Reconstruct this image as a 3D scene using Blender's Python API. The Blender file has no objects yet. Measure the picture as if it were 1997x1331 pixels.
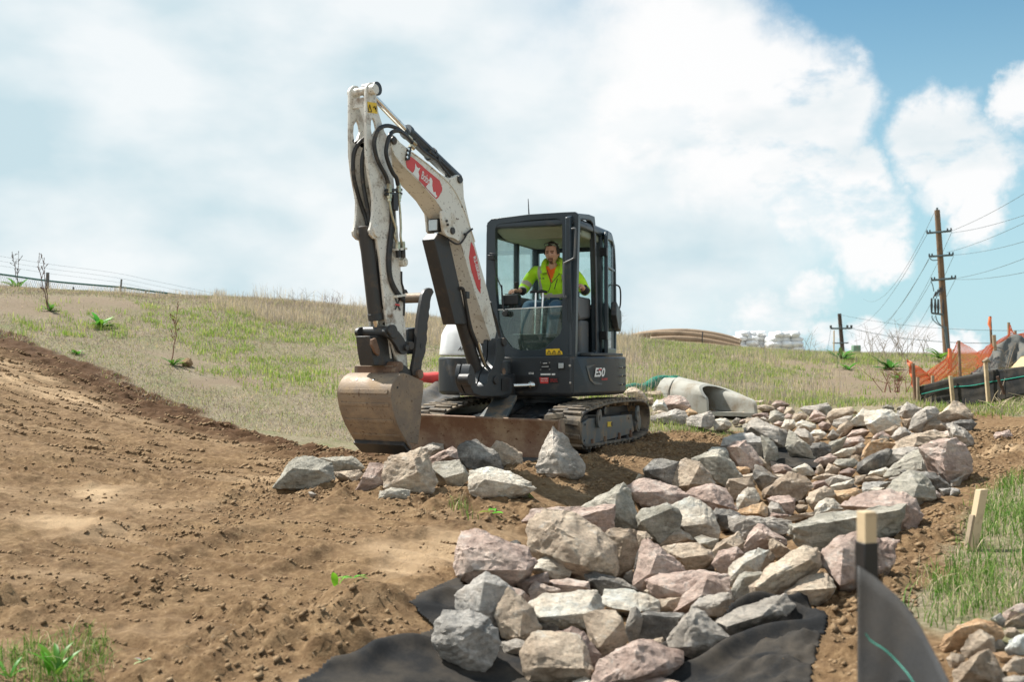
import bpy, bmesh, math, random
import numpy as np
from mathutils import Vector, Matrix
from mathutils.geometry import tessellate_polygon
from bpy_extras.object_utils import world_to_camera_view
R = math.radians
sc = bpy.context.scene
# ---------------------------------------------------------------- camera
CZ = 0.99; PITCH = R(1.17); FP = 1997*35/36
cd = bpy.data.cameras.new('camera'); cam = bpy.data.objects.new('camera', cd); sc.collection.objects.link(cam)
cd.lens = 35; cd.sensor_width = 36; cd.clip_start = 0.05; cd.clip_end = 4000
cam.location = (0, 0, CZ); cam.rotation_euler = (R(90)+PITCH, 0, 0)
cd.dof.use_dof = True; cd.dof.focus_distance = 10.2; cd.dof.aperture_fstop = 2.8
sc.camera = cam
# ---------------------------------------------------------------- light
EXPO = 0.78; SUN_EL = R(54); SUN_AZ = math.atan2(-0.86, 0.51)        # the sun stands left of and behind the machine
sd = bpy.data.lights.new('sun', 'SUN'); sun = bpy.data.objects.new('sun', sd); sc.collection.objects.link(sun)
sd.energy = 5.0; sd.angle = R(0.6); sd.color = (1, .955, .88)
sdir = Vector((-0.86*math.cos(SUN_EL), 0.51*math.cos(SUN_EL), math.sin(SUN_EL)))
sun.rotation_euler = sdir.to_track_quat('Z', 'Y').to_euler()
sc.view_settings.view_transform = 'Standard'; sc.view_settings.look = 'None'
sc.view_settings.exposure = EXPO; sc.view_settings.gamma = 1
def pdir(px, py):
    u = (px-998.5)/FP; v = (665.5-py)/FP
    return Vector((u, math.cos(PITCH)-v*math.sin(PITCH), math.sin(PITCH)+v*math.cos(PITCH)))
def P2(px, py, Y):
    d = pdir(px, py); t = Y/d.y
    return Vector((d.x*t, Y, CZ+d.z*t))
def PPl(px, py, P0, n):
    d = pdir(px, py); o = Vector((0, 0, CZ)); t = (P0-o).dot(n)/d.dot(n)
    return o+d*t
# ---------------------------------------------------------------- world: Nishita sky with procedural clouds
w = bpy.data.worlds.new('World'); sc.world = w; w.use_nodes = True
nt = w.node_tree; nt.nodes.clear(); N = nt.nodes; L = nt.links
def wn(t, **k):
    n = N.new(t)
    for a, b in k.items(): setattr(n, a, b)
    return n
def wmath(op, a, b=None, clamp=False):
    n = N.new('ShaderNodeMath'); n.operation = op; n.use_clamp = clamp
    for i, x in enumerate((a, b)):
        if x is None: continue
        if isinstance(x, (int, float)): n.inputs[i].default_value = x
        else: L.new(x, n.inputs[i])
    return n.outputs[0]
sky = wn('ShaderNodeTexSky', sky_type='NISHITA', sun_disc=False)
sky.sun_elevation = SUN_EL; sky.sun_rotation = SUN_AZ; sky.air_density = 1.0; sky.dust_density = 1.2; sky.ozone_density = 1.2
tcw = wn('ShaderNodeTexCoord')
nz = wn('ShaderNodeTexNoise'); nz.inputs['Scale'].default_value = 5.5; nz.inputs['Detail'].default_value = 10; nz.inputs['Roughness'].default_value = .62
L.new(tcw.outputs['Generated'], nz.inputs['Vector'])
vs = wn('ShaderNodeVectorMath', operation='SUBTRACT'); L.new(nz.outputs['Color'], vs.inputs[0]); vs.inputs[1].default_value = (.5, .5, .5)
vm = wn('ShaderNodeVectorMath', operation='SCALE'); L.new(vs.outputs[0], vm.inputs[0]); vm.inputs['Scale'].default_value = .15
va = wn('ShaderNodeVectorMath', operation='ADD'); L.new(tcw.outputs['Generated'], va.inputs[0]); L.new(vm.outputs[0], va.inputs[1])
vnm = wn('ShaderNodeVectorMath', operation='NORMALIZE'); L.new(va.outputs[0], vnm.inputs[0])
nzb = wn('ShaderNodeTexNoise'); nzb.inputs['Scale'].default_value = 26; nzb.inputs['Detail'].default_value = 6; nzb.inputs['Roughness'].default_value = .6
L.new(tcw.outputs['Generated'], nzb.inputs['Vector'])
vs2 = wn('ShaderNodeVectorMath', operation='SUBTRACT'); L.new(nzb.outputs['Color'], vs2.inputs[0]); vs2.inputs[1].default_value = (.5, .5, .5)
vm2 = wn('ShaderNodeVectorMath', operation='SCALE'); L.new(vs2.outputs[0], vm2.inputs[0]); vm2.inputs['Scale'].default_value = .045
va2 = wn('ShaderNodeVectorMath', operation='ADD'); L.new(va.outputs[0], va2.inputs[0]); L.new(vm2.outputs[0], va2.inputs[1]); L.new(va2.outputs[0], vnm.inputs[0])
def blob(px, py, rpx, soft, c=None):
    c = pdir(px, py).normalized() if c is None else Vector(c).normalized(); r = rpx/FP
    d = wn('ShaderNodeVectorMath', operation='DISTANCE'); L.new(vnm.outputs[0], d.inputs[0]); d.inputs[1].default_value = c
    m = wn('ShaderNodeMapRange', interpolation_type='SMOOTHSTEP'); L.new(d.outputs['Value'], m.inputs[0])
    m.inputs[1].default_value = r*(1+soft); m.inputs[2].default_value = r*(1-soft); m.inputs[3].default_value = 0; m.inputs[4].default_value = 1
    return m.outputs[0]
def union(lst):
    a = lst[0]
    for b in lst[1:]: a = wmath('MAXIMUM', a, b)
    return a
veil = union([blob(150, 250, 1000, .3), blob(1000, 420, 470, .4), blob(1330, 470, 210, .6), blob(-700, 100, 1300, .2), blob(0, 0, 1500, .3, (-.2, -1, .45))])  # last blob: unseen cloud veil behind the camera, added as fill light
BL = [(1330,120,190),(1500,170,130),(1600,200,85),(1440,260,150),(1230,230,120),(1560,260,95),(1650,330,60),(1560,385,60),(1630,400,85),(1700,390,70),(1730,480,55),
      (1660,460,70),(1800,260,72),(1860,290,85),(1930,310,75),(1925,385,55),(1880,330,50),(2020,200,50),(1600,655,38),(1560,560,50),(1500,640,70),(1880,665,34),(1820,690,60),(1700,670,45),(1760,690,55),
      (3600,300,500),(2500,-500,300)]
cum = union([blob(x, y, r*.9, .37) for x, y, r in BL]+[blob(0, 0, 650, .3, (-.9, -.5, .6)), blob(0, 0, 1000, .3, (.6, -.9, .9))])  # vector-placed blobs are unseen clouds behind the camera, added to raise ambient light
# bodies of the clouds: bright rims, softly grey inside and below
nz2 = wn('ShaderNodeTexNoise'); nz2.inputs['Scale'].default_value = 4.2; nz2.inputs['Detail'].default_value = 5; nz2.inputs['Roughness'].default_value = .5
mpw = wn('ShaderNodeMapping'); mpw.inputs['Scale'].default_value = (1, 1, 1.9); L.new(tcw.outputs['Generated'], mpw.inputs['Vector']); L.new(mpw.outputs[0], nz2.inputs['Vector'])
r2 = wn('ShaderNodeValToRGB'); L.new(nz2.outputs['Fac'], r2.inputs[0])
r2.color_ramp.elements[0].position = .36; r2.color_ramp.elements[0].color = (.60, .755, .815, 1)
r2.color_ramp.elements[1].position = .58; r2.color_ramp.elements[1].color = (.93, .965, .975, 1)
r3 = wn('ShaderNodeValToRGB'); L.new(nz2.outputs['Fac'], r3.inputs[0])
r3.color_ramp.elements[0].position = .33; r3.color_ramp.elements[0].color = (.66, .78, .83, 1)
r3.color_ramp.elements[1].position = .50; r3.color_ramp.elements[1].color = (1.0, 1.0, 1.0, 1)
bg0 = wn('ShaderNodeBackground'); bg0.inputs['Strength'].default_value = .066
tint = wn('ShaderNodeMixRGB', blend_type='MULTIPLY'); tint.inputs[0].default_value = 1; tint.inputs[2].default_value = (.72, 1.16, 1.16, 1)
L.new(sky.outputs[0], tint.inputs[1]); L.new(tint.outputs[0], bg0.inputs['Color'])
bgv = wn('ShaderNodeBackground'); L.new(r2.outputs[0], bgv.inputs['Color'])
bgc = wn('ShaderNodeBackground'); L.new(r3.outputs[0], bgc.inputs['Color'])
bgh = wn('ShaderNodeBackground'); bgh.inputs['Color'].default_value = (.58, .82, .91, 1)
# pale band low over the horizon
sx = wn('ShaderNodeSeparateXYZ'); L.new(tcw.outputs['Generated'], sx.inputs[0])
hb = wn('ShaderNodeMapRange', interpolation_type='SMOOTHSTEP'); L.new(sx.outputs[2], hb.inputs[0])
hb.inputs[1].default_value = .42; hb.inputs[2].default_value = -.02; hb.inputs[3].default_value = 0; hb.inputs[4].default_value = .85
for _b in (bgv, bgc, bgh): _b.inputs['Strength'].default_value = 2**-EXPO
def wmix(f, a, b):
    m = N.new('ShaderNodeMixShader'); L.new(f, m.inputs[0]); L.new(a.outputs[0], m.inputs[1]); L.new(b.outputs[0], m.inputs[2]); return m
m1 = wmix(hb.outputs[0], bg0, bgh)
vf = wmath('MULTIPLY', veil, .95)
m2 = wmix(vf, m1, bgv)
nz4 = wn('ShaderNodeTexNoise'); nz4.inputs['Scale'].default_value = 11; nz4.inputs['Detail'].default_value = 8; nz4.inputs['Roughness'].default_value = .6; L.new(mpw.outputs[0], nz4.inputs['Vector'])
brk = wn('ShaderNodeMapRange', interpolation_type='SMOOTHSTEP'); L.new(nz4.outputs['Fac'], brk.inputs[0]); brk.inputs[1].default_value = .34; brk.inputs[2].default_value = .50; brk.inputs[3].default_value = .45; brk.inputs[4].default_value = 1
cf = wmath('MULTIPLY', wmath('MULTIPLY', cum, brk.outputs[0]), .97)
m3 = wmix(cf, m2, bgc)
wo = wn('ShaderNodeOutputWorld'); L.new(m3.outputs[0], wo.inputs[0])
try: w.cycles.sampling_method = 'MANUAL'; w.cycles.sample_map_resolution = 512
except Exception: pass
# ---------------------------------------------------------------- numeric noise
rng = np.random.default_rng(7); random.seed(7)
def _h(ix, iy, iz):
    n = (ix.astype(np.int64)*374761393 + iy.astype(np.int64)*668265263 + iz.astype(np.int64)*2147483647 + 1013904223) & 0xffffffff
    n = ((n ^ (n >> 13))*1274126177) & 0xffffffff
    n = ((n ^ (n >> 16))*2246822519) & 0xffffffff
    return ((n ^ (n >> 15)) & 0xffff)/65535.0
def vn(p):
    i = np.floor(p).astype(np.int64); f = p-i; f = f*f*(3-2*f)
    o = 0
    for dx in (0, 1):
        for dy in (0, 1):
            for dz in (0, 1):
                wgt = (f[:, 0] if dx else 1-f[:, 0])*(f[:, 1] if dy else 1-f[:, 1])*(f[:, 2] if dz else 1-f[:, 2])
                o = o+wgt*_h(i[:, 0]+dx, i[:, 1]+dy, i[:, 2]+dz)
    return o*2-1
def fbm(p, oc=4, g=.5):
    a = 1; s = 0; q = p.copy(); t = 0
    for k in range(oc):
        s = s+a*vn(q); t += a; a *= g; q = q*2.03+17.3
    return s/t
# ---------------------------------------------------------------- mesh helpers
col = sc.collection
class MB:
    def __init__(s): s.v = []; s.f = []; s.m = []
    def add(s, v, f, m=0):
        n = len(s.v); s.v += [Vector(x) for x in v]; s.f += [tuple(i+n for i in q) for q in f]; s.m += [m]*len(f)
        return s
    def prism(s, poly, off, holes=(), m=0):
        off = Vector(off); loops = [list(poly)]+[list(h) for h in holes]
        flat = [Vector(p) for l in loops for p in l]
        n = len(flat)
        if holes: tris = [tuple(t) for t in tessellate_polygon([[Vector(p) for p in l] for l in loops])]
        elif len(poly) > 6: tris = [tuple(t) for t in tessellate_polygon([flat])]
        else: tris = [tuple(range(n))]
        fs = list(tris)+[tuple(i+n for i in reversed(t)) for t in tris]
        k = 0
        for l in loops:
            m_ = len(l)
            for i in range(m_):
                a, b = k+i, k+(i+1) % m_
                fs.append((a, b, b+n, a+n))
            k += m_
        return s.add(flat+[p+off for p in flat], fs, m)
    def box(s, c, ax, ay, az, m=0):
        c, ax, ay, az = Vector(c), Vector(ax), Vector(ay), Vector(az)
        v = [c+ax*i+ay*j+az*k for i in (-1, 1) for j in (-1, 1) for k in (-1, 1)]
        return s.add(v, [(0,1,3,2),(4,6,7,5),(0,4,5,1),(2,3,7,6),(0,2,6,4),(1,5,7,3)], m)
    def tube(s, pts, r, n=10, m=0, closed=False):
        pts = [Vector(p) for p in pts]; k = len(pts)
        rs = r if isinstance(r, (list, tuple)) else [r]*k
        up = None; base = len(s.v); vs_ = []
        for i in range(k):
            a = pts[(i-1) % k] if (closed or i > 0) else pts[i]; b = pts[(i+1) % k] if (closed or i < k-1) else pts[i]
            t = (b-a); t = t.normalized() if t.length > 1e-9 else Vector((0, 0, 1))
            if up is None:
                up = t.orthogonal().normalized()
            up = (up-t*up.dot(t)); up = up.normalized() if up.length > 1e-6 else t.orthogonal().normalized()
            bn = t.cross(up)
            for j in range(n):
                an = 2*math.pi*j/n
                vs_.append(pts[i]+(up*math.cos(an)+bn*math.sin(an))*rs[i])
        fs = []
        for i in range(k if closed else k-1):
            for j in range(n):
                a = i*n+j; b = i*n+(j+1) % n; c2 = ((i+1) % k)*n+(j+1) % n; d = ((i+1) % k)*n+j
                fs.append((a, b, c2, d))
        if not closed:
            fs.append(tuple(reversed(range(n)))); fs.append(tuple((k-1)*n+j for j in range(n)))
        return s.add(vs_, fs, m)
    def cyl(s, a, b, r, n=20, m=0): return s.tube([a, b], r, n, m)
    def sheet(s, rows, thick=None, m=0):
        nr = len(rows); nc = len(rows[0]); v = [p for r_ in rows for p in r_]
        f = [(i*nc+j, i*nc+j+1, (i+1)*nc+j+1, (i+1)*nc+j) for i in range(nr-1) for j in range(nc-1)]
        return s.add(v, f, m)
def link(name, me, mat, parent=None, **props):
    o = bpy.data.objects.new(name, me); col.objects.link(o)
    if mat is not None:
        for mm in (mat if isinstance(mat, (list, tuple)) else [mat]): me.materials.append(mm)
    if parent is not None: o.parent = parent
    for k, v in props.items(): o[k] = v
    return o
def build(name, mb, mat, parent=None, bevel=0, smooth=35, seg=2, origin=None, solid=0, subd=0, label=None, **props):
    """one mesh object from the builder; vertices are world coordinates, stored relative to the parent's place"""
    me = bpy.data.meshes.new(name)
    og = Vector(origin) if origin is not None else (world_loc(parent) if parent is not None else Vector((0, 0, 0)))
    me.from_pydata([tuple(v-og) for v in mb.v], [], mb.f); me.update()
    bm = bmesh.new(); bm.from_mesh(me); bmesh.ops.recalc_face_normals(bm, faces=bm.faces); bm.to_mesh(me); bm.free()
    if any(mb.m): me.polygons.foreach_set('material_index', mb.m[:len(me.polygons)])
    if smooth:
        me.polygons.foreach_set('use_smooth', [True]*len(me.polygons)); me.set_sharp_from_angle(angle=R(smooth))
    o = link(name, me, mat, parent, **props)
    if origin is not None:
        o.location = og-(world_loc(parent) if parent is not None else Vector((0, 0, 0)))
    if label: o['label'] = label
    if solid:
        md = o.modifiers.new('solid', 'SOLIDIFY'); md.thickness = solid; md.offset = 0
    if subd:
        md = o.modifiers.new('sub', 'SUBSURF'); md.levels = subd; md.render_levels = subd
    if bevel:
        md = o.modifiers.new('bev', 'BEVEL'); md.width = bevel; md.segments = seg; md.limit_method = 'ANGLE'; md.angle_limit = R(38)
    return o
def world_loc(o):
    v = Vector((0, 0, 0))
    while o is not None: v += o.location; o = o.parent
    return v
def empty(name, loc, label, cat, group=None, parent=None):
    o = bpy.data.objects.new(name, None); col.objects.link(o); o.location = loc; o.empty_display_size = .1
    o['label'] = label; o['category'] = cat
    if group: o['group'] = group
    return o
def tag(o, label, cat, group=None):
    o['label'] = label; o['category'] = cat
    if group: o['group'] = group
    return o
def chaikin(p, it=2, closed=True):
    p = [Vector(q) for q in p]
    for _ in range(it):
        q = [] if closed else [p[0]]
        n = len(p)
        for i in range(n if closed else n-1):
            a, b = p[i], p[(i+1) % n]; q += [a*.75+b*.25, a*.25+b*.75]
        if not closed: q.append(p[-1])
        p = q
    return p
def cat(p, n=6):
    p = [Vector(q) for q in p]; o = []
    for i in range(len(p)-1):
        a = p[max(i-1, 0)]; b = p[i]; c = p[i+1]; d = p[min(i+2, len(p)-1)]
        for k in range(n):
            t = k/n
            o.append(.5*((2*b)+(c-a)*t+(2*a-5*b+4*c-d)*t*t+(3*b-a-3*c+d)*t**3))
    o.append(p[-1]); return o
# ---------------------------------------------------------------- materials
def new_mat(name):
    m = bpy.data.materials.new(name); m.use_nodes = True
    return m, m.node_tree.nodes, m.node_tree.links, m.node_tree.nodes['Principled BSDF']
def ramp(Nn, pts):
    r = Nn.new('ShaderNodeValToRGB'); e = r.color_ramp.elements
    while len(e) < len(pts): e.new(.5)
    for i, (p, c) in enumerate(pts): e[i].position = p; e[i].color = (*c, 1)
    return r
def noise(Nn, Ll, vec, scale, detail=6, rough=.6):
    n = Nn.new('ShaderNodeTexNoise'); n.inputs['Scale'].default_value = scale; n.inputs['Detail'].default_value = detail; n.inputs['Roughness'].default_value = rough
    if vec is not None: Ll.new(vec, n.inputs['Vector'])
    return n
def bump(Nn, Ll, h, dist, b, strength=1.0, prev=None):
    n = Nn.new('ShaderNodeBump'); n.inputs['Distance'].default_value = dist; n.inputs['Strength'].default_value = strength
    Ll.new(h, n.inputs['Height'])
    if prev is not None: Ll.new(prev.outputs[0], n.inputs['Normal'])
    if b is not None: Ll.new(n.outputs[0], b.inputs['Normal'])
    return n
def mixc(Nn, Ll, f, a, b):
    m = Nn.new('ShaderNodeMixRGB')
    for i, x in enumerate((f, a, b)):
        if isinstance(x, (int, float)): m.inputs[i].default_value = x
        elif isinstance(x, tuple): m.inputs[i].default_value = (*x, 1)
        else: Ll.new(x, m.inputs[i])
    return m.outputs[0]
def paint(name, c, rough=.5, metal=0, dirt=None, amount=.5, dscale=7, bumpd=.0006, spec=.5, coat=0, spots=None):
    """painted or bare surface with patchy dirt and fine scratches"""
    m, Nn, Ll, b = new_mat(name)
    tc = Nn.new('ShaderNodeTexCoord'); v = tc.outputs['Object']
    b.inputs['Roughness'].default_value = rough; b.inputs['Metallic'].default_value = metal
    b.inputs['Specular IOR Level'].default_value = spec; b.inputs['Coat Weight'].default_value = coat
    cc = None
    n1 = noise(Nn, Ll, v, dscale, 8, .65)
    if dirt is not None:
        lo = .62-.3*amount
        f = ramp(Nn, [(lo, (0, 0, 0)), (min(lo+.22, 1), (1, 1, 1))]); Ll.new(n1.outputs['Fac'], f.inputs[0])
        cc = mixc(Nn, Ll, f.outputs[0], c, dirt)
        rr = Nn.new('ShaderNodeMapRange'); Ll.new(f.outputs[0], rr.inputs[0]); rr.inputs[3].default_value = rough; rr.inputs[4].default_value = .9
        Ll.new(rr.outputs[0], b.inputs['Roughness'])
        if spots is not None:
            n3 = noise(Nn, Ll, v, dscale*6, 4, .7)
            f3 = ramp(Nn, [(.60, (0, 0, 0)), (.66, (1, 1, 1))]); Ll.new(n3.outputs['Fac'], f3.inputs[0])
            cc = mixc(Nn, Ll, f3.outputs[0], cc, spots)
        Ll.new(cc, b.inputs['Base Color'])
    else:
        n0 = noise(Nn, Ll, v, dscale*3, 5, .6)
        cc = mixc(Nn, Ll, n0.outputs['Fac'], tuple(x*.82 for x in c), tuple(min(1, x*1.15) for x in c)); Ll.new(cc, b.inputs['Base Color'])
    n2 = noise(Nn, Ll, v, 60, 4, .6); bump(Nn, Ll, n2.outputs['Fac'], bumpd, b)
    return m
DUST = (.30, .215, .135)
# ---------------------------------------------------------------- terrain shape (control points: picture place + distance)
CP = [(0,1331,4.2),(300,1331,4.2),(600,1331,4.2),(0,1100,5.6),(0,900,8),(0,800,10.5),(0,700,13.5),(0,645,16),(0,562,24),
(400,1100,5.8),(400,950,8),(400,860,10.6),(420,800,13),(400,582,24),(200,590,20),(250,700,15.5),
(660,930,8.4),(660,868,11.6),(640,600,25),(640,720,17),(870,640,25),(870,740,16),
(1200,662,26),(1200,720,19.5),(1210,765,15.5),(1300,836,13.2),
(1400,683,26),(1560,692,26),(1700,697,26),(1900,698,26),(1500,762,18),(1600,792,15.2),(1700,740,20),
(1780,793,14.4),(1850,802,14.6),(1950,800,14.0),(1900,800,13.6),(1997,792,13.6),(1960,850,11),(1997,1000,7.5),(1900,1000,7.3),(1997,1200,4.8),(1850,1331,3.9),
(1700,1150,5.3),(1600,1260,4.5),(1100,1331,4.5),(1300,1200,5.4),(1400,1080,6.8),(1500,1000,8.3),(1550,930,9.9),(1600,870,12),
(1500,835,13.8),(1400,830,14.2),(1700,850,12.3),(900,1100,5.9),(820,1180,5.1),(1020,1000,7.3),(1250,930,8.9),(1380,872,11.3),
(1850,950,8.8),(1880,870,10.8),(1400,810,15.2)]
cps = [tuple(P2(*c)) for c in CP]
cps += [(-.2,9.9,0),(.9,10.4,0),(1.75,12.7,.0),(-1.2,11,0),(0.3,12,0),(-.9,13,.02),
 (-13,6,.75),(-15,14,2.3),(-20,24,3.5),(20,26,1.2),(12,7,.1),(12,13,.55),(0,0,-.42),(-6,1,-.3),(6,1,-.35),(-14,1,.2),(14,1,-.2),(18,18,.7),
 (-18,36,3.3),(-8,36,2.7),(0,36,2.0),(8,36,1.2),(20,36,1.1),(-18,48,3.2),(-8,48,2.6),(0,48,1.9),(8,48,1.1),(20,48,1.0)]
cps = np.array(cps); CXY = cps[:, :2]
def _k(r2): return np.where(r2 > 1e-12, .5*r2*np.log(np.maximum(r2, 1e-12)), 0)
_n = len(cps); _d2 = ((CXY[:, None]-CXY[None])**2).sum(2)
A = np.zeros((_n+3, _n+3)); A[:_n, :_n] = _k(_d2)+np.eye(_n)*.02; A[:_n, _n] = 1; A[:_n, _n+1:] = CXY; A[_n, :_n] = 1; A[_n+1:, :_n] = CXY.T
W = np.linalg.solve(A, np.concatenate([cps[:, 2], np.zeros(3)]))
def Hs(x, y):
    x = np.clip(np.asarray(x, float), -20, 20); y = np.clip(np.asarray(y, float), -1, 48)
    sh = x.shape; x = x.ravel(); y = y.ravel(); o = np.empty(len(x))
    for i in range(0, len(x), 20000):
        a = np.stack([x[i:i+20000], y[i:i+20000]], 1)
        o[i:i+20000] = _k(((a[:, None]-CXY[None])**2).sum(2))@W[:_n]+W[_n]+a@W[_n+1:]
    return o.reshape(sh)
def H1(x, y): return float(Hs(np.array([x]), np.array([y]))[0])
_ts = np.concatenate([np.arange(2.5, 14, .03), np.arange(14, 45, .15)])
def PG(px, py):
    """where the sight line through this spot of the photograph meets the ground"""
    d = pdir(px, py); x = d.x/d.y*_ts; z = CZ+d.z/d.y*_ts
    dif = z-Hs(x, _ts); idx = np.where(dif < 0)[0]
    if len(idx) == 0: return Vector((x[-1], _ts[-1], z[-1]))
    i = idx[0]
    if i > 0:
        f = dif[i-1]/(dif[i-1]-dif[i]); Y = _ts[i-1]+f*(_ts[i]-_ts[i-1])
    else: Y = _ts[0]
    return P2(px, py, Y)
def pgs(l): return [tuple(PG(*p))[:2] for p in l]
dirt_poly = [(-30, 26), (-14, 19.5)]+pgs([(0,642),(100,682),(200,725),(300,770),(420,824),(520,852),(620,870),(700,884)])+[(-.9, 12.3), (.6, 13.5)]+pgs([(1290,842),(1400,838),(1500,828),(1620,815),(1750,806),(1850,802),(1997,812)])+[(10, 13), (14, 9)]+pgs([(1997,935),(1905,962),(1880,1075),(1800,1160),(1795,1215),(1870,1270),(1990,1331)])+[(6, 1.0), (-30, -3)]
chan_poly = pgs([(880,1100),(960,1080),(1020,1010),(1150,965),(1230,920),(1380,880),(1420,850),(1290,815),(1230,790),(1400,790),(1600,795),(1780,800),(1880,830),(1880,900),(1800,1000),(1740,1080),(1620,1170),(1400,1300),(1100,1340),(850,1320)])
def sdist(x, y, poly):
    """signed distance to a polygon, negative inside"""
    P = np.array(poly); n = len(P); d = np.full(x.shape, 1e9); ins = np.zeros(x.shape, bool)
    for i in range(n):
        a, b = P[i], P[(i+1) % n]; e = b-a
        t = np.clip(((x-a[0])*e[0]+(y-a[1])*e[1])/(e@e+1e-12), 0, 1)
        d = np.minimum(d, np.hypot(x-a[0]-t*e[0], y-a[1]-t*e[1]))
        c = ((a[1] > y) != (b[1] > y)) & (x < (b[0]-a[0])*(y-a[1])/(b[1]-a[1]+1e-12)+a[0])
        ins ^= c
    return np.where(ins, -d, d)
def sst(x, a, b):
    t = np.clip((x-a)/(b-a), 0, 1); return t*t*(3-2*t)
tracks = [pgs(l) for l in ([(0,735),(160,790),(330,840),(520,872),(700,905)], [(0,800),(200,870),(420,905),(560,925)], [(0,690),(180,760),(360,810),(560,862),(660,885)],
          [(0,1255),(200,1180),(420,1100),(650,1030),(880,985)], [(0,1130),(220,1070),(430,1005),(620,955)], [(120,1331),(380,1220),(620,1130),(860,1070)], [(0,900),(200,925),(380,945),(560,950)])]
def detail(x, y, dirt, chan):
    p = np.stack([x, y, np.zeros_like(x)], 1)
    z = .030*fbm(p*1.1, 3)*1.0+.012*fbm(p*4.5+9, 3)*dirt
    near = sst(np.hypot(x, y), 20, 10)
    cl = fbm(p*13+3, 4, .6); nzc = dirt*near*(.012*cl+.018*np.maximum(cl-.10, 0)*2)+.012*fbm(p*4.5+9, 3)*dirt; z += dirt*near*(.012*cl+.018*np.maximum(cl-.10, 0)*2); mtot = np.zeros_like(x)
    rough = np.zeros_like(x)
    for (cx, cy, r) in RG:
        rough = np.maximum(rough, sst(np.hypot(x-cx, y-cy), r, r*.35))
    rc = fbm(p*7+31, 5, .62); z += rough*dirt*(.12*np.maximum(rc, -.2)+.02)
    # pressed wheel tracks with lug marks
    w_ = fbm(p*2.2+5, 2)
    for k, tr in enumerate(tracks):
        P = np.array(tr); d = np.full(x.shape, 1e9); s = np.zeros_like(x); acc = 0
        for i in range(len(P)-1):
            a, b = P[i], P[i+1]; e = b-a; ln = np.hypot(*e); t = np.clip(((x-a[0])*e[0]+(y-a[1])*e[1])/(ln*ln), 0, 1)
            dd = np.hypot(x-a[0]-t*e[0], y-a[1]-t*e[1]); m = dd < d; d = np.where(m, dd, d); s = np.where(m, acc+t*ln, s); acc += ln
        wd = .38 if k > 2 else .55
        msk = sst(d, wd, wd*.6)*dirt*sst(w_, -.6, -.1)
        mtot = np.maximum(mtot, msk); colm = np.floor((d*np.sign(np.sin(s*3+k)+.2))/.24); ph = y*.95+x*(.18 if k < 3 else .5)+.05*fbm(p*1.1, 2)+.006*fbm(p*7, 2)+colm*(.14 if k < 3 else .10)
        q9 = np.mod(ph/(.30 if k < 3 else .22), 1); lug = np.where(q9 > .2, 1-(np.maximum(q9-.2, 0)/.8)**.7*2, q9/.2*2-1)*(.85+.35*fbm(p*2+k, 2))*sst(np.abs((d/.24)%1-.5), .5, .38)
        z += msk*(lug*(.034 if k < 3 or k == 6 else .022)-.014)+np.exp(-((d-wd*1.05)/.07)**2)*dirt*.022*sst(w_, -.5, .2)
    z -= mtot*.82*nzc; z -= chan*.03
    return z
RG = [tuple(PG(*a))[:2]+(r,) for a, r in (((1700,1130),.55),((1650,1200),.45),((1600,1290),.45),((1770,1060),.55),((1830,1010),.5),((1860,930),.6),((1880,860),.9),((1930,880),.9),((1000,1000),.45),((1010,930),.7),((900,985),.6),((1150,905),.6),((1250,880),.7),((1330,860),.8),((640,1250),.5),((560,1200),.5),((700,1180),.4),((400,1290),.5),((60,1180),.35),((300,1150),.3),((760,960),.4),((650,960),.35))]
def axis(lo, hi, step, far_lo, far_hi, g):
    a = list(np.arange(lo, hi, step)); s = step
    while a[-1] < far_hi: s *= g; a.append(a[-1]+s)
    s = step; b = [lo]
    while b[-1] > far_lo: s *= g; b.append(b[-1]-s)
    return np.array(sorted(b[1:]+a))
gx = axis(-8.0, 5.6, .026, -900, 900, 1.05); gy = axis(3.2, 13.8, .024, -25, 1500, 1.03)
gy = gy[gy > -30]
X, Y = np.meshgrid(gx, gy); x = X.ravel(); y = Y.ravel()
wp = np.stack([x*.9, y*.9, np.zeros_like(x)], 1); wa = fbm(wp*1.6, 4)*.45; wb = fbm(wp*1.6+50, 4)*.45
dirt = 1-sst(sdist(x+wa*.8, y+wb*.8, dirt_poly), -.10, .12)
chan = 1-sst(sdist(x, y, chan_poly), -.2, .1)
z = Hs(x, y)
inz = (np.abs(x) < 16) & (y < 40) & (y > -2)
dz = np.zeros_like(x); dz[inz] = detail(x[inz], y[inz], dirt[inz], chan[inz])
bandd = sdist(x+wa*.3, y+wb*.3, dirt_poly); band = (sst(bandd, -1.3, -.5)*dirt*(x < -1.2)*(y > 9.5)); dz += band*(.07*np.maximum(fbm(wp*9+5, 4, .62), -.3)+.03)
z = z+dz
def Hd(xx, yy):
    """ground height with the detail, by bilinear look-up"""
    xx = np.asarray(xx, float); yy = np.asarray(yy, float)
    Z = z.reshape(X.shape); i = np.clip(np.searchsorted(gx, xx)-1, 0, len(gx)-2); j = np.clip(np.searchsorted(gy, yy)-1, 0, len(gy)-2)
    fx = (xx-gx[i])/(gx[i+1]-gx[i]); fy = (yy-gy[j])/(gy[j+1]-gy[j])
    return (Z[j, i]*(1-fx)+Z[j, i+1]*fx)*(1-fy)+(Z[j+1, i]*(1-fx)+Z[j+1, i+1]*fx)*fy
nx, ny = len(gx), len(gy)
me = bpy.data.meshes.new('ground'); me.vertices.add(nx*ny); me.vertices.foreach_set('co', np.stack([x, y, z], 1).astype(np.float32).ravel())
jj, ii = np.meshgrid(np.arange(ny-1), np.arange(nx-1), indexing='ij'); b0 = (jj*nx+ii).ravel()
q = np.stack([b0, b0+1, b0+nx+1, b0+nx], 1).astype(np.int32)
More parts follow.
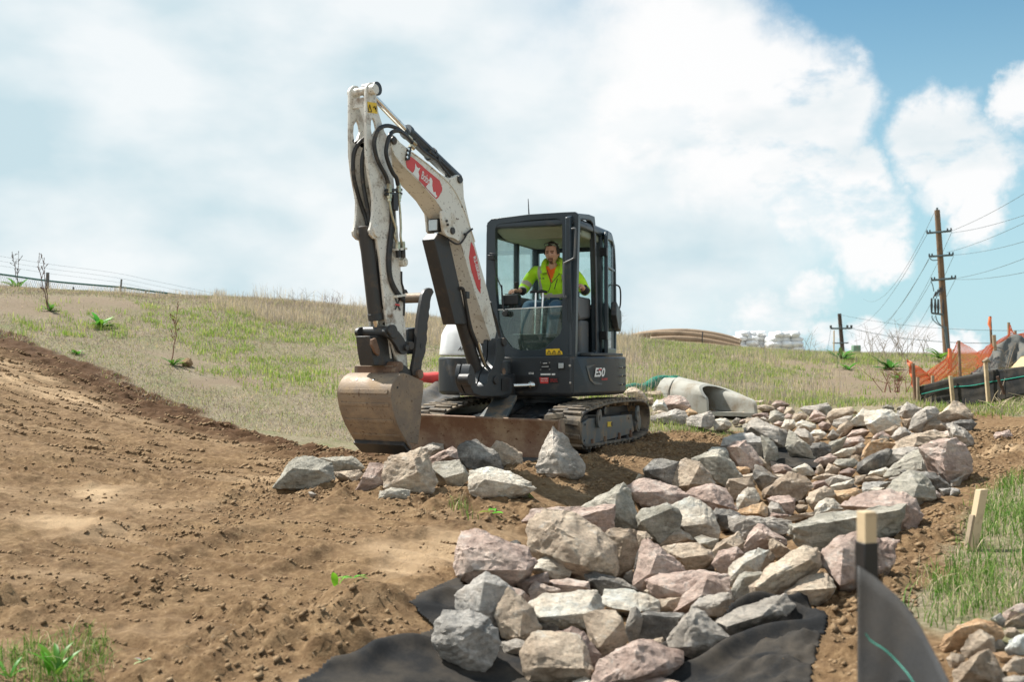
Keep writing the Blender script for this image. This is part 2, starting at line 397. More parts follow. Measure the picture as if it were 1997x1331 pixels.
me.loops.add(q.size); me.loops.foreach_set('vertex_index', q.ravel()); me.polygons.add(len(q)); me.polygons.foreach_set('loop_start', np.arange(0, q.size, 4, dtype=np.int32))
me.polygons.foreach_set('use_smooth', np.ones(len(q), bool)); me.update(); me.validate()
# bare patches on the hill
bare_pts = [(1690,745,2.2),(1640,722,2.2),(1750,725,1.9),(1620,760,1.4),(1700,770,1.7),(1560,712,1.4),(1800,712,1.5),(1450,700,1.0),(1215,705,1.4),(1230,735,.9),(410,745,.8),(350,700,1.0),(180,590,1.8),(60,600,2.0),(760,730,1.4)]
bare = np.zeros_like(x)
for bx_, by_, r_ in bare_pts:
    c_ = PG(bx_, by_); bare = np.maximum(bare, sst(np.hypot(x+wa*2-c_.x, y+wb*2-c_.y), r_, r_*.2))
dry = np.clip(.5+.9*fbm(wp*.55+80, 3)+.25*(y > 17)*1.0, 0, 1)
pale = np.zeros_like(x); 
for bx_, by_, r_ in [(830,1065,.5),(900,1050,.4),(770,1090,.25),(1950,880,.5),(120,1010,.3)]:
    c_ = PG(bx_, by_); pale = np.maximum(pale, .8*sst(np.hypot(x+wa*.8-c_.x, (y+wb*.8-c_.y)*1.3), r_*1.2, r_*.2))
def pdist(x, y, P):
    P = np.array(P); d = np.full(x.shape, 1e9)
    for i in range(len(P)-1):
        a_, b_ = P[i], P[i+1]; e = b_-a_; t = np.clip(((x-a_[0])*e[0]+(y-a_[1])*e[1])/(e@e), 0, 1); d = np.minimum(d, np.hypot(x-a_[0]-t*e[0], y-a_[1]-t*e[1]))
    return d
pn3 = fbm(np.stack([x*1.2, y*3.2, 0*x], 1), 5, .62)
pale = np.maximum(pale, sst(pdist(x+wa, y+wb, pgs([(-60,700),(0,712),(160,768),(300,808),(480,862),(650,886)])), 1.1, .1)*np.clip(.62+1.5*pn3, 0, 1))
pale = np.maximum(pale, sst(pdist(x+wa, y+wb, pgs([(180,962),(420,945),(620,935)])), .45, .05)*np.clip(.5+1.5*pn3, 0, 1))
pale = np.maximum(pale, np.clip(pn3*1.2-.22, 0, .4)*(x < 1))
pale = np.clip(pale-band, 0, 1)*1.0+(1-np.clip(1, 0, 1)); dark_ = band
at = me.color_attributes.new('mask', 'FLOAT_COLOR', 'POINT')
at.data.foreach_set('color', np.stack([dirt, np.maximum(bare*.8, 0), np.maximum(dark_, 0), pale*dirt], 1).astype(np.float32).ravel())
m, Nn, Ll, b = new_mat('ground'); b.inputs['Roughness'].default_value = .95; b.inputs['Specular IOR Level'].default_value = .15
ge = Nn.new('ShaderNodeNewGeometry'); v = ge.outputs['Position']
ca = Nn.new('ShaderNodeVertexColor'); ca.layer_name = 'mask'; sep = Nn.new('ShaderNodeSeparateColor'); Ll.new(ca.outputs[0], sep.inputs[0])
n1 = noise(Nn, Ll, v, 1.7, 9, .68); n2 = noise(Nn, Ll, v, 22, 8, .7); n3 = noise(Nn, Ll, v, 90, 6, .7)
rd = ramp(Nn, [(.32, (0.084, 0.047, 0.023)), (.50, (0.163, 0.101, 0.053)), (.68, (0.267, 0.178, 0.095))]); Ll.new(n1.outputs['Fac'], rd.inputs[0])
rd2 = ramp(Nn, [(.3, (0.050, 0.027, 0.013)), (.50, (0.168, 0.104, 0.053)), (.70, (0.375, 0.260, 0.145))]); Ll.new(n2.outputs['Fac'], rd2.inputs[0])
c1 = mixc(Nn, Ll, .55, rd.outputs[0], rd2.outputs[0])
c1 = mixc(Nn, Ll, ca.outputs['Alpha'], c1, (.43, .305, .185))
c1 = mixc(Nn, Ll, sep.outputs[2], c1, (.085, .045, .022))
# small pale grit
vo = Nn.new('ShaderNodeTexVoronoi'); vo.inputs['Scale'].default_value = 55; Ll.new(v, vo.inputs['Vector'])
gr = ramp(Nn, [(.10, (1, 1, 1)), (.16, (0, 0, 0))]); Ll.new(vo.outputs['Distance'], gr.inputs[0])
gm = Nn.new('ShaderNodeMath'); gm.operation = 'MULTIPLY'; Ll.new(gr.outputs[0], gm.inputs[0]); gr2 = ramp(Nn, [(.55, (0, 0, 0)), (.62, (.8, .8, .8))]); Ll.new(n2.outputs['Fac'], gr2.inputs[0]); Ll.new(gr2.outputs[0], gm.inputs[1])
c1 = mixc(Nn, Ll, gm.outputs[0], c1, (.42, .36, .30))
g2 = ramp(Nn, [(.38, (.06, .047, .036)), (.52, (.17, .14, .108)), (.66, (.36, .305, .245))]); Ll.new(n2.outputs['Fac'], g2.inputs[0])
g3 = ramp(Nn, [(.38, (.30, .245, .165)), (.54, (.22, .20, .10)), (.68, (.16, .20, .06))]); Ll.new(n1.outputs['Fac'], g3.inputs[0])
cg = mixc(Nn, Ll, .5, g2.outputs[0], g3.outputs[0]); cg = mixc(Nn, Ll, sep.outputs[1], cg, (.20, .15, .105))
cgm = mixc(Nn, Ll, sep.outputs[0], cg, c1); Ll.new(cgm, b.inputs['Base Color'])
bb_ = bump(Nn, Ll, n2.outputs['Fac'], .014, None); bump(Nn, Ll, n3.outputs['Fac'], .006, b, prev=bb_)
ground = link('ground', me, m, kind='structure')
# ---------------------------------------------------------------- loose clods and crumbs on the soil
def scatter_mesh(name, pts, nrm_scale, mat, kind='stuff', squash=.7, seed=3, aniso=1.0, **props):
    r_ = np.random.default_rng(seed)
    ico = bmesh.new(); bmesh.ops.create_cube(ico, size=1.5); bmesh.ops.triangulate(ico, faces=ico.faces[:]); V = np.array([v_.co[:] for v_ in ico.verts]); Fc = np.array([[v_.index for v_ in f.verts] for f in ico.faces]); ico.free()
    n = len(pts); sc_ = nrm_scale[:, None, None]
    J = r_.uniform(.62, 1.3, (n, len(V), 1)); Vr = V@np.array([[.8,.3,.5],[-.5,.8,.3],[.3,-.5,.8]])
    VV = (Vr[None]*J+r_.uniform(-.3,.3,(n, len(V), 3)))*sc_*np.stack([r_.uniform(.7, 1.4, n)*aniso, r_.uniform(.7, 1.4, n), np.full(n, squash)], 1)[:, None, :]
    VV = VV+pts[:, None, :]
    FF = (Fc[None]+np.arange(n)[:, None, None]*len(V)).reshape(-1, 3).astype(np.int32)
    me = bpy.data.meshes.new(name); me.vertices.add(n*len(V)); me.vertices.foreach_set('co', VV.astype(np.float32).ravel())
    me.loops.add(FF.size); me.loops.foreach_set('vertex_index', FF.ravel()); me.polygons.add(len(FF)); me.polygons.foreach_set('loop_start', np.arange(0, FF.size, 3, dtype=np.int32)); me.update()
    return link(name, me, mat, kind=kind, **props)
mc, Nn, Ll, b = new_mat('clod_soil'); b.inputs['Roughness'].default_value = .95; b.inputs['Specular IOR Level'].default_value = .1
ge = Nn.new('ShaderNodeNewGeometry'); n1 = noise(Nn, Ll, ge.outputs['Position'], 9, 6, .7)
rr = ramp(Nn, [(.35, (0.166, 0.106, 0.058)), (.55, (0.281, 0.190, 0.110)), (.72, (0.395, 0.291, 0.180))]); Ll.new(n1.outputs['Fac'], rr.inputs[0]); Ll.new(rr.outputs[0], b.inputs['Base Color'])
n2 = noise(Nn, Ll, ge.outputs['Position'], 70, 5, .7); bump(Nn, Ll, n2.outputs['Fac'], .01, b)
cx_, cy_, cs_ = [], [], []
def clodzone(n, x0, x1, y0, y1, lo, hi, pw=3.2):
    a = rng.uniform(x0, x1, n); b_ = rng.uniform(y0, y1, n)
    k = fbm(np.stack([a*1.7, b_*1.7, a*0], 1), 3) > -.12
    a, b_ = a[k], b_[k]; cx_.append(a); cy_.append(b_); cs_.append(lo+(hi-lo)*rng.random(len(a))**pw)
clodzone(40000, -5, 3.5, 3.3, 9, .0015, .015, 14); clodzone(24000, -2.2, 3.2, 7, 12.5, .003, .02, 5); clodzone(12000, -9, 8, 8, 17, .003, .014, 14)
for (ax_, ay_, ar_) in RG:
    n = int((2600 if ax_ > 1.5 else 500)*ar_); t_ = rng.uniform(0, 6.28, n); rr_ = ar_*np.sqrt(rng.random(n)); cx_.append(ax_+rr_*np.cos(t_)); cy_.append(ay_+rr_*np.sin(t_)); cs_.append(.003+.020*rng.random(n)**8)
cx_ = np.concatenate(cx_); cy_ = np.concatenate(cy_); cs_ = np.concatenate(cs_)
fabpoly = pgs([(540,1350),(640,1302),(700,1285),(850,1230),(798,1190),(888,1126),(960,1160),(1100,1230),(1300,1290),(1560,1178),(1614,1215),(1572,1350)])
k = (sdist(cx_, cy_, dirt_poly) < -.02) & (sdist(cx_, cy_, fabpoly) > .03)
cx_, cy_, cs_ = cx_[k], cy_[k], cs_[k]
scatter_mesh('dirt_clods', np.stack([cx_, cy_, Hd(cx_, cy_)+cs_*.25], 1), cs_, mc)

# crumbled ribs pressed up by the treads
rx, ry, rs_ = [], [], []
for k, tr in enumerate(tracks):
    P = np.array(tr); stp = .27 if k < 3 else .21; x0_, x1_ = P[:, 0].min()-.6, P[:, 0].max()+.6; y0_, y1_ = P[:, 1].min()-.6, P[:, 1].max()+.6
    wd = .55 if k < 3 else .38
    gxx, gyy = np.meshgrid(np.arange(x0_, x1_, .21), np.arange(y0_, y1_, stp)); odd = (np.arange(gxx.shape[1]) % 2)[None]*stp*.5
    a = (gxx+rng.normal(0, .02, gxx.shape)).ravel(); b_ = (gyy+odd-gxx*.2+rng.normal(0, .012, gxx.shape)).ravel(); d_ = pdist(a, b_, P); kk = (d_ < wd) & (fbm(np.stack([a*1.4, b_*1.4, 0*a], 1)+k, 2) > (-.45 if k < 3 else -.05)); a, b_ = a[kk], b_[kk]
    for m_ in range(9):
        off = (m_-4)*.021; rx.append(a+off+rng.normal(0, .006, len(a))); ry.append(b_-off*.2+rng.normal(0, .006, len(a))); rs_.append(rng.uniform(.005, .015, len(a))*(1.0 if k < 3 else .6))
rx = np.concatenate(rx); ry = np.concatenate(ry); rs_ = np.concatenate(rs_); kk = sdist(rx, ry, dirt_poly) < -.1; rx, ry, rs_ = rx[kk], ry[kk], rs_[kk]
scatter_mesh('tread_crumbs', np.stack([rx, ry, Hd(rx, ry)+rs_*.35], 1), rs_, mc, seed=5, aniso=1.6, squash=1.1)
# ---------------------------------------------------------------- rock materials
def rock_mat(name, a, b_, c_, vein=(.62, .6, .57)):
    m, Nn, Ll, b = new_mat(name); b.inputs['Roughness'].default_value = .82; b.inputs['Specular IOR Level'].default_value = .25
    tc = Nn.new('ShaderNodeTexCoord'); oi = Nn.new('ShaderNodeObjectInfo')
    mu = Nn.new('ShaderNodeMath'); mu.operation = 'MULTIPLY'; mu.inputs[1].default_value = 37; Ll.new(oi.outputs['Random'], mu.inputs[0])
    ad = Nn.new('ShaderNodeVectorMath'); ad.operation = 'ADD'; Ll.new(tc.outputs['Object'], ad.inputs[0]); Ll.new(mu.outputs[0], ad.inputs[1]); v = ad.outputs[0]
    n1 = noise(Nn, Ll, v, 4.5, 9, .68); r1 = ramp(Nn, [(.33, a), (.50, b_), (.66, c_)]); Ll.new(n1.outputs['Fac'], r1.inputs[0])
    mp = Nn.new('ShaderNodeMapping'); mp.inputs['Rotation'].default_value = (.5, .6, .2); mp.inputs['Scale'].default_value = (1.2, 1.2, 6); Ll.new(v, mp.inputs['Vector'])
    n2 = noise(Nn, Ll, mp.outputs[0], 5, 8, .72); r2 = ramp(Nn, [(.36, (.50, .48, .46)), (.5, (1, 1, 1)), (.66, (1.25, 1.2, 1.15))]); Ll.new(n2.outputs['Fac'], r2.inputs[0])
    mm = Nn.new('ShaderNodeMixRGB'); mm.blend_type = 'MULTIPLY'; mm.inputs[0].default_value = .55; Ll.new(r1.outputs[0], mm.inputs[1]); Ll.new(r2.outputs[0], mm.inputs[2])
    n3 = noise(Nn, Ll, v, 38, 6, .75); r3 = ramp(Nn, [(.30, (.5, .5, .5)), (.48, (1, 1, 1)), (.70, (1.35, 1.33, 1.3))]); Ll.new(n3.outputs['Fac'], r3.inputs[0])
    m2_ = Nn.new('ShaderNodeMixRGB'); m2_.blend_type = 'MULTIPLY'; m2_.inputs[0].default_value = .6; Ll.new(mm.outputs[0], m2_.inputs[1]); Ll.new(r3.outputs[0], m2_.inputs[2])
    # pale scuffs and lime, brown soil smears
    n4 = noise(Nn, Ll, v, 9, 9, .8); r4 = ramp(Nn, [(.55, (0, 0, 0)), (.68, (.75, .75, .75))]); Ll.new(n4.outputs['Fac'], r4.inputs[0])
    c = mixc(Nn, Ll, r4.outputs[0], m2_.outputs[0], vein)
    n5 = noise(Nn, Ll, v, 3.1, 6, .7); r5 = ramp(Nn, [(.56, (0, 0, 0)), (.70, (.7, .7, .7))]); Ll.new(n5.outputs['Color'], r5.inputs[0])
    c = mixc(Nn, Ll, r5.outputs[0], c, (.34, .235, .15)); Ll.new(c, b.inputs['Base Color'])
    x = bump(Nn, Ll, n2.outputs['Fac'], .05, None); x2 = bump(Nn, Ll, n4.outputs['Fac'], .035, None, prev=x); bump(Nn, Ll, n3.outputs['Fac'], .012, b, prev=x2)
    return m
RM = {'grey': rock_mat('rock_grey', (0.306,0.276,0.239), (0.499,0.449,0.390), (0.692,0.620,0.535)),
 'green': rock_mat('rock_green_grey', (0.278,0.260,0.215), (0.461,0.431,0.360), (0.650,0.595,0.495)),
 'tan': rock_mat('rock_tan', (0.354,0.278,0.206), (0.608,0.489,0.372), (0.776,0.659,0.508)),
 'pink': rock_mat('rock_pink', (0.362,0.254,0.209), (0.595,0.454,0.385), (0.766,0.629,0.534)),
 'purple': rock_mat('rock_purple', (0.234,0.165,0.140), (0.433,0.321,0.270), (0.601,0.482,0.403)),
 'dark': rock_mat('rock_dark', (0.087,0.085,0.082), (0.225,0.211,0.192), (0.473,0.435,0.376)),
 'pale': rock_mat('rock_pale', (0.516,0.447,0.364), (0.776,0.698,0.578), (0.776,0.792,0.725)),
 'white': rock_mat('rock_white', (0.627,0.479,0.357), (0.776,0.792,0.753), (0.776,0.792,0.755)),
 'brown': rock_mat('rock_brown', (0.245,0.180,0.128), (0.444,0.345,0.254), (0.621,0.502,0.378)),
 'rust': rock_mat('rock_orange', (0.402,0.234,0.129), (0.647,0.428,0.249), (0.771,0.580,0.382)),
 'blue': rock_mat('rock_blue_grey', (0.271,0.257,0.239), (0.496,0.468,0.429), (0.701,0.647,0.582))}
dgr = None
def rock_mesh(pts, size, seed, vox, base):
    """angular stone: convex hull of its corner points, remeshed and weathered"""
    bm = bmesh.new()
    for p in pts: bm.verts.new(p)
    r_ = bmesh.ops.convex_hull(bm, input=bm.verts[:])
    junk = list({g for g in r_['geom_interior']+r_['geom_unused'] if isinstance(g, bmesh.types.BMVert)})
    if junk: bmesh.ops.delete(bm, geom=[g for g in junk if g.is_valid], context='VERTS')
    q_r = random.Random(int(seed)*7+1)
    for it_ in range(9):
        bmesh.ops.triangulate(bm, faces=bm.faces[:])
        lg = [e for e in bm.edges if e.calc_length() > vox*2.0]
        if not lg or len(bm.verts) > 9000: break
        old = set(bm.verts); bmesh.ops.subdivide_edges(bm, edges=lg, cuts=1)
        if it_ < 4:
            bm.normal_update(); am = size*(.018, .014, .008, .004)[it_]
            for v_ in bm.verts:
                if v_ not in old: v_.co += v_.normal*q_r.uniform(-am, am*.75)
    bmesh.ops.triangulate(bm, faces=bm.faces[:]); bmesh.ops.recalc_face_normals(bm, faces=bm.faces[:])
    m2_ = bpy.data.meshes.new('rock'); bm.to_mesh(m2_); bm.free()
    n = len(m2_.vertices); c = np.empty(n*3); m2_.vertices.foreach_get('co', c); c = c.reshape(-1, 3)
    nm = np.empty(n*3); m2_.vertex_normals.foreach_get('vector', nm); nm = nm.reshape(-1, 3)
    q = c/size+seed*3.7
    tilt = np.array([math.sin(seed*1.3), math.cos(seed*2.1), 1.2]); tilt /= np.linalg.norm(tilt)
    lay = (q@tilt)*7+1.5*fbm(q*1.6, 2); st = np.abs(lay-np.floor(lay)-.5)*2
    big = fbm(q*2.1, 3); rid = 1-np.abs(fbm(q*3.4+9, 4, .6))*2.4; fine = fbm(q*12, 4, .62)
    sel = .3+.7*((seed*7) % 5 < 2)
    d = size*(.040*big+.020*np.clip(rid, -1, 1)+.013*fine+.014*(st-.5)*sel)-size*.004
    c = c+nm*d[:, None]
    m2_.vertices.foreach_set('co', (c-np.array(base)).astype(np.float32).ravel())
    m2_.polygons.foreach_set('use_smooth', [True]*len(m2_.polygons)); m2_.set_sharp_from_angle(angle=R(28)); m2_.update()
    return m2_
HERO = []
def rock_from(line, k):
    colr, o_, r_, lab, *hn = line.split('|')
    out = [tuple(map(float, a.split(','))) for a in o_.split()]; rid = [tuple(map(float, a.split(','))) for a in r_.split()] if r_ else []
    xs = [p[0] for p in out]; ys = [p[1] for p in out]; x0, x1, y0, y1 = min(xs), max(xs), min(ys), max(ys); cx = (x0+x1)/2
    rr = random.Random(k*13+5)
    g = PG(cx, y1+(y1-y0)*.05); Yb = g.y; cyq = (y0+y1)/2; out = [(cx+(a-cx)*1.06, cyq+(b_-cyq)*1.05) for a, b_ in out]
    wm = min(x1-x0, (y1-y0)*1.7)*Yb/FP; hm = (y1-y0)*Yb/FP
    P = []
    for (px, py) in out:
        t = min(1, max(0, (py-y0)/(y1-y0+1e-6))); P.append(P2(px, py, Yb+wm*(.42*(1-t)**1.2+rr.uniform(-.04, .04))))
    if not rid:
        for _ in range(3): 
            px = cx+(x1-x0)*rr.uniform(-.28, .28); py = y0+(y1-y0)*rr.uniform(.22, .6); rid.append((px, py))
    for (px, py) in rid:
        t = min(1, max(0, (py-y0)/(y1-y0+1e-6))); P.append(P2(px, py, Yb+wm*(.42*(1-t)**1.2-.30)))
    cyv = (y0+y1)/2
    for (px, py) in out[::2]:
        s_ = rr.uniform(.55, .8); P.append(P2(cx+(px-cx)*s_, cyv+(py-cyv)*s_+(y1-y0)*.10, Yb+wm*rr.uniform(.8, 1.0)))
    P.append(P2(cx+(x1-x0)*.2, y1+(y1-y0)*.12, Yb+wm*.55)); P.append(P2(cx-(x1-x0)*.2, y1+(y1-y0)*.12, Yb+wm*.55))
    c = sum(P, Vector())/len(P); base = Vector((c.x, c.y, min(p.z for p in P)))
    pxw = x1-x0
    size = (max(p.x for p in P)-min(p.x for p in P)+hm)/2
    vox = size/(34 if pxw > 90 else 26 if pxw > 45 else 18)
    me = rock_mesh(P, size, k, vox, base)
    o = link('boulder' if pxw > 85 else 'rock', me, RM[colr]); o.location = base
    if hn and hn[0]: HERO.append((hn[0], base.x, base.y))
    tag(o, lab, 'rock', 'rocks by the bucket' if y1 < 960 and x1 < 1145 else 'corner pile rocks' if x0 > 1830 and y0 > 1150 else 'rocks of the channel')
    return o
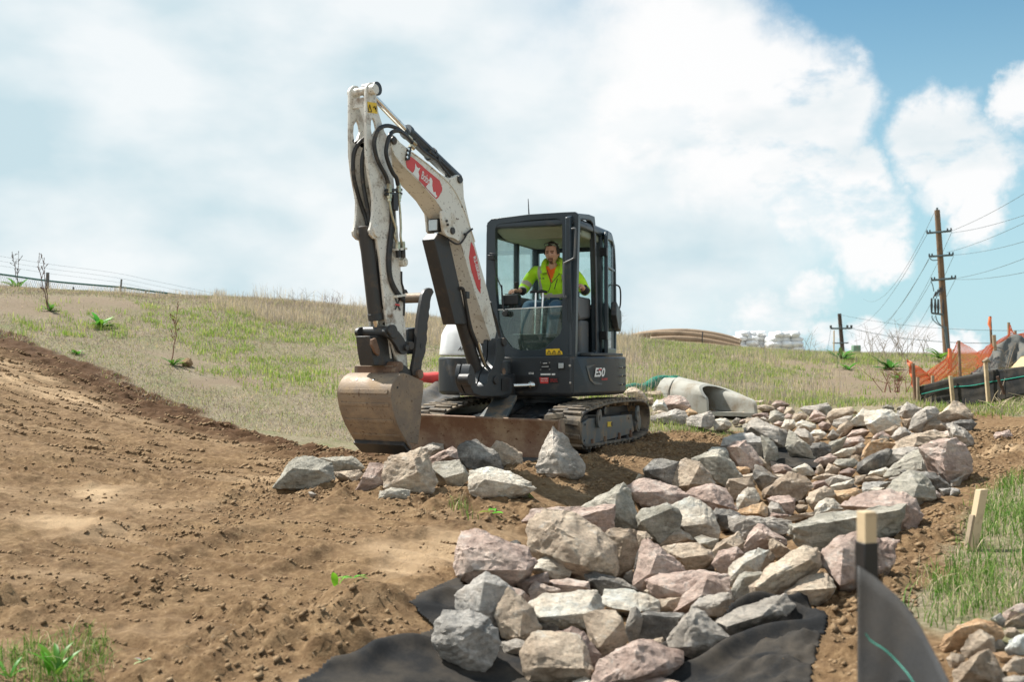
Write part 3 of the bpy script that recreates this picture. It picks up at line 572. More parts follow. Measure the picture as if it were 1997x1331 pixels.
ROCKS = """grey|1065,854 1079,836 1097,846 1115,877 1140,905 1136,926 1118,934 1079,929 1048,922 1047,898|1079,884 1100,924|upright pointed grey boulder standing alone in front of the blade end and right track|upright pointed boulder
green|534,951 565,903 583,890 617,892 645,903 651,935 620,952 588,952 553,944|571,913 622,917|flat topped grey boulder on bare dirt, left end of the rock row by the bucket|end boulder
green|627,895 687,890 710,913 698,919 652,922||low grey slab of rock lying directly under the bucket, behind the flat topped end boulder|low slab
tan|652,923 698,917 707,926 691,942 659,933||medium tan rock in front of the low slab
pink|694,956 721,904 751,907 750,944 740,958||upright narrow pinkish block leaning beside the broad tan boulder under the bucket|upright pinkish block
tan|750,908 765,892 820,877 832,887 853,940 841,962 804,960 751,951|807,896 814,922|broad tan boulder directly below the bucket's side plate, largest of the row|broad tan boulder
green|739,973 742,958 763,952 800,956 795,973||flat small grey stone lying on dirt in front of the broad tan boulder|flat chip
purple|780,884 790,864 807,864 821,877 800,881||medium dark reddish rock just behind the broad tan boulder
grey|821,875 844,864 864,866 865,878 836,894||medium grey rock just behind the broad tan boulder
pink|834,896 881,871 895,880 894,898 839,908||medium pink rock just behind the grey diamond block
tan|874,862 883,856 905,857 896,868 878,869||small tan rock just left of the dark boulder
dark|895,875 910,861 929,860 970,885 983,917 956,917 924,921 896,892|941,896|dark blue grey boulder leaning on the row in front of the blade|dark boulder
green|837,910 853,901 894,899 915,928 899,951 874,949 848,922|906,922 867,933|diamond shaped grey block between the broad tan boulder and the dark boulder|grey diamond block
tan|956,875 970,862 982,863 1018,885 1017,910 987,916 973,898|998,891|cracked tan block resting against the rusty blade, right of the dark boulder|cracked tan block
pale|929,863 945,862 954,873 938,873||small pale rock just behind the dark boulder
pale|914,951 920,921 947,920 956,914 994,921 1030,937 1042,952 1033,961 987,970 938,974 919,965|945,937 1005,945|long low whitish grey boulder in front of the row, beside a green leaf|long low boulder
tan|869,868 874,864 879,869 874,873||tiny tan rock just left of the dark boulder
grey|601,961 608,960 617,965 609,970||tiny grey rock in front of the end boulder
pink|1019,1018 1042,995 1090,989 1195,987 1192,1038 1176,1045 1128,1036 1060,1024|1132,1009 1172,1000 1194,992|wide flat pinkish slab lying behind the biggest tan boulder, left edge of the channel|flat pinkish slab
tan|1030,1036 1036,1016 1066,999 1100,1004 1128,1009 1156,1028 1172,1046 1192,1064 1204,1100 1197,1125 1176,1118 1138,1127 1120,1106 1088,1092 1058,1086 1036,1070|1080,1022 1106,1060 1138,1102 1166,1086|biggest rounded tan and pink boulder on the left edge of the stone channel|biggest tan boulder
green|1132,990 1200,949 1214,947 1226,960 1245,1016 1246,1036 1202,1038 1176,1032 1192,992|1202,966 1197,1000|grey pyramid shaped rock rising behind the flat pinkish slab|grey pyramid rock
pink|1223,952 1238,940 1258,935 1288,940 1320,950 1341,966 1342,974 1320,984 1280,990 1250,984 1230,968|1232,960 1266,960|broken pink and grey boulder at the channel edge with a small brown stone on it|broken pink boulder
brown|1291,980 1300,965 1314,961 1330,974 1312,987||small round brown stone perched on the broken pink boulder|small brown stone
brown|1277,989 1284,981 1300,984 1296,990||small brown rock just left of the small brown stone
dark|1255,916 1274,898 1288,896 1322,902 1316,920 1309,946 1300,940 1258,928|1258,918 1296,914|black sided boulder with a pale top on the channel's left bank|black sided boulder
tan|1310,926 1320,906 1337,893 1365,901 1381,924 1393,942 1371,948 1337,958 1311,950|1363,912 1345,946|peaked tan grey block just right of the black sided boulder|peaked tan block
tan|1239,938 1245,924 1266,934 1240,939||small tan rock just left of the black sided boulder
green|1242,1006 1252,994 1300,986 1320,994 1328,1008 1322,1034 1288,1060 1268,1046 1246,1028|1250,1018 1308,992|rounded olive grey boulder right of the grey pyramid rock|olive grey boulder
pale|1312,988 1345,972 1365,976 1391,998 1389,1020 1400,1038 1399,1050 1353,1050 1326,1030 1328,1008|1377,1022 1330,1028|white topped boulder right of the olive grey boulder|white topped boulder
pink|1340,962 1349,952 1388,946 1415,953 1435,994 1406,991 1390,998 1376,980 1345,970|1388,955 1403,985|streaked grey pink ridged rock behind the white topped boulder|streaked pink ridge rock
brown|1177,1046 1190,1034 1228,1032 1238,1040 1244,1060 1230,1106 1200,1125 1195,1100 1188,1060|1216,1050|egg shaped brown rock standing right of the biggest tan boulder|egg shaped brown rock
tan|1234,1038 1260,1037 1272,1052 1258,1052 1246,1068 1240,1050||medium tan rock in front of the olive grey boulder
pink|1239,1141 1253,1055 1265,1052 1290,1071 1314,1090 1339,1117 1314,1120 1262,1137 1255,1152 1244,1151|1267,1120 1281,1083|peaked pinkish rock with striped side, between brown egg rock and long slab|peaked pink rock
tan|1290,1069 1314,1062 1360,1059 1388,1078 1390,1097 1351,1116 1339,1113 1323,1095 1304,1085|1328,1089 1379,1083|flat topped light tan rock behind the peaked pink rock|flat tan rock
tan|1288,1063 1323,1032 1342,1041 1357,1057 1337,1061 1295,1067||medium tan rock just right of the olive grey boulder
green|1355,1050 1370,1045 1400,1053 1393,1075 1365,1064||medium greenish grey rock just behind the flat tan rock
tan|1388,1079 1397,1060 1439,1039 1453,1056 1446,1070 1428,1068 1404,1074 1391,1091||medium tan rock just left of the arched pinkish rock
pink|1389,1100 1402,1077 1437,1068 1451,1081 1425,1100 1428,1119 1407,1119||medium pink rock just left of the pale humped rock
pink|1446,1070 1472,1030 1480,1022 1500,1030 1531,1053 1534,1065 1523,1060 1502,1050 1495,1074 1453,1079|1479,1037 1500,1046|arched pinkish rock with a dark hollow front, in front of the long grey beam rock|arched pinkish rock
tan|1500,1053 1509,1051 1542,1074 1532,1084 1512,1088 1500,1072||medium tan rock just right of the arched pinkish rock
pale|1417,1137 1423,1105 1453,1081 1477,1072 1495,1077 1477,1100 1477,1116 1449,1119 1423,1144|1449,1100|pale humped rock left of the tilted tan slab|pale humped rock
brown|1479,1098 1500,1075 1512,1088 1500,1093 1491,1114 1481,1112||small brown rock just right of the pale humped rock
green|1423,1156 1442,1123 1453,1117 1491,1119 1467,1139 1472,1167 1453,1176 1430,1170|1450,1128|angular green grey rock tucked under the left end of the tilted tan slab|angular green grey rock
tan|1465,1144 1495,1109 1565,1068 1574,1077 1591,1072 1595,1081 1600,1105 1537,1144 1486,1180 1474,1172|1477,1146 1528,1109 1577,1093|thick tan slab tilted upward across the other rocks, above the black cloth fold|tilted tan slab
tan|1530,1156 1553,1135 1593,1119 1612,1121 1630,1146 1619,1158 1588,1179 1546,1184 1537,1167|1560,1153 1612,1149|tan rock half shaded beneath the tilted slab, next to the clod bank|shaded tan rock
grey|1395,1212 1439,1188 1477,1171 1488,1186 1528,1163 1544,1184 1532,1200 1495,1212 1460,1228 1421,1240 1414,1223|1418,1223 1486,1202|flat layered grey slab lying under the tilted tan slab at the cloth edge|flat grey slab
grey|1351,1184 1372,1165 1421,1156 1430,1167 1420,1188 1402,1202 1384,1200 1360,1190||medium grey rock in front of the pink wedge
pink|1317,1193 1335,1160 1379,1123 1396,1130 1422,1150 1421,1158 1372,1164 1351,1184|1378,1130 1368,1162|bright pink wedge shaped rock in the lower middle of the channel|pink wedge
pink|1261,1132 1290,1124 1360,1113 1420,1122 1415,1150 1325,1168 1278,1168 1268,1150|1275,1140 1330,1160|long pinkish tan slab lying behind the pink wedge|long pinkish slab
grey|1300,1254 1314,1228 1335,1202 1351,1186 1372,1195 1400,1222 1423,1245 1400,1268 1360,1285 1325,1272 1302,1262|1337,1205 1368,1232 1350,1262|blue and pink grey boulder right against the folded black cloth at the front|blue pink boulder
pink|1153,1340 1169,1286 1192,1272 1245,1248 1262,1254 1327,1274 1322,1298 1267,1322 1240,1345|1243,1256 1237,1290 1258,1318|front boulder with light pink left face and dark grey right face|two faced front boulder
tan|1257,1250 1292,1244 1301,1264 1270,1262||medium tan rock in front of the shadowed dark block
tan|1018,1270 1039,1240 1056,1236 1129,1242 1141,1270 1158,1310 1158,1335 1030,1335 1024,1310|1048,1275 1047,1303 1140,1305|banded yellow tan block at the front edge of the channel|banded yellow block
blue|845,1240 853,1214 867,1194 892,1196 923,1193 951,1207 965,1230 974,1254 965,1284 946,1309 920,1309 890,1291 857,1270 847,1254|874,1221 932,1226 890,1258|round blue grey boulder sitting on the black cloth at the front left|round blue grey boulder
tan|965,1200 979,1170 992,1151 1007,1163 1037,1188 1052,1223 1051,1237 1028,1254 1005,1249 979,1242 972,1221|1019,1193 1014,1242|upright tan egg shaped rock just right of the round blue grey boulder|upright tan egg rock
blue|890,1163 947,1119 970,1127 1002,1153 998,1184 970,1228 951,1219 892,1196|944,1137 934,1193|gable shaped grey rock with a rust spot behind the round blue grey boulder|gable shaped grey rock
purple|998,1146 1014,1151 1037,1170 1030,1179 1007,1160||medium dark reddish rock just behind the upright tan egg rock
pink|887,1090 890,1067 902,1038 932,1036 960,1050 993,1055 1026,1071 1041,1097 1031,1120 993,1141 951,1120 913,1138 892,1123|902,1074 941,1069 960,1057 1026,1113 925,1113|large rose pink boulder with a saddle top at the channel's left bank|large rose boulder
pale|1034,1110 1054,1090 1070,1086 1089,1092 1119,1104 1110,1125 1084,1130 1068,1123 1044,1116|1054,1109|pale layered stone between the rose boulder and the biggest tan boulder|layered pale stone
purple|1007,1139 1026,1127 1068,1116 1070,1137 1061,1141 1042,1134 1030,1158||medium dark reddish rock in front of the layered pale stone
pink|1031,1153 1042,1134 1063,1141 1092,1151 1089,1156 1040,1172||medium pink rock in front of the layered pale stone
pink|1072,1133 1110,1129 1146,1136 1148,1150 1122,1158 1082,1158|1078,1140 1140,1145|medium pink rock just behind the broad white rock
pale|1030,1181 1055,1163 1100,1158 1160,1153 1174,1184 1148,1196 1140,1225 1095,1232 1085,1210 1050,1208|1052,1205 1090,1203 1140,1198|broad flat white rock in the front middle of the channel|broad white rock
dark|1048,1209 1086,1206 1089,1228 1079,1235 1054,1233||medium dark grey rock in front of the broad white rock
tan|1138,1202 1159,1191 1199,1193 1213,1212 1225,1251 1197,1268 1173,1284 1159,1263 1148,1237|1185,1244 1211,1214 1169,1263|chunky tan block with a dark lower face, behind the banded yellow block|chunky tan block
purple|1085,1237 1115,1226 1141,1235 1169,1279 1159,1307 1145,1289 1134,1244||medium dark reddish rock just right of the banded yellow block
grey|1223,1214 1230,1188 1241,1186 1253,1207 1244,1244 1230,1254 1220,1230||small grey rock just left of the shadowed dark block
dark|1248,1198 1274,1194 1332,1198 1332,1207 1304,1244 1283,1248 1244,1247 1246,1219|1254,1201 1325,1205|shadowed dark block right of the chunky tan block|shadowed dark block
pale|1171,1174 1183,1153 1225,1150 1262,1158 1281,1172 1283,1193 1248,1194 1241,1186 1206,1191 1192,1187|1197,1188 1248,1193|cream coloured flat rock right of the broad white rock|cream rock
dark|1140,1123 1159,1116 1187,1127 1213,1129 1241,1151 1211,1151 1183,1153 1173,1158 1150,1139|1155,1132 1180,1132|long dark blue rock at the foot of the biggest tan boulder|long dark rock
tan|1279,1170 1328,1166 1318,1181 1316,1192 1283,1191||medium tan rock just behind the shadowed dark block
tan|1255,1153 1265,1149 1274,1160 1272,1167||small tan rock just right of the cream rock
grey|974,1254 1007,1247 1030,1256 1019,1279 984,1275||medium grey rock just left of the banded yellow block
dark|1237,1102 1244,1074 1253,1076 1246,1113 1239,1141||tiny dark grey rock just left of the peaked pink rock
tan|1352,1113 1365,1104 1391,1103 1393,1113||medium tan rock in front of the flat tan rock
grey|1216,1127 1234,1111 1235,1137 1230,1137||small grey rock just right of the long dark rock
green|1541,1022 1593,1009 1680,995 1764,983 1764,1010 1745,1042 1690,1060 1600,1080 1560,1066 1546,1045|1548,1030 1755,995|very long green grey slab on edge behind the silt fence stake|long green grey slab
pink|1640,987 1673,967 1719,958 1737,955 1765,962 1782,975 1795,1005 1778,1035 1760,1020 1700,990|1765,985 1700,990|pink topped flat boulder directly behind the long green grey slab|pink topped slab
grey|1422,1030 1423,1007 1456,1008 1505,1012 1539,1017 1542,1035 1523,1042 1491,1030 1477,1028 1453,1049 1437,1039|1456,1014 1477,1021|long grey beam shaped rock left of the long green grey slab|long grey beam rock
tan|1519,1015 1546,1007 1588,1000 1586,1007 1544,1017||medium tan rock in front of the square pinkish rock
rust|1438,1000 1453,990 1486,981 1495,988 1495,1010 1463,1008 1442,1004|1477,1002|bright orange rock in the middle of the channel|orange rock
pale|1436,976 1440,964 1458,952 1470,953 1479,965 1482,974 1470,985 1437,997|1452,971|pale rock with a dark notch directly behind the orange rock|pale rock behind the orange one
pink|1497,974 1508,969 1539,967 1548,974 1549,995 1542,1004 1532,1003 1520,983|1523,983 1547,979|square pinkish rock right of the orange rock|square pinkish rock
grey|1496,991 1505,979 1518,983 1532,1004 1509,1001 1499,1010||medium grey rock in front of the square pinkish rock
purple|1500,1010 1505,1001 1520,1002 1539,1006 1520,1013||medium dark reddish rock in front of the square pinkish rock
dark|1390,1000 1397,992 1415,994 1430,995 1445,1006 1422,1010 1418,1033 1410,1030 1395,1013|1398,1004 1419,1006|black and white rock left of the orange rock|black and white rock
dark|1469,919 1473,907 1485,910 1509,928 1520,935 1503,950 1491,956 1482,944 1473,938||speckled black rock leaning beside the large shaded brown grey rock|speckled black rock
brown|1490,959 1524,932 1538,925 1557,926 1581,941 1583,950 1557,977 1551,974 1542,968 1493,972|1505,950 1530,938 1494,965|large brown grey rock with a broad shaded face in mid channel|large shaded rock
brown|1416,953 1421,935 1463,932 1470,944 1470,953 1455,952 1440,964 1436,974 1424,971|1424,937 1455,947|squat brown block with a lit rim below the grey triangular rock|brown block
rust|1433,911 1458,911 1463,916 1461,926 1443,925||flat orange stone at the foot of the pink triangular boulder|flat orange stone
tan|1443,929 1461,926 1470,923 1473,934 1467,938 1461,932 1446,932||small tan rock in front of the flat orange stone
green|1350,896 1382,883 1402,878 1415,883 1430,905 1445,930 1422,936 1412,947 1395,935 1380,912|1400,890|grey triangular rock standing behind the peaked tan block|grey triangular rock
pink|1419,874 1431,863 1455,860 1464,869 1476,889 1484,907 1470,919 1461,913 1443,908 1440,887|1440,872|pink triangular boulder standing on the channel's far left edge|pink triangular boulder
pale|1382,880 1389,874 1409,874 1430,881 1440,899 1440,910 1433,908 1418,887 1403,877||medium pale rock just behind the grey triangular rock
blue|1410,866 1412,856 1428,848 1465,847 1483,856 1491,863 1491,896 1478,888 1459,859 1444,858 1427,866 1407,871|1483,863 1452,863|grey white block directly behind the pink triangular boulder|grey white block
tan|1476,889 1485,893 1505,916 1506,922 1494,914 1482,907||small tan rock just behind the speckled black rock
green|1484,850 1500,856 1516,872 1519,891 1513,901 1500,907 1492,898 1491,864||dark bellied round rock next to the opening showing black cloth|dark bellied rock
grey|1453,847 1455,837 1463,822 1475,818 1500,831 1532,839 1540,850 1531,863 1532,872 1519,877 1513,863 1491,855 1481,855 1468,847|1519,837 1516,863 1465,834|large grey tan boulder topping the left bank above the open cloth gap|large pale ridge boulder
green|1534,866 1540,840 1553,850 1576,871 1592,898 1587,899 1571,888 1540,879 1532,872||long slab leaning down over the gap of black cloth|leaning slab
grey|1548,845 1555,837 1569,837 1584,850 1588,859 1579,869 1568,861||medium grey rock just behind the leaning slab
dark|1579,875 1585,866 1604,863 1619,871 1620,882 1606,888 1592,893 1585,882|1595,874|medium dark grey rock just right of the leaning slab
pink|1586,904 1590,898 1619,886 1632,893 1627,899 1612,909 1595,909||medium pink rock just right of the leaning slab
green|1626,904 1632,896 1665,896 1675,902 1665,911 1644,914 1634,910|1635,908|medium greenish grey rock just left of the black fronted rock
purple|1505,911 1515,905 1530,906 1547,916 1547,925 1533,926 1509,923||medium dark reddish rock just right of the speckled black rock
pale|1543,916 1569,904 1581,911 1590,925 1581,928 1553,925||medium pale rock just behind the large shaded rock
brown|1592,913 1600,905 1611,923 1595,925||small brown rock in front of the leaning slab
tan|1610,922 1616,904 1622,908 1640,914 1629,926 1614,925||small tan rock just left of the black fronted rock
purple|1635,922 1655,913 1669,917 1662,926 1658,931 1638,926||medium dark reddish rock just left of the black fronted rock
tan|1509,926 1524,925 1533,929 1520,935||small tan rock just right of the speckled black rock
tan|1586,935 1587,931 1613,923 1634,928 1611,937 1605,938||medium tan rock just behind the golden tan rock
grey|1610,937 1638,926 1662,934 1635,941 1620,950 1616,950||medium grey rock just behind the ochre rock
purple|1583,944 1590,940 1607,937 1616,949 1598,949 1587,953||small dark reddish rock just behind the golden tan rock
pale|1619,950 1626,946 1665,934 1665,944 1650,953 1641,959 1628,958||medium pale rock just behind the ochre rock
tan|1572,974 1580,962 1608,949 1623,956 1628,965 1617,973 1599,979 1590,994 1581,989|1593,962 1587,980|golden tan rock with a dark underside in mid channel|golden tan rock
rust|1620,971 1629,959 1665,953 1680,956 1680,965 1656,974 1638,986 1629,980||ochre rock right of the golden tan rock|ochre rock
pale|1590,995 1598,979 1611,973 1626,974 1643,994 1629,1003 1614,1004 1590,1007||medium pale rock in front of the golden tan rock
brown|1548,992 1557,984 1575,986 1574,994 1557,1000||small brown rock just right of the square pinkish rock
tan|1556,979 1568,976 1569,982 1559,983||tiny tan rock just left of the golden tan rock
green|1727,929 1736,914 1765,892 1782,879 1807,876 1826,881 1831,894 1831,927 1795,919 1775,917 1755,922 1737,929|1797,887 1798,919 1807,878|large grey green peaked boulder left of the big rose boulder on the right bank|grey green peak
pink|1793,874 1802,868 1831,859 1864,856 1881,873 1891,896 1892,919 1871,930 1848,944 1831,927 1831,894 1826,881|1846,863 1835,886 1843,919|big rose pink boulder on the channel's right bank|big right bank rose boulder
tan|1737,879 1749,863 1782,846 1798,841 1823,840 1840,846 1856,854 1831,859 1802,868 1790,873 1749,879|1790,851 1783,871|long tan ridge rock just behind the big rose boulder|long tan ridge rock
pink|1831,843 1853,841 1864,844 1879,864 1878,869 1864,856 1846,856||medium pink rock in front of the flat dark edged rock
grey|1845,828 1858,825 1873,833 1889,844 1899,861 1898,869 1888,874 1879,869 1878,863 1864,846 1853,840||medium grey rock in front of the flat dark edged rock
dark|1845,826 1873,820 1894,820 1906,826 1902,831 1891,844 1881,835 1861,825|1891,825|flat dark edged rock on the outer right bank by the bare soil|flat dark edged rock
tan|1817,820 1840,803 1860,782 1871,785 1874,792 1884,792 1896,808 1894,820 1868,821 1840,825|1848,800 1874,810|tall tan boulder at the far right crest of the rocks, below the silt fence|crest boulder
grey|1774,838 1780,815 1788,805 1807,795 1820,795 1831,805 1817,818 1808,826 1792,843|1805,800 1808,820|split faced grey tan rock left of the tall crest boulder|split faced rock
brown|1797,840 1807,823 1830,820 1843,828 1853,841 1841,841 1812,838||medium brown rock just right of the split faced rock
grey|1752,806 1765,788 1770,785 1785,793 1798,797 1782,813 1775,816 1759,813|1765,801|pointed grey rock on the skyline of the rocks, left of the split faced rock|pointed grey rock
brown|1757,820 1779,816 1777,830 1765,836||small brown rock just left of the split faced rock
pale|1686,815 1688,805 1716,800 1737,800 1749,811 1755,818 1754,831 1740,830 1731,838 1716,846 1701,844 1689,828|1716,815 1699,826|domed pale pink rock at the back of the channel|domed pale pink rock
pale|1658,823 1671,810 1683,798 1696,801 1686,813 1688,830 1666,831||medium pale rock just left of the domed pale pink rock
grey|1563,798 1568,794 1612,787 1622,795 1619,806 1611,811 1596,802 1577,810 1568,803||medium grey rock just behind the red streaked rock
grey|1625,830 1626,820 1650,813 1664,811 1658,823 1646,825 1633,835||medium grey rock just left of the domed pale pink rock
brown|1632,841 1636,831 1653,821 1664,830 1655,841 1648,849 1638,851||small brown rock just behind the red streaked rock
grey|1612,853 1625,837 1636,851 1621,858||small grey rock just left of the red streaked rock
pink|1650,853 1663,841 1683,838 1699,841 1679,848 1666,853||medium pink rock just behind the red streaked rock
pink|1633,869 1636,858 1655,854 1679,851 1686,859 1683,863 1671,869 1650,871 1640,873||red streaked rock in the far middle of the channel|red streaked rock
green|1615,873 1618,863 1650,853 1636,859 1635,873 1626,884 1620,884||medium greenish grey rock just left of the red streaked rock
pale|1626,887 1643,876 1666,871 1669,876 1658,889 1638,894||medium pale rock in front of the red streaked rock
grey|1659,886 1671,869 1681,863 1688,871 1679,876 1666,887||small grey rock in front of the red streaked rock
rust|1681,891 1686,874 1696,864 1726,858 1744,866 1729,874 1706,886 1683,897|1699,863|medium orange rock just behind the black fronted rock
pink|1698,859 1706,851 1722,842 1737,853 1732,856 1706,861||medium pink rock in front of the domed pale pink rock
dark|1671,920 1676,902 1693,892 1729,876 1739,881 1709,892 1716,912 1693,924 1679,924|1693,901|black fronted rock left of the grey green peak|black fronted rock
grey|1707,891 1716,882 1745,884 1765,873 1792,873 1782,882 1755,896 1716,914||medium grey rock just left of the grey green peak
tan|1716,912 1744,897 1745,904 1736,914 1722,912||small tan rock just right of the black fronted rock
pale|1693,927 1699,919 1726,912 1736,916 1727,930 1706,929||medium pale rock in front of the black fronted rock
brown|1683,939 1686,930 1707,929 1727,934 1722,940 1689,940||medium brown rock in front of the black fronted rock
blue|1681,959 1686,942 1709,940 1736,941 1722,950 1699,954 1686,962||medium blue grey rock just right of the ochre rock
tan|1667,944 1668,929 1689,927 1683,940 1673,945||small tan rock just behind the ochre rock
green|1724,959 1740,937 1772,919 1788,925 1802,930 1820,955 1825,972 1790,982 1782,972 1765,962 1737,955|1790,945 1782,970|veined green grey boulder behind the pink topped slab|veined green grey boulder
dark|1754,920 1775,918 1815,922 1831,929 1856,952 1831,957 1817,949 1802,930 1790,929||dark slate slab below the big rose boulder on the right bank|dark slate slab
grey|1726,939 1737,932 1752,930 1740,939||small grey rock just left of the veined green grey boulder
blue|1831,954 1856,952 1853,963 1840,967||small blue grey rock in front of the dark slate slab
blue|1855,952 1871,955 1873,963 1853,967||small blue grey rock just right of the dark slate slab
pink|1817,954 1826,957 1836,967 1831,973 1821,962||small pink rock in front of the dark slate slab
pale|1683,965 1706,950 1724,952 1706,963 1693,967||medium pale rock just right of the ochre rock
grey|1737,853 1754,835 1765,835 1779,846 1755,861 1744,858||medium grey rock just left of the long tan ridge rock
brown|1724,841 1744,830 1752,833 1744,846 1737,851||small brown rock in front of the domed pale pink rock
grey|1853,939 1878,929 1864,947 1856,949||small grey rock just right of the dark slate slab
pink|1603,1081 1628,1055 1673,1039 1712,1052 1739,1075 1739,1101 1705,1124 1673,1133 1641,1149 1625,1127 1608,1101|1644,1072 1639,1140|pink boulder partly behind the near silt fence stake|pink boulder behind the stake
pink|1709,1052 1731,1049 1754,1055 1754,1075 1738,1081||medium pink rock just right of the pink boulder behind the stake
grey|1340,816 1354,811 1367,808 1385,803 1393,814 1390,831 1378,837 1356,835 1342,829|1370,813 1367,834|purplish grey boulder at the near left corner of the concrete culvert|purplish culvert boulder
pale|1393,821 1404,816 1417,818 1427,826 1425,832 1411,837 1393,839||medium pale rock just right of the purplish culvert boulder
grey|1427,824 1436,815 1444,818 1439,826 1430,829||tiny grey rock just right of the purplish culvert boulder
purple|1439,826 1447,818 1454,821 1452,827||tiny dark reddish rock just left of the large pale ridge boulder
tan|1454,824 1457,819 1476,814 1483,818 1465,824 1459,831||small tan rock just behind the large pale ridge boulder
grey|1483,816 1489,814 1502,824 1499,827||small grey rock just behind the large pale ridge boulder
green|1499,819 1503,803 1513,801 1528,808 1529,819 1518,824 1508,826|1511,811|small greenish grey rock just behind the large pale ridge boulder
purple|1465,811 1484,805 1497,806 1500,816 1494,819 1478,813||medium dark reddish rock just behind the large pale ridge boulder
tan|1476,792 1492,789 1510,795 1510,800 1491,802 1478,798||medium tan rock just behind the large pale ridge boulder
pink|1473,782 1491,781 1489,787 1478,789||small pink rock just behind the large pale ridge boulder
purple|1505,790 1513,782 1523,781 1539,790 1524,797 1510,797||medium dark reddish rock just behind the leaning slab
pink|1497,789 1502,781 1504,784 1503,791||tiny pink rock just behind the large pale ridge boulder
pink|1515,798 1521,794 1531,795 1529,806 1519,803||tiny pink rock just behind the leaning slab
tan|1529,808 1534,795 1545,795 1550,803 1547,808 1536,806||small tan rock just behind the leaning slab
pink|1529,814 1536,806 1547,810 1545,818 1532,816||small pink rock just behind the leaning slab
brown|1545,818 1548,808 1564,806 1575,811 1571,818 1553,821||small brown rock just right of the large pale ridge boulder
pink|1577,818 1588,800 1595,801 1611,813 1595,819||medium pink rock just behind the leaning slab
tan|1612,816 1616,806 1627,798 1659,795 1665,802 1659,810 1644,813 1624,822||medium tan rock just left of the domed pale pink rock
pink|1579,821 1603,813 1611,816 1596,824||small pink rock just behind the red streaked rock
pale|1524,834 1531,819 1548,819 1553,832 1536,840||small pale rock just right of the large pale ridge boulder
pale|1550,827 1564,819 1590,829 1590,835 1579,843 1568,837 1555,835||medium pale rock just behind the leaning slab
pink|1508,827 1518,822 1528,824 1523,832||small pink rock just left of the leaning slab
purple|1595,829 1604,822 1622,829 1616,837 1603,839||small dark reddish rock just behind the red streaked rock
pale|1579,847 1587,840 1600,839 1612,847 1604,855 1587,850||small pale rock just right of the leaning slab
tan|1584,853 1600,850 1603,856 1590,863||small tan rock just right of the leaning slab
brown|1443,805 1451,804 1457,811 1444,810||tiny brown rock just behind the large pale ridge boulder
brown|1398,813 1407,808 1414,810 1409,814||tiny brown rock just right of the purplish culvert boulder
tan|1219,767 1226,758 1239,756 1250,764 1260,773 1262,782 1245,779 1230,776||medium tan rock just left of the round culvert side rock
tan|1191,767 1209,766 1226,776 1209,776 1194,777||medium tan rock just behind the blue grey rock by the track
tan|1258,767 1268,764 1292,762 1298,767 1296,773 1275,776 1265,773|1275,770|medium tan rock just left of the purplish culvert boulder
pink|1286,783 1305,773 1328,772 1340,782 1346,795 1334,803 1308,800 1296,794||round pinkish rock leaning on the left flank of the concrete culvert|round culvert side rock
pale|1271,795 1281,780 1293,780 1296,792 1304,803 1275,801||small pale rock just left of the round culvert side rock
tan|1271,804 1290,801 1304,806 1290,810 1272,812||small tan rock just left of the blue grey rock by the track
grey|1271,812 1290,810 1317,800 1335,804 1340,813 1334,827 1305,825 1284,825 1271,822|1305,810|large blue grey rock right behind the rear end of the right track|blue grey rock by the track
rust|1335,804 1346,797 1361,806 1350,810 1340,813||small orange rock just behind the purplish culvert boulder
brown|1263,776 1274,776 1272,788 1266,786||tiny brown rock just left of the round culvert side rock
pink|1938,850 1943,844 1967,840 1975,850 1972,858 1955,860 1941,856||lone pinkish stone on the bare soil right of the channel|lone pinkish stone
rust|1837,1262 1846,1240 1870,1220 1906,1210 1935,1215 1955,1226 1956,1243 1935,1243 1892,1255 1875,1272 1842,1271|1873,1226 1909,1219|long rusty red rock at the top of the lower right corner pile|long rusty rock
tan|1875,1269 1893,1240 1912,1230 1926,1238 1939,1246 1942,1269 1935,1274 1906,1276 1880,1286|1929,1246|pale tan pointed rock in front of the long rusty rock in the corner pile|corner pile tan rock
tan|1846,1286 1856,1275 1876,1276 1882,1288 1867,1301 1856,1311||medium tan rock just left of the ridged corner rock
brown|1859,1311 1885,1292 1909,1276 1929,1269 1939,1289 1956,1321 1958,1341 1863,1341|1909,1279 1889,1309|ridged brown grey rock at the bottom of the corner pile|ridged corner rock
rust|1935,1275 1956,1272 1974,1284 1958,1295 1949,1305||medium orange rock just left of the white corner rock
tan|1954,1309 1964,1295 1981,1282 2001,1285 2001,1319 1978,1321 1959,1325||medium tan rock in front of the white corner rock
white|1960,1269 1969,1252 1987,1240 2001,1238 2005,1285 1975,1282||white and tan rock at the right edge of the corner pile|white corner rock
tan|1958,1233 1965,1226 1978,1225 1991,1236 1972,1246 1961,1240||small tan rock just behind the white corner rock
brown|1956,1225 1961,1215 1985,1203 2001,1197 2005,1226 1978,1223||medium brown rock just behind the white corner rock
blue|1932,1207 1951,1197 1961,1212 1956,1225 1949,1220||small blue grey rock just behind the long rusty rock
pink|1956,1196 1975,1186 1989,1179 2005,1182 2005,1197 1961,1213||medium pink rock just behind the white corner rock
grey|1929,1243 1946,1243 1962,1263 1943,1269||small grey rock just right of the corner pile tan rock
grey|1954,1325 1978,1319 2005,1321 2005,1344 1956,1344||medium grey rock just right of the ridged corner rock
pale|1105,1350 1118,1329 1140,1322 1163,1331 1172,1352||pale rock just peeping over the bottom edge of the photo|sliver of pale rock
pink|1330,1352 1262,1352 1255,1330 1290,1322 1325,1330||medium pink rock in front of the two faced front boulder"""
for k, l in enumerate(ROCKS.strip().split('\n')): rock_from(l, k)
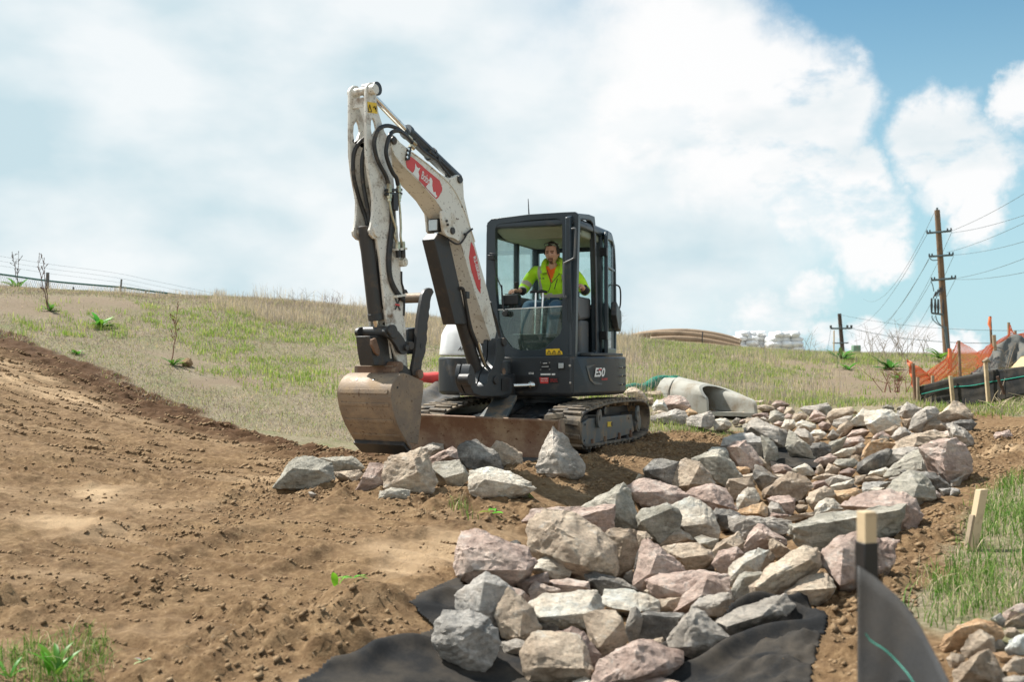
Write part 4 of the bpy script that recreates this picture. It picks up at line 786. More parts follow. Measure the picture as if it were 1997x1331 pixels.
# small stones that fill the gaps of the channel; a few shapes copied with obj.copy()
protos = []; GL = set()
rr = random.Random(4); occupied = []
cand = []
cb = [p for p in chan_poly]; minx = min(p[0] for p in cb); maxx = max(p[0] for p in cb); miny = min(p[1] for p in cb); maxy = max(p[1] for p in cb)
while len(cand) < 120:
    a, b_ = rr.uniform(minx, maxx), rr.uniform(miny+.1, maxy)
    if sdist(np.array([a]), np.array([b_]), chan_poly)[0] > -.06 or b_ < 4.9: continue
    cand.append((a, b_))
for k, (a, b_) in enumerate(cand):
    zz = float(Hd(a, b_)); s_ = rr.uniform(.07, .15)*(1 if b_ < 9 else 1.25)
    if k < 12:
        pts = []
        for _ in range(13):
            d_ = Vector((rr.gauss(0, 1), rr.gauss(0, 1), rr.gauss(0, .8))).normalized(); pts.append(Vector((d_.x*1.0, d_.y*rr.uniform(.7, 1), d_.z*.75))*.5)
        me = rock_mesh(pts, 1.0, 300+k, 1/17, Vector((0, 0, -.3))); o = link('gap_stone', me, list(RM.values())[k % 11 if k % 11 not in (7,) else 2]); protos.append(o)
    else:
        o = protos[k % 12].copy(); col.objects.link(o)
    o.location = (a, b_, zz-.02); o.scale = (s_*rr.uniform(.9, 1.5), s_*rr.uniform(.8, 1.3), s_*rr.uniform(.7, 1.1)); o.rotation_euler = (rr.uniform(-.3, .3), rr.uniform(-.3, .3), rr.uniform(0, 6))
    cw = list(RM)[k % 12 % 11 if k % 12 % 11 != 7 else 2]; cw = {'green': 'greenish grey', 'purple': 'dark reddish', 'rust': 'orange', 'blue': 'blue grey', 'dark': 'dark grey'}.get(cw, cw)
    near = sorted(HERO, key=lambda h: math.hypot(h[1]-a, h[2]-b_))[:8]; lb = None
    for hn_, hx_, hy_ in near:
        dx_, dy_ = a-hx_, b_-hy_; rel = ('right of' if dx_ > 0 else 'left of') if abs(dx_) > abs(dy_) else ('behind' if dy_ > 0 else 'in front of'); t_ = f'small {cw} stone in a gap {rel} the {hn_}'
        if t_ not in GL: lb = t_; break
    lb = lb or t_; GL.add(lb); tag(o, lb, 'stone', 'gap stones in the channel')
# a few loose stones of the soil
SP = [(255,1195,14,'pale','pebble sized pale stone lying loose on the dirt at left, above the weeds'),(1012,1222,0,'tan',''),(728,1185,0,'tan','')]
# ---------------------------------------------------------------- black geotextile cloth
def cloth_mat(name, c, weave=220, rough=.75, dust=.35):
    m, Nn, Ll, b = new_mat(name); b.inputs['Roughness'].default_value = rough; b.inputs['Specular IOR Level'].default_value = .12
    ge = Nn.new('ShaderNodeNewGeometry'); v = ge.outputs['Position']
    n1 = noise(Nn, Ll, v, 3.5, 7, .65); r1 = ramp(Nn, [(.40, (0, 0, 0)), (.72, (dust, dust, dust))]); Ll.new(n1.outputs['Fac'], r1.inputs[0])
    n0 = noise(Nn, Ll, v, weave, 3, .6); r0 = ramp(Nn, [(.3, tuple(q*.6 for q in c)), (.7, tuple(q*1.5 for q in c))]); Ll.new(n0.outputs['Fac'], r0.inputs[0])
    cc = mixc(Nn, Ll, r1.outputs[0], r0.outputs[0], (.22, .175, .125)); Ll.new(cc, b.inputs['Base Color'])
    bump(Nn, Ll, n0.outputs['Fac'], .002, b)
    return m
M_GEO = cloth_mat('black_geotextile', (.018, .018, .0185), 260, .85, .28)
def ground_cloth(name, pix, lift, amp, label, cat_, folds=(), step=.0125, group=None):
    poly = pgs(pix); P = np.array(poly); xs = np.arange(P[:, 0].min()-.1, P[:, 0].max()+.1, step); ys = np.arange(P[:, 1].min()-.1, P[:, 1].max()+.1, step)
    X_, Y_ = np.meshgrid(xs, ys); x_ = X_.ravel(); y_ = Y_.ravel()
    p = np.stack([x_, y_, 0*x_], 1); s_ = sdist(x_+fbm(p*3, 3)*.04, y_+fbm(p*3+9, 3)*.04, poly)
    wr = fbm(np.stack([x_*1.2+y_*1.0, y_*3.4-x_*1.6, 0*x_], 1), 3); zz = Hs(x_, y_)+.03*fbm(p*1.1, 3)+lift+amp*(1-np.abs(wr)*2.2)
    for (a, b_, hgt, wid) in folds:
        a = PG(*a); b_ = PG(*b_); e = np.array([b_.x-a.x, b_.y-a.y]); t = np.clip(((x_-a.x)*e[0]+(y_-a.y)*e[1])/(e@e), 0, 1)
        d = np.hypot(x_-a.x-t*e[0], y_-a.y-t*e[1]+.05*np.sin(t*9)); zz += hgt*np.exp(-(d/wid)**2)*(.5+.5*np.sin(t*math.pi))
    zz = np.maximum(zz, Hd(x_, y_)+.006)
    keep = s_ < 0; idx = -np.ones(len(x_), int); idx[keep] = np.arange(keep.sum()); nx_ = len(xs)
    I, J = np.meshgrid(np.arange(len(ys)-1), np.arange(nx_-1), indexing='ij'); b0_ = (I*nx_+J).ravel(); qd = np.stack([b0_, b0_+1, b0_+nx_+1, b0_+nx_], 1); qd = idx[qd]; qd = qd[(qd >= 0).all(1)]
    me = bpy.data.meshes.new(name); c_ = np.stack([x_, y_, zz], 1)[keep]; og = c_.mean(0)
    me.from_pydata([tuple(q_) for q_ in (c_-og)], [], [tuple(map(int, q_)) for q_ in qd]); me.polygons.foreach_set('use_smooth', [True]*len(me.polygons))
    o = link(name, me, M_GEO); o.location = og; md = o.modifiers.new('s', 'SOLIDIFY'); md.thickness = .004
    return tag(o, label, cat_, group)
ground_cloth('ground_fabric', [(560,1352),(650,1306),(710,1288),(850,1232),(800,1192),(812,1170),(845,1155),(888,1126),(905,1150),(960,1160),(1100,1230),(1300,1290),(1420,1235),(1500,1205),(1560,1178),(1614,1215),(1604,1280),(1572,1350)],   .012, .012,
  'black weed fabric spread under the front edge of the stone channel', 'ground fabric', folds=(((1225,1312),(1565,1186),.17,.045),((1290,1330),(1600,1222),.09,.06),((1350,1345),(1600,1270),.04,.05),((640,1310),(880,1250),.05,.06),((805,1190),(900,1160),.04,.05),((1500,1225),(1600,1210),.07,.05)))
ground_cloth('fabric_strip', [(1490,900),(1512,876),(1580,885),(1600,915),(1560,925),(1505,920)], .03, .03, 'black fabric showing in the gap below the leaning slab', 'ground fabric', folds=(((1500,900),(1590,930),.05,.04),))
# ================================================================ EXCAVATOR
ps = math.radians(22); MC = Vector((.32, 11.94, 0)); ML = Vector((math.cos(ps), -math.sin(ps), 0)); MF = Vector((-math.sin(ps), -math.cos(ps), 0)); MU = Vector((0, 0, 1))
def M(l, f, z): return MC+ML*l+MF*f+MU*z
def onL(px, py, l): return PPl(px, py, M(l, 0, 0), ML)
def onF(px, py, f): return PPl(px, py, M(0, f, 0), MF)
M_BLK = paint('charcoal_paint', (.026,.030,.034), .42, 0, (.12,.095,.07), .22, 5, .0004)
M_BLKC = paint('cab_blue_black_paint', (.026,.038,.048), .33, 0, (.10,.085,.07), .08, 6, .0003)
M_RUB = paint('black_rubber', (.030,.029,.028), .7, 0, (.24,.19,.135), .85, 6, .002)
M_RUBC = paint('hose_rubber', (.022,.022,.023), .5, 0, (.14,.11,.08), .25, 9)
M_FRM = paint('grey_frame_paint', (.10,.115,.118), .5, 0, DUST, .50, 6, .0006)
M_WHT = paint('cream_white_paint', (.70,.675,.60), .38, 0, (.42,.33,.22), .26, 4.5, .0004, spots=(.12,.07,.04))
M_WHT2 = paint('worn_white_paint', (.70,.675,.61), .45, 0, (.20,.13,.08), .40, 9, .0008, spots=(.06,.04,.025))
M_HOOD = paint('clean_white_paint', (.80,.81,.81), .3, 0, None, .1, 4, .0001, coat=.3)
M_DRK = paint('dark_steel', (.048,.047,.047), .48, .3, (.13,.095,.065), .30, 7, .0012)
M_RST = paint('rusty_steel', (.18,.105,.068), .62, .25, (.33,.25,.17), .55, 4.2, .0025, spots=(.10,.05,.03))
M_BKT = paint('worn_bucket_steel', (.225,.17,.125), .6, .25, (.36,.265,.175), .60, 5, .0025, spots=(.13,.08,.05))
M_STL = paint('chrome_rod', (.75,.74,.72), .14, 1, (.4,.34,.26), .15, 6)
M_FIT = paint('plated_fitting', (.55,.50,.36), .3, .9, (.2,.15,.1), .4, 9)
M_GRY = paint('grey_cab_plastic', (.10,.105,.11), .55, 0, (.2,.17,.13), .25, 6)
M_GRN = paint('cab_liner', (.30,.33,.25), .8, 0, None, 0, 5)
M_YEL = paint('yellow_sticker', (.80,.52,.02), .4, 0, (.4,.28,.1), .2, 9)
M_RED = paint('red_sticker', (.60,.045,.04), .4, 0, (.55,.2,.17), .2, 6)
M_WST = paint('white_sticker', (.78,.77,.74), .45, 0, None, 0, 9)
M_BST = paint('black_sticker', (.015,.015,.016), .4)
def glass_mat(name, tint, refl=.10, op=.12):
    m, Nn, Ll, b = new_mat(name); Nn.remove(b); o = Nn['Material Output']
    tr = Nn.new('ShaderNodeBsdfTransparent'); tr.inputs[0].default_value = (*tint, 1)
    gl = Nn.new('ShaderNodeBsdfGlossy'); gl.inputs['Roughness'].default_value = .03
    lw = Nn.new('ShaderNodeLayerWeight'); lw.inputs[0].default_value = .35
    mr = Nn.new('ShaderNodeMapRange'); Ll.new(lw.outputs['Fresnel'], mr.inputs[0]); mr.inputs[3].default_value = refl*.5; mr.inputs[4].default_value = refl+.45
    mx = Nn.new('ShaderNodeMixShader'); Ll.new(mr.outputs[0], mx.inputs[0]); Ll.new(tr.outputs[0], mx.inputs[1]); Ll.new(gl.outputs[0], mx.inputs[2])
    df = Nn.new('ShaderNodeBsdfDiffuse'); df.inputs[0].default_value = (.35, .42, .38, 1)
    tc = Nn.new('ShaderNodeTexCoord'); n = noise(Nn, Ll, tc.outputs['Object'], 6, 6, .7); rm_ = ramp(Nn, [(.4, (op*.3,)*3), (.75, (op,)*3)]); Ll.new(n.outputs['Fac'], rm_.inputs[0])
    m2_ = Nn.new('ShaderNodeMixShader'); Ll.new(rm_.outputs[0], m2_.inputs[0]); Ll.new(mx.outputs[0], m2_.inputs[1]); Ll.new(df.outputs[0], m2_.inputs[2]); Ll.new(m2_.outputs[0], o.inputs[0])
    return m
M_GLS = glass_mat('tinted_cab_glass', (.86,.96,.94)); M_GLD = glass_mat('dusty_lower_glass', (.72,.84,.80), .12, .14)
EX = empty('excavator', MC, 'white and charcoal compact excavator with an operator in its cab, digging beside the rocks', 'excavator')
def text_mesh(body, size, org, xd, yd, mat, parent, name='lettering', bold=.012, shear=0, align='LEFT', lift=.0035, squeeze=1.0, depth=.0015):
    cu = bpy.data.curves.new('t', 'FONT'); cu.body = body; cu.size = size; cu.offset = bold*size; cu.shear = shear; cu.align_x = align; cu.resolution_u = 3
    o = bpy.data.objects.new('t', cu); col.objects.link(o); dg = bpy.context.evaluated_depsgraph_get(); dg.update()
    me = bpy.data.meshes.new_from_object(o.evaluated_get(dg)); bpy.data.objects.remove(o)
    xd = Vector(xd).normalized(); yd = Vector(yd).normalized(); nd = xd.cross(yd).normalized(); og = Vector(org)-world_loc(parent)
    for v_ in me.vertices:
        c = v_.co.copy(); v_.co = og+xd*c.x*squeeze+yd*c.y+nd*lift
    me.update(); me.materials.clear(); return link(name, me, mat, parent)
def decal(name, pts, nd, mat, parent, lift=.002, th=.0012, **k):
    nd = Vector(nd); return build(name, MB().prism([Vector(p)+nd*lift for p in pts], nd*th), mat, parent, smooth=0, **k)
# ---------------------------------------------------------------- tracks
Z5 = lambda x, y: (820+x/3.698, 600+y/3.698)
outer_px = [Z5(*p) for p in [(1145,900),(1150,815),(1190,762),(1320,714),(1400,692),(1560,680),(1618,685),(1650,715),(1662,800),(1656,900),(1638,958),(1560,998),(1400,1030),(1222,1062),(1178,1066),(1156,1010)]]
loop2 = [onL(px, py, .98) for px, py in outer_px]
def resample(p, n):
    p = [Vector(q) for q in p]; p.append(p[0]); d = [0]
    for i in range(len(p)-1): d.append(d[-1]+(p[i+1]-p[i]).length)
    o = []; j = 0
    for i in range(n):
        t = d[-1]*i/n
        while d[j+1] < t: j += 1
        f = (t-d[j])/(d[j+1]-d[j]); o.append(p[j]*(1-f)+p[j+1]*f)
    return o
loop2 = resample(chaikin(loop2, 2), 84)
zmin = min(p.z for p in loop2); loop2 = [p+MU*(0.005-zmin) for p in loop2]
cen = sum(loop2, Vector())/len(loop2)
def track(shift, name):
    t = MB(); n = len(loop2); off = ML*shift; wv = -ML*.40
    ins = []
    for i in range(n):
        tg = (loop2[(i+1) % n]-loop2[i-1]).normalized(); nm = tg.cross(ML).normalized()
        if nm.dot(cen-loop2[i]) < 0: nm = -nm
        ins.append((loop2[i]+nm*.026, nm, tg))
    v = []
    for (p, nm, tg) in ins: v += [p+off, p+off+wv, p+nm*.026+off+wv, p+nm*.026+off]
    f = []
    for i in range(n):
        a = i*4; b_ = ((i+1) % n)*4
        for k in range(4): f.append((a+k, a+(k+1) % 4, b_+(k+1) % 4, b_+k))
    t.add(v, f)
    # grouser lugs in two staggered rows, and the inner guide teeth
    for i in range(0, n, 2):
        p, nm, tg = ins[i]; p2, nm2, tg2 = ins[(i+1) % n]
        for (w0, w1, q, dr) in ((.010, .215, p, .012), (.185, .392, p2, -.012)):
            c = q+off+wv*((w0+w1)/.8)-nm*.010
            t.box(c, tg*.026, (wv.normalized()*((w1-w0)/2)+tg*dr), nm*.016)
        for sg in (.155, .245):
            t.box(p+off+wv*(sg/.4)+nm*.045, tg*.014, wv.normalized()*.014, nm*.024)
    return build(name, t, M_RUB, EX, bevel=.004, seg=1)
def undercarriage_side(sh, side):
    tr = track(sh, 'track')
    a = .035 if side > 0 else -.035
    fr = MB(); zz = [(1162,838),(1215,802),(1525,772),(1542,892),(1522,912),(1186,1002),(1166,992)]
    pl = [onL(*Z5(*p), .93)+ML*sh for p in zz]
    fr.prism(pl, -ML*.30)
    fo = build('track_frame', fr, M_FRM, tr, bevel=.008)
    ci = sum(loop2, Vector())/len(loop2); build('inner_plate', MB().prism([ci+(q-ci)*.86+ML*(sh-.24) for q in loop2[::2]], -ML*.05), M_BLK, tr)
    if side > 0:
        for (x_, y_, r_) in ((1218,1018,.052),(1310,994,.052),(1412,969,.052),(1495,950,.052)):
            c = onL(*Z5(x_, y_), .935); ro = MB().cyl(c, c-ML*.30, r_, 24); ro.cyl(c+ML*.012, c, r_*.55, 18); build('roller', ro, M_DRK, tr, bevel=.004)
            bk = onL(*Z5(x_+22, y_-38), .94); build('bracket', MB().box(bk, MF*.022, ML*.014, MU*.045), M_RST, fo, bevel=.004)
        c = onL(*Z5(1335,745), .93); build('roller', MB().cyl(c, c-ML*.2, .05, 22), M_DRK, tr, bevel=.004)
        c = onL(*Z5(1572,826), .95); build('final_drive', MB().cyl(c, c-ML*.22, .125, 32).cyl(c+ML*.01, c, .10, 32), M_FRM, tr, bevel=.006)
        c = onL(*Z5(1190,905), .90); build('idler', MB().cyl(c, c-ML*.28, .19, 32), M_DRK, tr, bevel=.008)
        for (x_, y_) in ((1278,800),(1555,765)):
            c = onL(*Z5(x_, y_), .945); eye = chaikin([c-MF*.07+MU*.09, c-MF*.01+MU*.10, c+MF*.06+MU*.06, c+MF*.065-MU*.05, c+MF*.02-MU*.11, c-MF*.05-MU*.10, c-MF*.085-MU*.02], 2)
            hole = [c+MF*.028*math.cos(k*.785)+MU*.035*math.sin(k*.785) for k in range(8)]
            build('tie_down_eye', MB().prism(eye, ML*.025, [hole]), M_FRM, fo, bevel=.004)
        q = [onL(*Z5(*p), .934) for p in ((1348,826),(1378,824),(1377,860),(1347,862))]
        decal('yellow_label', q, ML, M_YEL, fo)
        q = [onL(*Z5(*p), .934) for p in ((1372,828),(1386,828),(1386,856),(1372,856))]
        decal('lifting_mark', q, ML, M_BST, fo, lift=.0035)
        for (x_, y_) in ((1185,845),(1180,960),(1500,800),(1515,880)):
            c = onL(*Z5(x_, y_), .93); build('bolt', MB().cyl(c, c+ML*.012, .012, 8), M_FRM, fo)
        md = MB()  # soil caught on the frame
        for k in range(60):
            f_ = random.uniform(-.7, .7); c = M(.84+random.uniform(-.1, .08), f_, 0); topz = pl[0].z+(pl[2].z-pl[1].z)*0+.0
            c.z = .52-.06*abs(f_)+random.uniform(-.02, .02); md.box(c, MF*random.uniform(.02, .06), ML*random.uniform(.02, .05), MU*random.uniform(.01, .03))
        build('packed_soil', md, mc, fo, bevel=.01)
    return tr
undercarriage_side(0, 1); undercarriage_side(-1.56, -1)
# centre frame, slew ring, blade arms
cf = MB(); cf.box(M(0, 0, .36), MF*.55, ML*.40, MU*.12); cf.box(M(0, .55, .33), MF*.12, ML*.62, MU*.06); cf.box(M(0, -.5, .33), MF*.12, ML*.62, MU*.06)
cf.prism([M(-.4,.9,.40), M(-.16,.9,.40), M(-.16,.5,.52), M(-.4,.5,.52)], -MU*.16); cf.prism([M(.4,.9,.40), M(.16,.9,.40), M(.16,.5,.52), M(.4,.5,.52)], -MU*.16)
build('centre_frame', cf, M_BLK, EX, bevel=.01)
build('slew_ring', MB().cyl(M(0,0,.47), M(0,0,.60), .40, 48).cyl(M(0,0,.50), M(0,0,.55), .46, 48), M_BLK, EX, bevel=.004)
# blade
BF = 2.02
prof = [(.0, .02), (.06, -.02), (.075, .04), (.035, .14), (.035, .26), (.07, .36), (.10, .42), (.055, .425), (-.03, .37), (-.05, .22), (-.045, .08)]
bl = MB(); pr = chaikin([Vector((a, b_, 0)) for a, b_ in prof], 1)
def bladeloop(l, dz): return [M(l, BF+p.x-.03, p.y+dz) for p in pr]
n = len(pr); rows = []; K = 14
for i in range(K+1): rows.append(bladeloop(-.98+1.96*i/K, .035*(1-i/K)))
v = [p for r_ in rows for p in r_]; f = [(i*n+j, i*n+(j+1) % n, (i+1)*n+(j+1) % n, (i+1)*n+j) for i in range(K) for j in range(n)]
f.append(tuple(range(n))); f.append(tuple(K*n+j for j in range(n))); bl.add(v, f)
bo = build('blade', bl, M_RST, EX, bevel=.006)
build('cutting_edge', MB().prism([M(-.985,BF+.055,.06), M(.985,BF+.055,.045), M(.985,BF+.085,-.03), M(-.985,BF+.085,-.02)], -MF*.02), M_DRK, bo, bevel=.004)
build('end_plate', MB().prism(chaikin([M(.98,BF+.09,-.02), M(.98,BF+.10,.43), M(.98,BF-.06,.43), M(.98,BF-.10,.2), M(.98,BF-.06,-.02)],1), ML*.02), M_RST, bo, bevel=.004)
for s_ in (-1, 1):
    a = M(.28*s_, BF-.05, .20); b_ = M(.34*s_, .75, .36)
    build('blade_arm', MB().tube([a, (a+b_)/2+MU*.03, b_], [.075, .085, .07], 4), M_BLK, bo, bevel=.01)
cyl0 = M(.0, .62, .50); cyl1 = M(.02, BF-.08, .30); mid_ = cyl0*.42+cyl1*.58
build('blade_cylinder', MB().cyl(cyl0, mid_, .06, 20).cyl(mid_, cyl1, .03, 16), M_BLK, bo, bevel=.004)
build('pivot_guard', MB().prism([M(-.12,1.0,.62), M(.12,1.0,.62), M(.2,1.5,.42), M(-.12,1.5,.40)], -MU*.05), M_FRM, bo, bevel=.006)
# ---------------------------------------------------------------- upper structure skirt
def arc(pts_, z): return [M(l, f_, z) for l, f_ in pts_]
foot = [(.69,.85),(.745,.80),(.82,.56),(.91,.28),(.975,-.05),(.965,-.40),(.80,-.72),(.45,-.95),(0,-1.05),(-.45,-.97),(-.82,-.75),(-1.02,-.35),(-1.06,.1),(-1.04,.5),(-1.0,.68),(-.93,.79),(-.83,.84),(-.72,.85)]
def skirt(z0, z1, g=0):
    return [(l*(1+g), f_*(1+g)) for l, f_ in foot]
zb, zt = .60, 1.045
sk = MB(); ft = foot
rnd = []
n = len(ft)
lo0 = arc([(l*.965, f_*.965) for l, f_ in ft], zb); lo = arc(ft, zb+.035); up = arc(ft, zt-.02); up1 = arc([(l*.985, f_*.985) for l, f_ in ft], zt)
v = lo0+lo+up+up1; f = []
for k in range(3):
    for i in range(n): f.append((k*n+i, k*n+(i+1) % n, (k+1)*n+(i+1) % n, (k+1)*n+i))
f.append(tuple(range(n))); f.append(tuple(3*n+i for i in range(n))); sk.add(v, f)
SK = build('skirt', sk, M_BLK, EX, bevel=.012, smooth=32)
def fpt(px, py, f_=.852): return onF(px, py, f_)
zf = lambda x, y: (940+x/6.6536, 580+y/6.6536)
# front seams, bolts, light, plates
for xx in (897.5, 1118):
    a = fpt(xx, 703); b_ = fpt(xx+.5, 772); build('seam', MB().box((a+b_)/2, ML*.003, MF*.002, (b_-a)/2), M_BST, SK)
for (x_, y_) in ((894,720),(895,753),(1111.6,713.5),(1112.5,747)):
    c = fpt(x_, y_); build('bolt', MB().cyl(c-MF*.002, c+MF*.009, .013, 10), M_STL, SK)
a = [fpt(*zf(*p)) for p in ((980,845),(1070,843),(1070,935),(980,938))]; build('work_light', MB().prism(a, MF*.012), M_BST, SK, bevel=.004)
a = [fpt(*zf(*p), .866) for p in ((992,858),(1058,856),(1058,922),(992,925))]; build('lens', MB().prism(a, MF*.006), paint('lamp_lens', (.55,.58,.58), .12, .3), SK, bevel=.003)
a = [fpt(*zf(*p)) for p in ((762,852),(878,850),(880,938),(765,940))]; pl_ = decal('rating_plate', a, MF, M_BST, SK)
for (x_, y_) in ((763,853),(877,849),(765,939),(880,936)):
    c = fpt(*zf(x_, y_)); build('rivet', MB().cyl(c, c+MF*.007, .010, 8), M_STL, pl_)
for (q, mt) in ((((762,992),(890,990),(890,1012),(762,1014)), M_WST), (((905,991),(950,990),(950,1012),(905,1013)), M_WST), (((607,975),(680,973),(680,1002),(607,1004)), M_BST),
                (((790,855),(845,853),(845,862),(790,864)), M_WST), (((775,900),(868,898),(868,904),(775,906)), M_WST), (((870,1042),(992,1040),(992,1118),(870,1120)), M_BST), (((745,1042),(866,1042),(862,1120),(757,1122)), M_RED)):
    a = [fpt(*zf(*p), .8525) for p in q]; dd = decal('sticker', a, MF, mt, SK)
xd = ML
a = fpt(*zf(607, 1001), .8565); text_mesh('8360', .031, a, xd, MU, M_WST, SK)
a = fpt(*zf(765, 1068), .8565); text_mesh('DANGER', .020, a, xd, MU, M_WST, SK); a = fpt(*zf(765, 1094), .8565); text_mesh('STAY CLEAR', .015, a, xd, MU, M_WST, SK)
a = fpt(*zf(885, 1075), .8565); text_mesh('KEEP OUT', .018, a, xd, MU, M_RED, SK); a = fpt(*zf(885, 1100), .8565); text_mesh('OF REACH', .018, a, xd, MU, M_RED, SK)
# side badge on the curved panel
sA = Vector((.745, .80)); sB = Vector((.975, -.05))
s0 = M(.82,.56,0); s1 = M(.91,.28,0); sx_ = (s1-s0).normalized(); sn = sx_.cross(MU).normalized()
if sn.dot(ML) < 0: sn = -sn
def sid(px, py): return PPl(px, py, s0+sn*.004, sn)
sxr = sx_ if sx_.x > 0 else -sx_
a = sid(*zf(1450, 1030)); text_mesh('E50', .135, a, sxr, MU, M_WST, SK, shear=.28, bold=.035, squeeze=.98, lift=.008)
a = [sid(*zf(*p)) for p in ((1507,931),(1540,929),(1535,950),(1500,951))]; decal('red_accent', a, sn, M_RED, SK, lift=.011)
a = sid(*zf(1545, 1078)); text_mesh('R2-SERIES', .034, a, sxr, MU, M_RED, SK, shear=.2, bold=.02, squeeze=.8, lift=.008)
rec = [sid(*zf(*p)) for p in ((1350,895),(1480,872),(1420,900),(1380,930),(1400,1030),(1440,1090),(1560,1120),(1550,1140),(1460,1135),(1400,1080))]
decal('pressed_recess', rec, sn, M_FRM, SK, lift=.002)
for (l_, f_) in ((.99, -.12), (.985, -.3)):
    for zz_ in (.72, .82, .92):
        c = M(l_, f_, zz_); build('bolt', MB().cyl(c-ML*.02, c+ML*.012, .012, 8), M_STL, SK)
build('deck_step', MB().prism([M(.70,.55,1.05), M(.82,.53,1.05), M(.93,.05,1.05), M(.93,-.4,1.05), M(.70,-.4,1.05)], MU*.035), M_BLK, SK, bevel=.006)
# swing cylinder in its recess
rec = chaikin([fpt(*zf(*p), .853) for p in ((375,1020),(640,1018),(715,1050),(735,1120),(715,1200),(660,1215),(375,1215))], 1)
decal('swing_recess', rec, MF, M_BST, SK)
a = fpt(*zf(690, 1140), .80); b_ = fpt(*zf(400, 1150), 1.02); build('swing_cylinder', MB().tube([a, a*.15+b_*.85, b_], .027, 18).cyl(a, a*.72+b_*.28, .05, 20), M_STL, EX, bevel=.003)
# ---------------------------------------------------------------- engine hood (white)
hd = MB()
hf = [(-.385,.82),(-.72,.83),(-.83,.82),(-.93,.77),(-1.0,.66),(-1.03,.5),(-1.05,.1),(-1.01,-.35),(-.81,-.74),(-.45,-.96),(-.385,-.97)]
def hl(k, z, kf=0): return [M(-.385+(l+.385)*k, f_*(1-kf), z) for l, f_ in hf]
lv = [hl(1,1.052), hl(1.0,1.09), hl(.97,1.30,.02), hl(.93,1.36,.04), hl(.80,1.52,.12), hl(.62,1.60,.2), hl(.35,1.63,.28)]
n = len(hf); v = [p for r_ in lv for p in r_]; f = []
for k in range(len(lv)-1):
    for i in range(n): f.append((k*n+i, k*n+(i+1) % n, (k+1)*n+(i+1) % n, (k+1)*n+i))
f.append(tuple(range(n))); f.append(tuple((len(lv)-1)*n+i for i in range(n))); hd.add(v, f)
HD = build('engine_hood', hd, M_HOOD, EX, bevel=.02, smooth=60, seg=3)
a = onF(893.5, 684, .835); text_mesh('ANGLE', .062, a, ML, MU, M_BST, HD, shear=.3, bold=.02, lift=.004)
rear = MB(); rf_ = [(.70,-.80),(.45,-.95),(0,-1.05),(-.38,-.98),(-.38,-.80)]
rear.prism([M(l, f_, 1.05) for l, f_ in rf_], MU*.35); build('rear_hood', rear, M_HOOD, EX, bevel=.03, seg=3)
# ---------------------------------------------------------------- cab
Z4 = lambda x, y: (920+x/3.916, 380+y/3.916)
CB = bpy.data.objects.new('cab', None)
def cabpart(*a, **k): return build(*a, **k)
cabz0 = 1.06
fo_ = [Z4(*p) for p in ((108,700),(112,300),(118,215),(150,185),(430,150),(700,133),(790,130),(815,150),(800,700),(790,1238),(520,1246),(255,1250),(160,1230),(108,1000))]
fi_ = [Z4(*p) for p in ((180,700),(178,270),(190,238),(215,222),(430,196),(640,180),(675,192),(690,225),(692,700),(690,1015),(672,1065),(560,1170),(510,1187),(360,1190),(300,1165),(235,1082),(205,990))]
CAB = build('cab_frame', MB().prism([fpt(x_, y_, .80) for x_, y_ in fo_], -MF*.075, [[fpt(x_, y_, .80) for x_, y_ in fi_]]), M_BLKC, EX, bevel=.014, seg=3)
sf = lambda x_, y_, l_=.70: onL(*Z4(x_, y_), l_)
so_ = [(752,170),(800,140),(900,150),(940,165),(950,260),(962,700),(978,1232),(900,1232),(775,1236),(772,1000),(755,600)]
si_ = [(768,225),(780,195),(850,185),(905,195),(922,220),(934,300),(945,700),(950,1195),(945,1212),(790,1214),(782,1195),(775,700)]
build('door_frame', MB().prism([sf(*p) for p in so_], -ML*.06, [[sf(*p) for p in si_]]), M_BLKC, CAB, bevel=.010)
# a-pillar on the door side, rounded
pa = [M(.662,.762,cabz0), M(.662,.762,2.46)]; build('pillar', MB().tube([pa[0], pa[1]], .045, 14), M_BLKC, CAB, bevel=.0)
ztop = 2.60
# roof with rounded edge
rl = [(-.33,.79),(.69,.79),(.705,.76),(.705,-.74),(.67,-.78),(-.31,-.78),(-.345,-.74),(-.345,.76)]
def rlp(k, z): return [M(.18+(l-.18)*k, f_*k, z) for l, f_ in rl]
lv = [rlp(1,2.50), rlp(1.01,2.54), rlp(.985,2.585), rlp(.93,2.61), rlp(.6,2.625)]; n = len(rl); v = [p for r_ in lv for p in r_]; f = []
for k in range(len(lv)-1):
    for i in range(n): f.append((k*n+i, k*n+(i+1) % n, (k+1)*n+(i+1) % n, (k+1)*n+i))
f.append(tuple(range(n))); f.append(tuple((len(lv)-1)*n+i for i in range(n)))
RF = build('roof', MB().add(v, f), M_BLKC, CAB, bevel=.012, seg=3, smooth=50)
ct = M(.18,0,2.632); build('roof_hatch', MB().box(ct, ML*.36, MF*.45, MU*.012), M_HOOD, RF, bevel=.01)
build('antenna', MB().tube([Vector(onF(1031.5, 418, .1)), Vector(onF(1030, 388, .1))], [.008, .004], 8), M_BST, RF)
